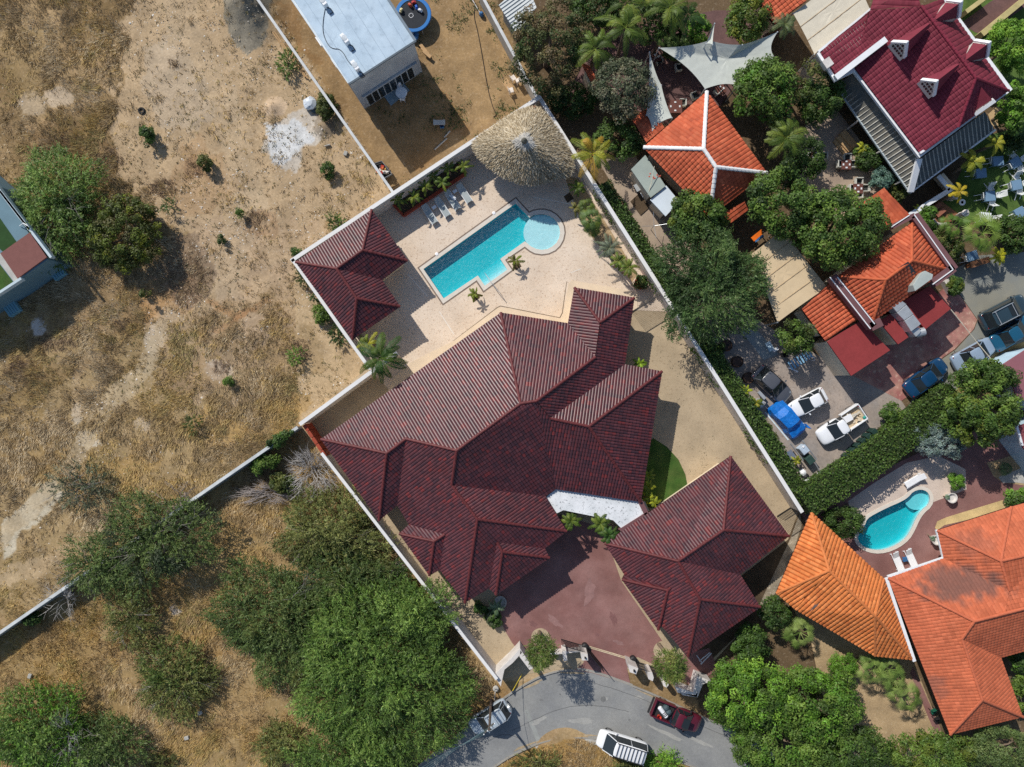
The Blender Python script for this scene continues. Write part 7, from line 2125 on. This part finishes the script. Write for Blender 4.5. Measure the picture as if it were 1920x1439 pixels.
dining_set('beside the feathery palm on the paved terrace', 1530, 294, .0, 'wicker_chair', mk_wicker, .62)
dining_set('between the terrace steps and the low white wall', 1587, 309, .0, 'wicker_chair', mk_wicker, .62, skip=(0,))
dining_set('next to the plain orange tiled roof', 1609, 354, .0, 'wicker_chair', mk_wicker, .62)
table('long table set with napkins under the narrow sail', 1266, 200, 0.0, 1.3, 1.2, group='terrace tables')
for x, y, rz_, s_ in ((1279, 194, math.pi, 'east of the long table by the narrow sail'), (1302, 181, .4, 'at the north tip of the white ridged roof'), (1235, 115, -1.0, 'below the yuccas beside the wide sail'), (1344, 172, 2.4, 'between the wide sail and the large leaved tree'),
                      (1272, 128, .2, 'in the shade edge of the wide sail')):
    place('wicker_chair', mk_wicker, 'pale wicker chair ' + s_, 'chair', x, y, rz_, 'terrace chairs', .02)
table('small table beside the sail shade below the yuccas', 1230, 108, .4, .8, .8, settings=2, group='terrace tables')
table('table half hidden between the sail and the leafy tree', 1352, 168, .4, .8, .8, settings=2, group='terrace tables')

mk_fold = lambda e: folding_chair(e, M_plasticw, mat('chair_cloth', lin(210, 214, 212), rough=.8, var=.06))
for (tx, ty, s_, rot) in ((1857, 368, 'on the lawn near the golden palm', .1), (1907, 347, 'on the lawn at the right edge', .2), (1913, 399, 'on the lawn beside the right edge hedge', .5), (1905, 305, 'in the lawn shade under the flowering tree', .5)):
    table('blue-grey clothed table ' + s_, tx, ty, rot, .85, .85, M_clothb, M_clothb, 'lawn tables', 0)
    for k in range(4):
        a = rot + k * math.pi / 2
        if s_.endswith('hedge') and k in (1, 3): continue
        place('lawn_chair', mk_fold, 'white chair %s of the table %s' % (['east', 'north', 'west', 'south'][k], s_), 'chair', tx + math.cos(a) * 14, ty - math.sin(a) * 14, a + math.pi, 'lawn chairs', .02)
table('white clothed table at the lawn edge by the fan palm', 1848, 408, -.1, .95, .85, M_plasticw, M_cloth, 'lawn tables', 0)
place('lawn_chair', mk_fold, 'white resin chair beside the white clothed table', 'chair', 1861, 411, math.pi, 'lawn chairs', .02)
for x, y, s_ in ((1840, 325, 'first of two under the yellow palms'), (1872, 302, 'second of two by the dark veranda')):
    table('blue clothed table in the lawn shade, ' + s_, x, y, .1, .9, .8, M_clothb, M_clothb, 'lawn tables', 0)
    place('lawn_chair', mk_fold, 'white resin chair west of the shaded table, ' + s_, 'chair', x - 14, y, 0, 'lawn chairs', .02)
table('table with blue cloth in the shade behind the brown bench', 1824, 480, .3, .9, .8, M_clothb, M_clothb, 'lawn tables', 0)
place('lawn_chair', mk_fold, 'white resin chair by the table behind the brown bench', 'chair', 1811, 486, .2, 'lawn chairs', .02)
bn = thing('timber_counter', 'long brown timber counter at the edge of the side street', 'counter', W(1838, 491))
MB().prism(P([(1819, 492), (1855, 481), (1857, 492), (1822, 503)], 1.0), .9, 1.0).build('top', M_wood, bn)
MB().prism(P([(1821, 494), (1854, 483), (1855, 490), (1823, 501)], .9), 0, .9).build('base', M_wood, bn)
pg = thing('ground_ring', 'small white ring cover on the lawn', 'cover', W(1803.5, 380))
MB().lathe([(.14, 0), (.3, 0), (.3, .08), (.14, .08), (.14, 0)], W(1803.5, 380, .02), 18).build('ring', M_plasticw, pg)
for x, y, rz_, s_ in ((1783, 372, .6, 'beside the golden palm'), (1800, 404, .5, 'between the wooden deck and the lawn')):
    t_ = thing('garden_statue', 'white planter pedestal ' + s_, 'planter', W(x, y))
    MB().lathe([(.3, 0), (.22, .3), (.35, .8), (.3, .85), (.1, .8)], W(x, y, 0), 10).build('urn', M_white, t_)
    MB().box(W(x + 3, y - 3, .5), (.7, .25, 1.0), rz=rz_).build('pedestal', M_white, t_)
# white curved bench on the wood deck
cb = thing('curved_edging', 'white curved edge round the wooden deck', 'edging', W(1762, 416))
MB().tube([W(x, y, .2) for x, y in smooth_poly([(1750, 412), (1755, 419), (1764, 421), (1774, 420)], 2, False)], .12, 8).build('edge', M_white, cb)
for x, y in ((1757, 388), (1764, 399)):
    q = thing('deck_bench', 'brown slatted bench on the wooden deck, %s' % ('upper one' if y < 390 else 'lower one'), 'bench', W(x, y))
    MB().box(W(x, y, .45), (.95, .4, .06), rz=.7).build('seat', mat('red_wood', lin(150, 98, 78), var=.15), q)
    for s in (-.35, .35): MB().box(W(x, y, .22) + Vector((s * .76, s * .64, 0)), (.06, .35, .42), rz=.7).build('leg', M_wood, q)


# pool loungers
def mk_lounger(fabric, frame):
    def mk(e):
        fr = MB()
        for y in (-.3, .3): fr.box((0, y, .32), (1.9, .05, .06))
        fr.build('frame', frame, e, local=True)
        for x in (-.8, .75):
            for y in (-.28, .28): MB().box((x, y, .15), (.06, .06, .3)).build('leg', frame, e, local=True)
        MB().box((.22, 0, .36), (1.35, .56, .05)).build('seat', fabric, e, local=True, bevel=.02)
        MB().box((-.72, 0, .52), (.72, .56, .05), M=Matrix.Rotation(.5, 3, 'Y')).build('backrest', fabric, e, local=True, bevel=.02)
    return mk


M_lfab = mat('grey_sling', lin(164, 172, 172), rough=.8, var=.08)
lk = mk_lounger(M_lfab, M_plasticw)
ang = math.atan2(-34, 22)
for x, y, s_ in ((806, 403, 'first from the pool house'), (830, 390, 'second from the pool house'), (849, 377, 'third, with a rumpled towel'), (871, 364, 'nearest the palapa')):
    place('pool_lounger', lk, 'grey sling pool lounger, ' + s_, 'lounger', x, y, ang, 'loungers beside the long pool', .03)
tw = thing('towel', 'rumpled pale towel on the third pool lounger', 'towel', W(847, 374, .5))
mb = MB()
A_ = W(845, 372, .45)
for i in range(6):
    for j in range(5): mb.v.append((A_.x - .25 + i * .12 + j * .05, A_.y + .3 - i * .12 + j * .07, .46 + random.uniform(0, .14)))
for i in range(5):
    for j in range(4): mb.f.append((i * 5 + j, (i + 1) * 5 + j, (i + 1) * 5 + j + 1, i * 5 + j + 1))
mb.build('cloth', M_cloth, tw)
for x, y, s_ in ((814, 389, 'between the first two loungers'), (853, 359, 'between the last two loungers')):
    t_ = thing('side_table', 'small white side table ' + s_, 'side table', W(x, y))
    MB().box(W(x, y, .4), (.42, .28, .05), rz=.6).build('table_top', M_plasticw, t_)
    for a in (-.15, .15): MB().box(W(x, y, .2) + Vector((a, a * .6, 0)), (.04, .2, .38), rz=.6).build('leg', M_plasticw, t_)
lw_ = mk_lounger(M_plasticw, M_plasticw)
for x, y, a, s_ in ((1714, 902, (-20, 12), 'on the gravel above the kidney pool'), (1684, 1054, (10, 24), 'left of the blue stool below the kidney pool'), (1709, 1048, (11, 24), 'right of the blue stool below the kidney pool')):
    place('white_lounger', lw_, 'white sun lounger ' + s_, 'lounger', x, y, math.atan2(-a[1], a[0]), 'loungers beside the kidney pool', .03)
bs = thing('blue_stool', 'small blue stool between the two white loungers', 'stool', W(1697, 1049))
MB().box(W(1697, 1049, .4), (.42, .42, .05), rz=.3).build('seat', mat('blue_plastic', lin(62, 110, 158), rough=.5), bs)
for a, b in ((-.17, -.17), (.17, -.17), (-.17, .17), (.17, .17)): MB().box(W(1697, 1049, .2) + Vector((a, b, 0)), (.05, .05, .4)).build('leg', mat('blue_plastic'), bs)
# red planter on the deck
pl_ = thing('planter_bed', 'long brick red planter along the north wall of the pool deck', 'planter', W(810, 350))
for a, b in (((738, 385), (757, 405)), ((757, 405), (872, 327)), ((872, 327), (860, 305))):
    bar(pl_, 'edge', (a[0], a[1], .22), (b[0], b[1], .22), .22, .45, M_terracotta)
MB().prism(P([(739, 382), (757, 402), (870, 326), (858, 304)], .3), 0.0, .3).build('soil', M_darksoil, pl_)
po = thing('plant_pot', 'big terracotta pot with a leafy plant at the east wall', 'plant pot', W(1200, 534))
MB().lathe([(.45, 0), (.6, .6), (.62, .72), (.5, .72), (.45, .55)], W(1199, 533, 0), 18).build('pot', M_terracotta, po)
tree('leafy plant growing in the big terracotta pot', 1202, 529, 14, 15, 1.6, 'broad', G_OLIVE + G_DEEP, 'potted_plant', 'plant', crown_z=1.0, r=.28, leaf=.16, per=70)
for x, y in ((968, 499), (890, 558)):
    sheet('planting_square', [(x - 8, y - 3), (x + 3, y - 11), (x + 10, y + 1), (x - 1, y + 9)], M_darksoil, .034)
sheet('planting_square', [(1057, 369), (1068, 361), (1076, 373), (1064, 381)], M_darksoil, .034)
# cream pots by the kidney pool
for x, y, s_ in ((1777, 932, 'on the terrace north of the salmon roof'), (1749, 1010, 'at the corner of the salmon roof')):
    t_ = thing('plant_pot', 'white urn with a small agave ' + s_, 'plant pot', W(x, y))
    MB().lathe([(.3, 0), (.4, .3), (.48, .7), (.4, .7), (.3, .5)], W(x, y, 0), 18).build('urn', M_white, t_)
    palm('small agave in the white urn ' + s_, x, y, 6, .75, 12, [lin(110, 140, 110)], 'agave', 'fan', trunk_r=.04)
# timber planter by restaurant
wp = thing('planter_box', 'white planter box at the restaurant corner', 'planter', W(1783, 534))
MB().prism(P([(1771, 528), (1779, 523), (1790, 545), (1783, 550)], .7), 0, .7).build('box', M_white, wp)

# ------------------------------------------------------------------ yard objects
trm = thing('trampoline', 'round trampoline with a blue rim beside the white block house', 'trampoline', W(775, 28))
tc = W(775, 28, .9); R0 = 1.62
MB().lathe([(R0 - .28, 0), (R0, 0), (R0 + .05, .05), (R0, .1), (R0 - .28, .1), (R0 - .28, 0)], tc, 40).build('rim_pad', mat('trampoline_blue', lin(24, 110, 180), rough=.5, var=.08), trm)
MB().lathe([(R0 - .27, .02), (R0 - .27, .06)], tc, 40).build('mat', mat('trampoline_mat', lin(44, 48, 54), rough=.8, var=.1), trm)
for k in range(6):
    a = k * math.pi / 3
    MB().tube([(tc.x + math.cos(a) * R0, tc.y + math.sin(a) * R0, 0), (tc.x + math.cos(a) * R0, tc.y + math.sin(a) * R0, .9)], .04, 6).build('leg', M_steel, trm)
for k in range(10):
    a = k * .628
    MB().box(tc + Vector((math.cos(a) * .2 - .2, math.sin(a) * .2 - .1, .07)), (.06, .06, .01), rz=a).build('printed_dot', M_plasticw, trm)
for x, y, col, s_ in ((769, 10, (206, 92, 60), 'orange toy'), (781, 14, (40, 96, 190), 'blue toy car'), (788, 20, (210, 214, 220), 'white toy'), (752, 20, (214, 200, 150), 'yellow soft toy'), (776, 5, (190, 60, 60), 'red toy')):
    t_ = thing('toy', '%s lying on the trampoline' % s_, 'toy', W(x, y, 1.0))
    c0 = W(x, y, 1.12)
    MB().box(c0, (.42, .24, .2), rz=x).build('block', mat('toy_%d' % col[0], lin(*col), rough=.5), t_, bevel=.05)
    MB().box(c0 + Vector((0, 0, .14)), (.22, .2, .12), rz=x).build('top', mat('toy_%d' % col[0]), t_, bevel=.04)
bp_ = thing('bag_heap', 'white and blue bags piled against the trampoline', 'bags', W(777, 64))
for x, y, r in ((776, 60, .35), (780, 66, .3), (779, 72, .3)):
    MB().lathe([(r * .7, 0), (r, r * .4), (r * .8, r), (r * .2, r * 1.3)], W(x, y, .3), 9).build('bag', M_plasticw if y < 65 else mat('blue_plastic'), bp_)
pt = thing('patio_table', 'round white plastic table in the shade of the white house', 'table', W(752, 174))
c0 = W(752.5, 174, .72)
MB().lathe([(.52, 0), (.54, .03), (.5, .05)], c0, 24).build('table_top', M_plasticw, pt)
for k in range(4): MB().box((c0.x + math.cos(k * 1.57 + .3) * .36, c0.y + math.sin(k * 1.57 + .3) * .36, .36), (.06, .06, .7)).build('leg', M_plasticw, pt)
for x, y, rz_, s_ in ((749, 165, -1.4, 'north'), (755, 185, 1.5, 'south')):
    place('plastic_chair', lambda e: chair_mesh(e, M_plasticw, M_plasticw), 'white plastic chair %s of the round yard table' % s_, 'chair', x, y, rz_, None, .02)
tb_ = thing('bench_table', 'pale bench table on the brown yard in the house shade', 'table', W(823, 230))
MB().box(W(823.5, 230, .7), (1.1, .45, .05), rz=0).build('table_top', M_concrete, tb_)
for s in (-.45, .45): MB().box(W(823.5, 230, .35) + Vector((s, 0, 0)), (.06, .4, .68)).build('leg', M_concrete, tb_)
t_ = thing('blue_crate', 'small blue crate below the pale bench table', 'crate', W(829, 238))
cr_ = W(829, 238, .15)
MB().box(cr_, (.36, .3, .04)).build('bottom', mat('blue_plastic'), t_)
for dx, dy, sx, sy in ((.17, 0, .03, .3), (-.17, 0, .03, .3), (0, .14, .36, .03), (0, -.14, .36, .03)):
    MB().box(cr_ + Vector((dx, dy, .12)), (sx, sy, .26)).build('side', mat('blue_plastic'), t_)
for a, b, s_ in (((815, 281), (838, 260), 'longest pale pipe on the ground by the north compound wall'), ((833, 258), (844, 246), 'short pale pipe above the longest one')):
    t_ = thing('loose_pipe', s_, 'pipe', W(*a)); MB().tube([W(*a, .08), W(*b, .08)], .07, 7).build('tube', M_concrete, t_)
bed = thing('junk_trailer', 'steel frame trailer full of junk in the corner of the brown yard', 'trailer', W(716, 319))
q = [(701, 308), (716, 303), (735, 327), (719, 336)]
MB().prism(P(q, .5), .42, .5).build('floor', M_black, bed)
for i in range(4):
    a, b = q[i], q[(i + 1) % 4]; bar(bed, 'side_rail', (a[0], a[1], .75), (b[0], b[1], .75), .05, .3, mat('grey_rail', lin(120, 122, 124)))
for x, y in ((704, 311), (731, 325)):
    MB().tube([W(x, y, .28) + Vector((-.08, 0, 0)), W(x, y, .28) + Vector((.08, 0, 0))], .28, 14).build('wheel', M_tyre, bed)
for k in range(22):
    x, y = 717 + random.uniform(-9, 10), 319 + random.uniform(-8, 8)
    col = random.choice([(206, 110, 60), (220, 216, 208), (66, 60, 58), (170, 60, 48), (150, 140, 128), (222, 190, 90)])
    MB().box(W(x, y, .6 + random.uniform(0, .2)), (random.uniform(.15, .4), random.uniform(.1, .3), random.uniform(.1, .25)), rz=random.uniform(0, 3)).build('junk_piece', mat('junk_%d' % col[0], lin(*col)), bed)
for x, y, rz_, s_ in ((962, 147, .6, 'pale chair at the wall, north of the pair'), (972, 152, 2.0, 'pale chair nearest the mottled tree'), (958, 170, .3, 'pale chair on the brown board')):
    place('garden_chair', lambda e: chair_mesh(e, mat('cream_plastic', lin(224, 214, 204)), mat('cream_plastic')), s_, 'chair', x, y, rz_, 'chairs in the brown yard corner', .02)
t_ = thing('wood_board', 'square brown board under the pale chairs in the yard corner', 'board', W(953, 165))
MB().prism(P([(941, 155), (950, 146), (962, 163), (955, 174)], .05), 0, .05).build('panel', mat('pale_timber'), t_)
wt = thing('wrapped_bundle', 'grey and white plastic wrapped bundle on the bare plot', 'bundle', W(583, 197))
mb = MB()
for r, z in ((.55, 0), (.7, .25), (.62, .5), (.35, .68), (.08, .72)):
    for k in range(12):
        a = k * math.pi / 6; j = random.uniform(.8, 1.2)
        c0 = W(583, 197); mb.v.append((c0.x + math.cos(a) * r * j, c0.y + math.sin(a) * r * j * .9, z))
for i in range(4):
    for k in range(12): mb.f.append((i * 12 + k, i * 12 + (k + 1) % 12, (i + 1) * 12 + (k + 1) % 12, (i + 1) * 12 + k))
mb.f.append(tuple(48 + k for k in range(12)))
mb.build('sheeting', mat('plastic_sheet', lin(196, 204, 212), rough=.4, var=.15, scale=3), wt)
MB().lathe([(.3, 0), (.34, .2), (.1, .36)], W(590, 207), 9).build('dark_bag', mat('dark_bag'), wt)
ty = thing('old_tyre', 'old black tyre lying on the bare plot', 'tyre', W(266.5, 209))
c0 = W(266.5, 209)
MB().lathe([(.17, .02), (.3, 0), (.34, .1), (.3, .2), (.17, .18), (.15, .1), (.17, .02)], c0, 22).build('tyre', M_tyre, ty)
for x, y, s_ in ((648, 288, 'white block on the bare plot by the yard wall'), (614, 273, 'thin white offcut on the bare plot'), (375, 1337, 'pale flat slab in the dry grass'), (350, 1384, 'pale stone slab further down the dry grass'), (56, 1268, 'weathered plank end in the dry grass'), (15, 1327, 'white scrap at the left edge of the grass')):
    t_ = thing('debris_block', s_, 'debris', W(x, y)); MB().box(W(x, y, .12), (.55 if 'offcut' in s_ else .42, .1 if 'offcut' in s_ else .32, .2), rz=random.uniform(0, 2)).build('block', M_concrete, t_, bevel=.03)
for a, b, s_ in (((511, 61), (572, 145), 'outer'), ((515, 60), (577, 148), 'inner')):
    t_ = thing('timber_pole', 'long pale pole leaning along the yard wall, %s one' % s_, 'pole', W(*a)); MB().tube([W(*a, .25), W(*b, .15)], .06, 6).build('pole', mat('pale_timber'), t_)
# crates beside the terrace house
for x, y, s_ in ((110, 512, 'pale blue crate pallet at the corner of the terrace house'), (25, 580, 'pale blue wrapped pallet stack below the terrace house')):
    t_ = thing('pallet', s_, 'pallet', W(x, y))
    for k in range(5): MB().box(W(x, y, .3) + Vector((math.cos(.6) * (k - 2) * .24, math.sin(.6) * (k - 2) * .24, 0)), (.2, 1.0, .5), rz=.6).build('block', mat('pale_blue_block', lin(122, 168, 184), var=.1), t_)

# parking yard objects
for x, y, s_ in ((1360, 649, 'nearest the feathery tree'), (1380, 679, 'middle one of three'), (1401, 709, 'beside the graphite hatchback')):
    t_ = thing('cable_reel', 'black round drum top on the parking yard, ' + s_, 'drum', W(x, y), group='black drums on the parking yard')
    MB().lathe([(.5, 0), (.53, .3), (.53, .5), (.5, .52), (.44, .44), (.06, .42)], W(x, y, 0), 26).build('drum', mat('drum_black', lin(38, 36, 36), rough=.6, var=.25, scale=3, col2=lin(84, 62, 50), mix_scale=1.2), t_)
pb = thing('garden_bench', 'pale blue slatted bench table under the round bushy tree', 'bench', W(1500, 680))
for k in range(8):
    a = (1478 + k * 5.2, 688 - k * 3.4)
    bar(pb, 'slat', (a[0], a[1] - 9, .75), (a[0] + 9, a[1] + 6, .75), .16, .04, mat('pale_blue_wood', lin(134, 178, 206), rough=.6, var=.08))
for x, y in ((1482, 682), (1492, 698), (1515, 660), (1524, 676)):
    MB().box(W(x, y, .36), (.08, .08, .72)).build('leg', M_plasticw, pb)
for s in ((1478, 690, 1496, 697), (1510, 664, 1528, 672)): bar(pb, 'rail', (s[0], s[1], .7), (s[2], s[3], .7), .08, .06, M_plasticw)
t_ = thing('white_box', 'white box by the concrete strip at the parking yard', 'box', W(1453, 655))
MB().box(W(1453, 656, .3), (.5, .3, .5), rz=.5).build('case', M_plasticw, t_, bevel=.03); MB().box(W(1443, 650, .5), (.5, .9, .12), rz=.5).build('panel', mat('pale_blue_render'), t_)
t_ = thing('dustbin', 'dark round bin beside the pale blue bench', 'bin', W(1467, 666))
MB().lathe([(.22, 0), (.28, .7), (.3, .75), (.24, .72), (.2, .3)], W(1467, 666), 14).build('bin', M_black, t_)
t_ = thing('blue_bucket', 'pale blue bucket by the hedge under the feathery tree', 'bucket', W(1337, 638))
MB().lathe([(.2, 0), (.26, .4), (.22, .38), (.18, .05)], W(1337, 638), 14).build('pail', mat('pale_blue_render'), t_)
for k in range(6):
    x, y = 1587 + k * 8.6 * 1.0, 856 - k * 7.6
    if k > 0: x, y = 1587 + k * 9.6, 855 - k * 9.0
    t_ = thing('wheelie_bin', 'dark green wheeled bin by the tall hedge, %s' % ['nearest the hedge corner', 'second from the hedge corner', 'third from the hedge corner', 'fourth from the hedge corner', 'second nearest the leafy bushes', 'nearest the leafy bushes'][k], 'bin', W(x, y), group='bins along the tall hedge')
    M_bin = mat('bin_green', lin(38, 60, 54), rough=.5, var=.12)
    c0 = W(x, y, .5)
    MB().box((c0.x, c0.y, .5), (.5, .55, .95), rz=.75).build('body', M_bin, t_, bevel=.03)
    MB().box((c0.x, c0.y, 1.02), (.56, .62, .08), rz=.75).build('lid', M_bin, t_, bevel=.03)
    MB().box((c0.x + .25, c0.y - .2, .98), (.06, .4, .05), rz=.75).build('handle', M_black, t_)
# junk by the hedge corner
jk = thing('metal_cart', 'steel frame cart with a grey bin and pipes by the hedge corner', 'cart', W(1505, 855))
for a, b in (((1482, 832), (1506, 864)), ((1504, 826), (1531, 862)), ((1528, 868), (1540, 890))):
    bar(jk, 'rail', (a[0], a[1], .9), (b[0], b[1], .9), .1, .08, mat('grey_rail'))
for (x, y, col) in ((1505, 843, (176, 190, 204)), (1516, 862, (48, 70, 64))):
    MB().box(W(x, y, .5), (.75, .7, .9), rz=-.9).build('tub', mat('tub_%d' % col[0], lin(*col), rough=.5), jk, bevel=.04)
MB().lathe([(.1, 0), (.1, .04)], W(1506, 838, .97), 12).build('cap', M_plasticw, jk)
t_ = thing('paint_board', 'stained grey board with blue and red paint by the hedge', 'board', W(1482, 854))
MB().prism(P([(1473, 850), (1483, 843), (1492, 856), (1482, 863)], .5), .42, .5).build('board', mat('painted_board', lin(110, 116, 128), var=.1, col2=lin(40, 110, 180), mix_scale=1.3), t_)
MB().box(W(1482, 853, .2), (.5, .4, .4), rz=-.9).build('base', M_black, t_)
t_ = thing('white_sacks', 'white and black sacks by the hedge corner', 'sacks', W(1507, 895))
for x, y, m_ in ((1503, 886, M_plasticw), (1509, 894, M_black), (1512, 900, M_plasticw), (1530, 897, M_plasticw), (1534, 893, M_plasticw)):
    MB().lathe([(.25, 0), (.36, .15), (.3, .35), (.08, .45)], W(x, y), 9).build('sack', m_, t_)
t_ = thing('oil_trough', 'grey metal trough on a stand by the hedge plants', 'trough', W(1428, 742))
MB().prism(P([(1421, 737), (1425, 733), (1437, 746), (1433, 750)], .9), .6, .9).build('trough', M_steel, t_); MB().box(W(1429, 742, .3), (.5, .3, .6), rz=-.8).build('stand', M_black, t_)
t_ = thing('grey_cabinet', 'grey cabinet beside the yellow hedge plants', 'cabinet', W(1424, 756))
MB().box(W(1424, 756, .5), (.7, .6, .9), rz=-.6).build('case', M_concrete, t_, bevel=.03); MB().box(W(1424, 756, .99), (.74, .64, .05), rz=-.6).build('lid', M_steel, t_)
ct = thing('table_tennis', 'orange and blue panelled stand in the shade beside the beige canopy', 'stand', W(1421, 440))
MB().prism(P([(1408, 446), (1428, 430), (1431, 438), (1414, 453)], 1.0), .9, 1.0).build('orange_panel', mat('orange_paint', lin(226, 110, 30), rough=.5), ct)
MB().prism(P([(1415, 451), (1431, 440), (1433, 444), (1417, 455)], .98), .9, .98).build('blue_panel', mat('blue_plastic'), ct)
for x, y in ((1412, 448), (1428, 436)): MB().box(W(x, y, .45), (.08, .08, .9)).build('leg', M_steel, ct)
ch = thing('green_chair', 'dark green chair at the salmon house wall', 'chair', W(1745, 1330), -1.2)
chair_mesh(ch, mat('chair_green', lin(24, 92, 72), rough=.5), M_black)
ch = thing('black_chair', 'black chair at the salmon house wall below the green one', 'chair', W(1751, 1345), -1.2)
chair_mesh(ch, M_black, M_black)
hs = thing('clothes_rack', 'white pipe frame on the ground beside the garage', 'frame', W(1320, 1238))
for a, b in (((1314, 1246), (1334, 1225)), ((1311, 1240), (1331, 1224)), ((1306, 1229), (1316, 1243))):
    bar(hs, 'pipe', (a[0], a[1], .5), (b[0], b[1], .5), .07, .07, M_plasticw)
ar = thing('rotary_airer', 'bare rotary clothes airer on the service path', 'airer', W(1220, 431))
MB().tube([W(1220, 431, 0), W(1220, 431, 0) + Vector((0, 0, 1.9))], .03, 6).build('pole', M_steel, ar)
for k in range(4):
    a = k * 1.571 + .1; c0 = W(1220, 431, 0)
    MB().tube([(c0.x, c0.y, 1.5), (c0.x + math.cos(a) * 1.2, c0.y + math.sin(a) * 1.2, 1.9)], .02, 5).build('arm', M_steel, ar)
t_ = thing('stone_table', 'flat brown soil bed framed on the service path', 'bed', W(1200, 390))
MB().prism(P([(1182, 378), (1201, 360), (1219, 388), (1201, 404)], .1), 0, .1).build('bed', M_darksoil, t_)
t_ = thing('grill_cart', 'small steel grill cart beside the grey-green shed', 'cart', W(1195, 352))
MB().box(W(1195, 352, .8), (.45, .7, .06), rz=.5).build('top', M_steel, t_); MB().box(W(1195, 352, .4), (.4, .6, .7), rz=.5).build('body', M_black, t_); bar(t_, 'handle', (1201, 362, .8), (1206, 370, .8), .05, .05, M_plasticw)

# ------------------------------------------------------------------ power pole, wires, road things
pp = thing('power_pole', 'dark wooden power pole standing over the silver off-roader', 'pole', W(921, 1312))
b0 = W(921, 1312)
MB().tube([b0, b0 + Vector((0, 0, 5.6))], [.14, .1], 10).build('shaft', mat('pole_wood', lin(92, 80, 72), rough=.9, var=.2, scale=3), pp)
MB().box(b0 + Vector((0, 0, 5.3)), (1.1, .1, .1), rz=.8).build('crossarm', mat('pole_wood'), pp)
tops = [b0 + Vector((.38 * k, .39 * k, 5.4)) for k in (-1.2, -.4, .4, 1.2)]
for i, a in enumerate(tops):
    MB().lathe([(.04, 0), (.05, .08), (.03, .12)], a, 8).build('insulator', M_plasticw, pp)
    w_ = thing('power_line', 'thin power line from the pole over the road, %s' % ['lowest', 'second', 'third', 'highest'][i], 'cable', a, group='power lines of the bottom pole')
    e_ = W(770 + i * 3, 1452 + i * 4, 5.2); m_ = (a + e_) / 2 - Vector((0, 0, .4))
    MB().tube([a + Vector((0, 0, .1)), m_, e_], .011, 5).build('cable', mat('teal_cable', lin(96, 120, 122), rough=.5), w_)
gy = thing('guy_wire', 'yellow sleeved guy wire of the power pole beside the white entrance wall', 'cable', W(978, 1265))
MB().tube([W(979, 1264, .1), W(961, 1296, 1.4)], .03, 6).build('yellow_sleeve', mat('yellow_plastic', lin(222, 196, 60), rough=.5), gy)
MB().tube([W(961, 1296, 1.4), W(940, 1330, 3.0), b0 + Vector((0, 0, 5.2))], .018, 5).build('wire', M_steel, gy)
st_ = thing('concrete_cap', 'round concrete cap with a thin pipe on the verge by the entrance wall', 'cover', W(929.5, 1290))
MB().lathe([(.26, 0), (.28, .25), (.2, .3)], W(929.5, 1290), 18).build('cap', M_concrete, st_)
MB().tube([W(929, 1292, .2), W(928, 1304, .6), W(927, 1313, .3)], .04, 6).build('pipe', M_concrete, st_)
wr = thing('service_wire', 'thin pale wire crossing from the red kitchen roof to the round trees', 'cable', W(1830, 640, 3.4))
MB().tube([W(1783, 581, 3.6), W(1830, 640, 3.3), W(1882, 702, 3.6)], .035, 5).build('cable', mat('pale_wire', lin(206, 198, 178)), wr)
wr = thing('service_wire', 'thin pale wire from the grey shed across the service path', 'cable', W(1218, 340, 2.9))
MB().tube([W(1227, 312, 3.4), W(1221, 345, 2.9), W(1215, 366, 2.6)], .03, 5).build('cable', mat('pale_wire'), wr)
hs = thing('garden_hose', 'thin dark hose lying across the brown yard', 'hose', W(900, 120))
MB().tube([W(x, y, .04) for x, y in smooth_poly([(892, 5), (888, 30), (896, 60), (905, 110), (915, 170), (925, 205), (932, 215), (925, 220)], 2, False)], .03, 5).build('hose', M_black, hs)
hb = thing('tap_stand', 'blue tap stand and hose reel on the brown yard', 'tap', W(903, 29))
MB().lathe([(.2, 0), (.22, .3), (.1, .5)], W(903, 29), 10).build('reel', mat('blue_plastic'), hb)
MB().tube([W(880, -10, .05), W(902, 28, .1)], .03, 5).build('pipe', M_plasticw, hb)
sg = thing('gate_lamp', 'dark drum lamp behind the east gate pillar', 'lamp', W(1186, 1232))
MB().lathe([(.3, 0), (.32, .5), (.2, .6)], W(1186, 1234), 12).build('housing', M_black, sg)
sg = thing('gate_lamp', 'dark drum motor behind the west gate pillar', 'lamp', W(1096, 1209))
MB().lathe([(.3, 0), (.32, .5), (.2, .6)], W(1096, 1210), 12).build('housing', M_black, sg)
vb = thing('round_planter', 'round stone planter by the villa porch', 'planter', W(938, 1128))
MB().lathe([(.55, 0), (.6, .35), (.5, .35), (.48, .2)], W(938, 1128), 20).build('ring', M_concrete, vb)
# blue and white rags and boxes below the white house east corner
bx_ = thing('doorstep', 'stack of pale boards at the east corner of the white house', 'boards', W(796, 94))
for k in range(3): MB().box(W(793 + k * 4, 90 + k * 6, .15 + .1 * k), (.9, .3, .12), rz=-.9 + .1 * k).build('board', mat('pale_timber'), bx_)
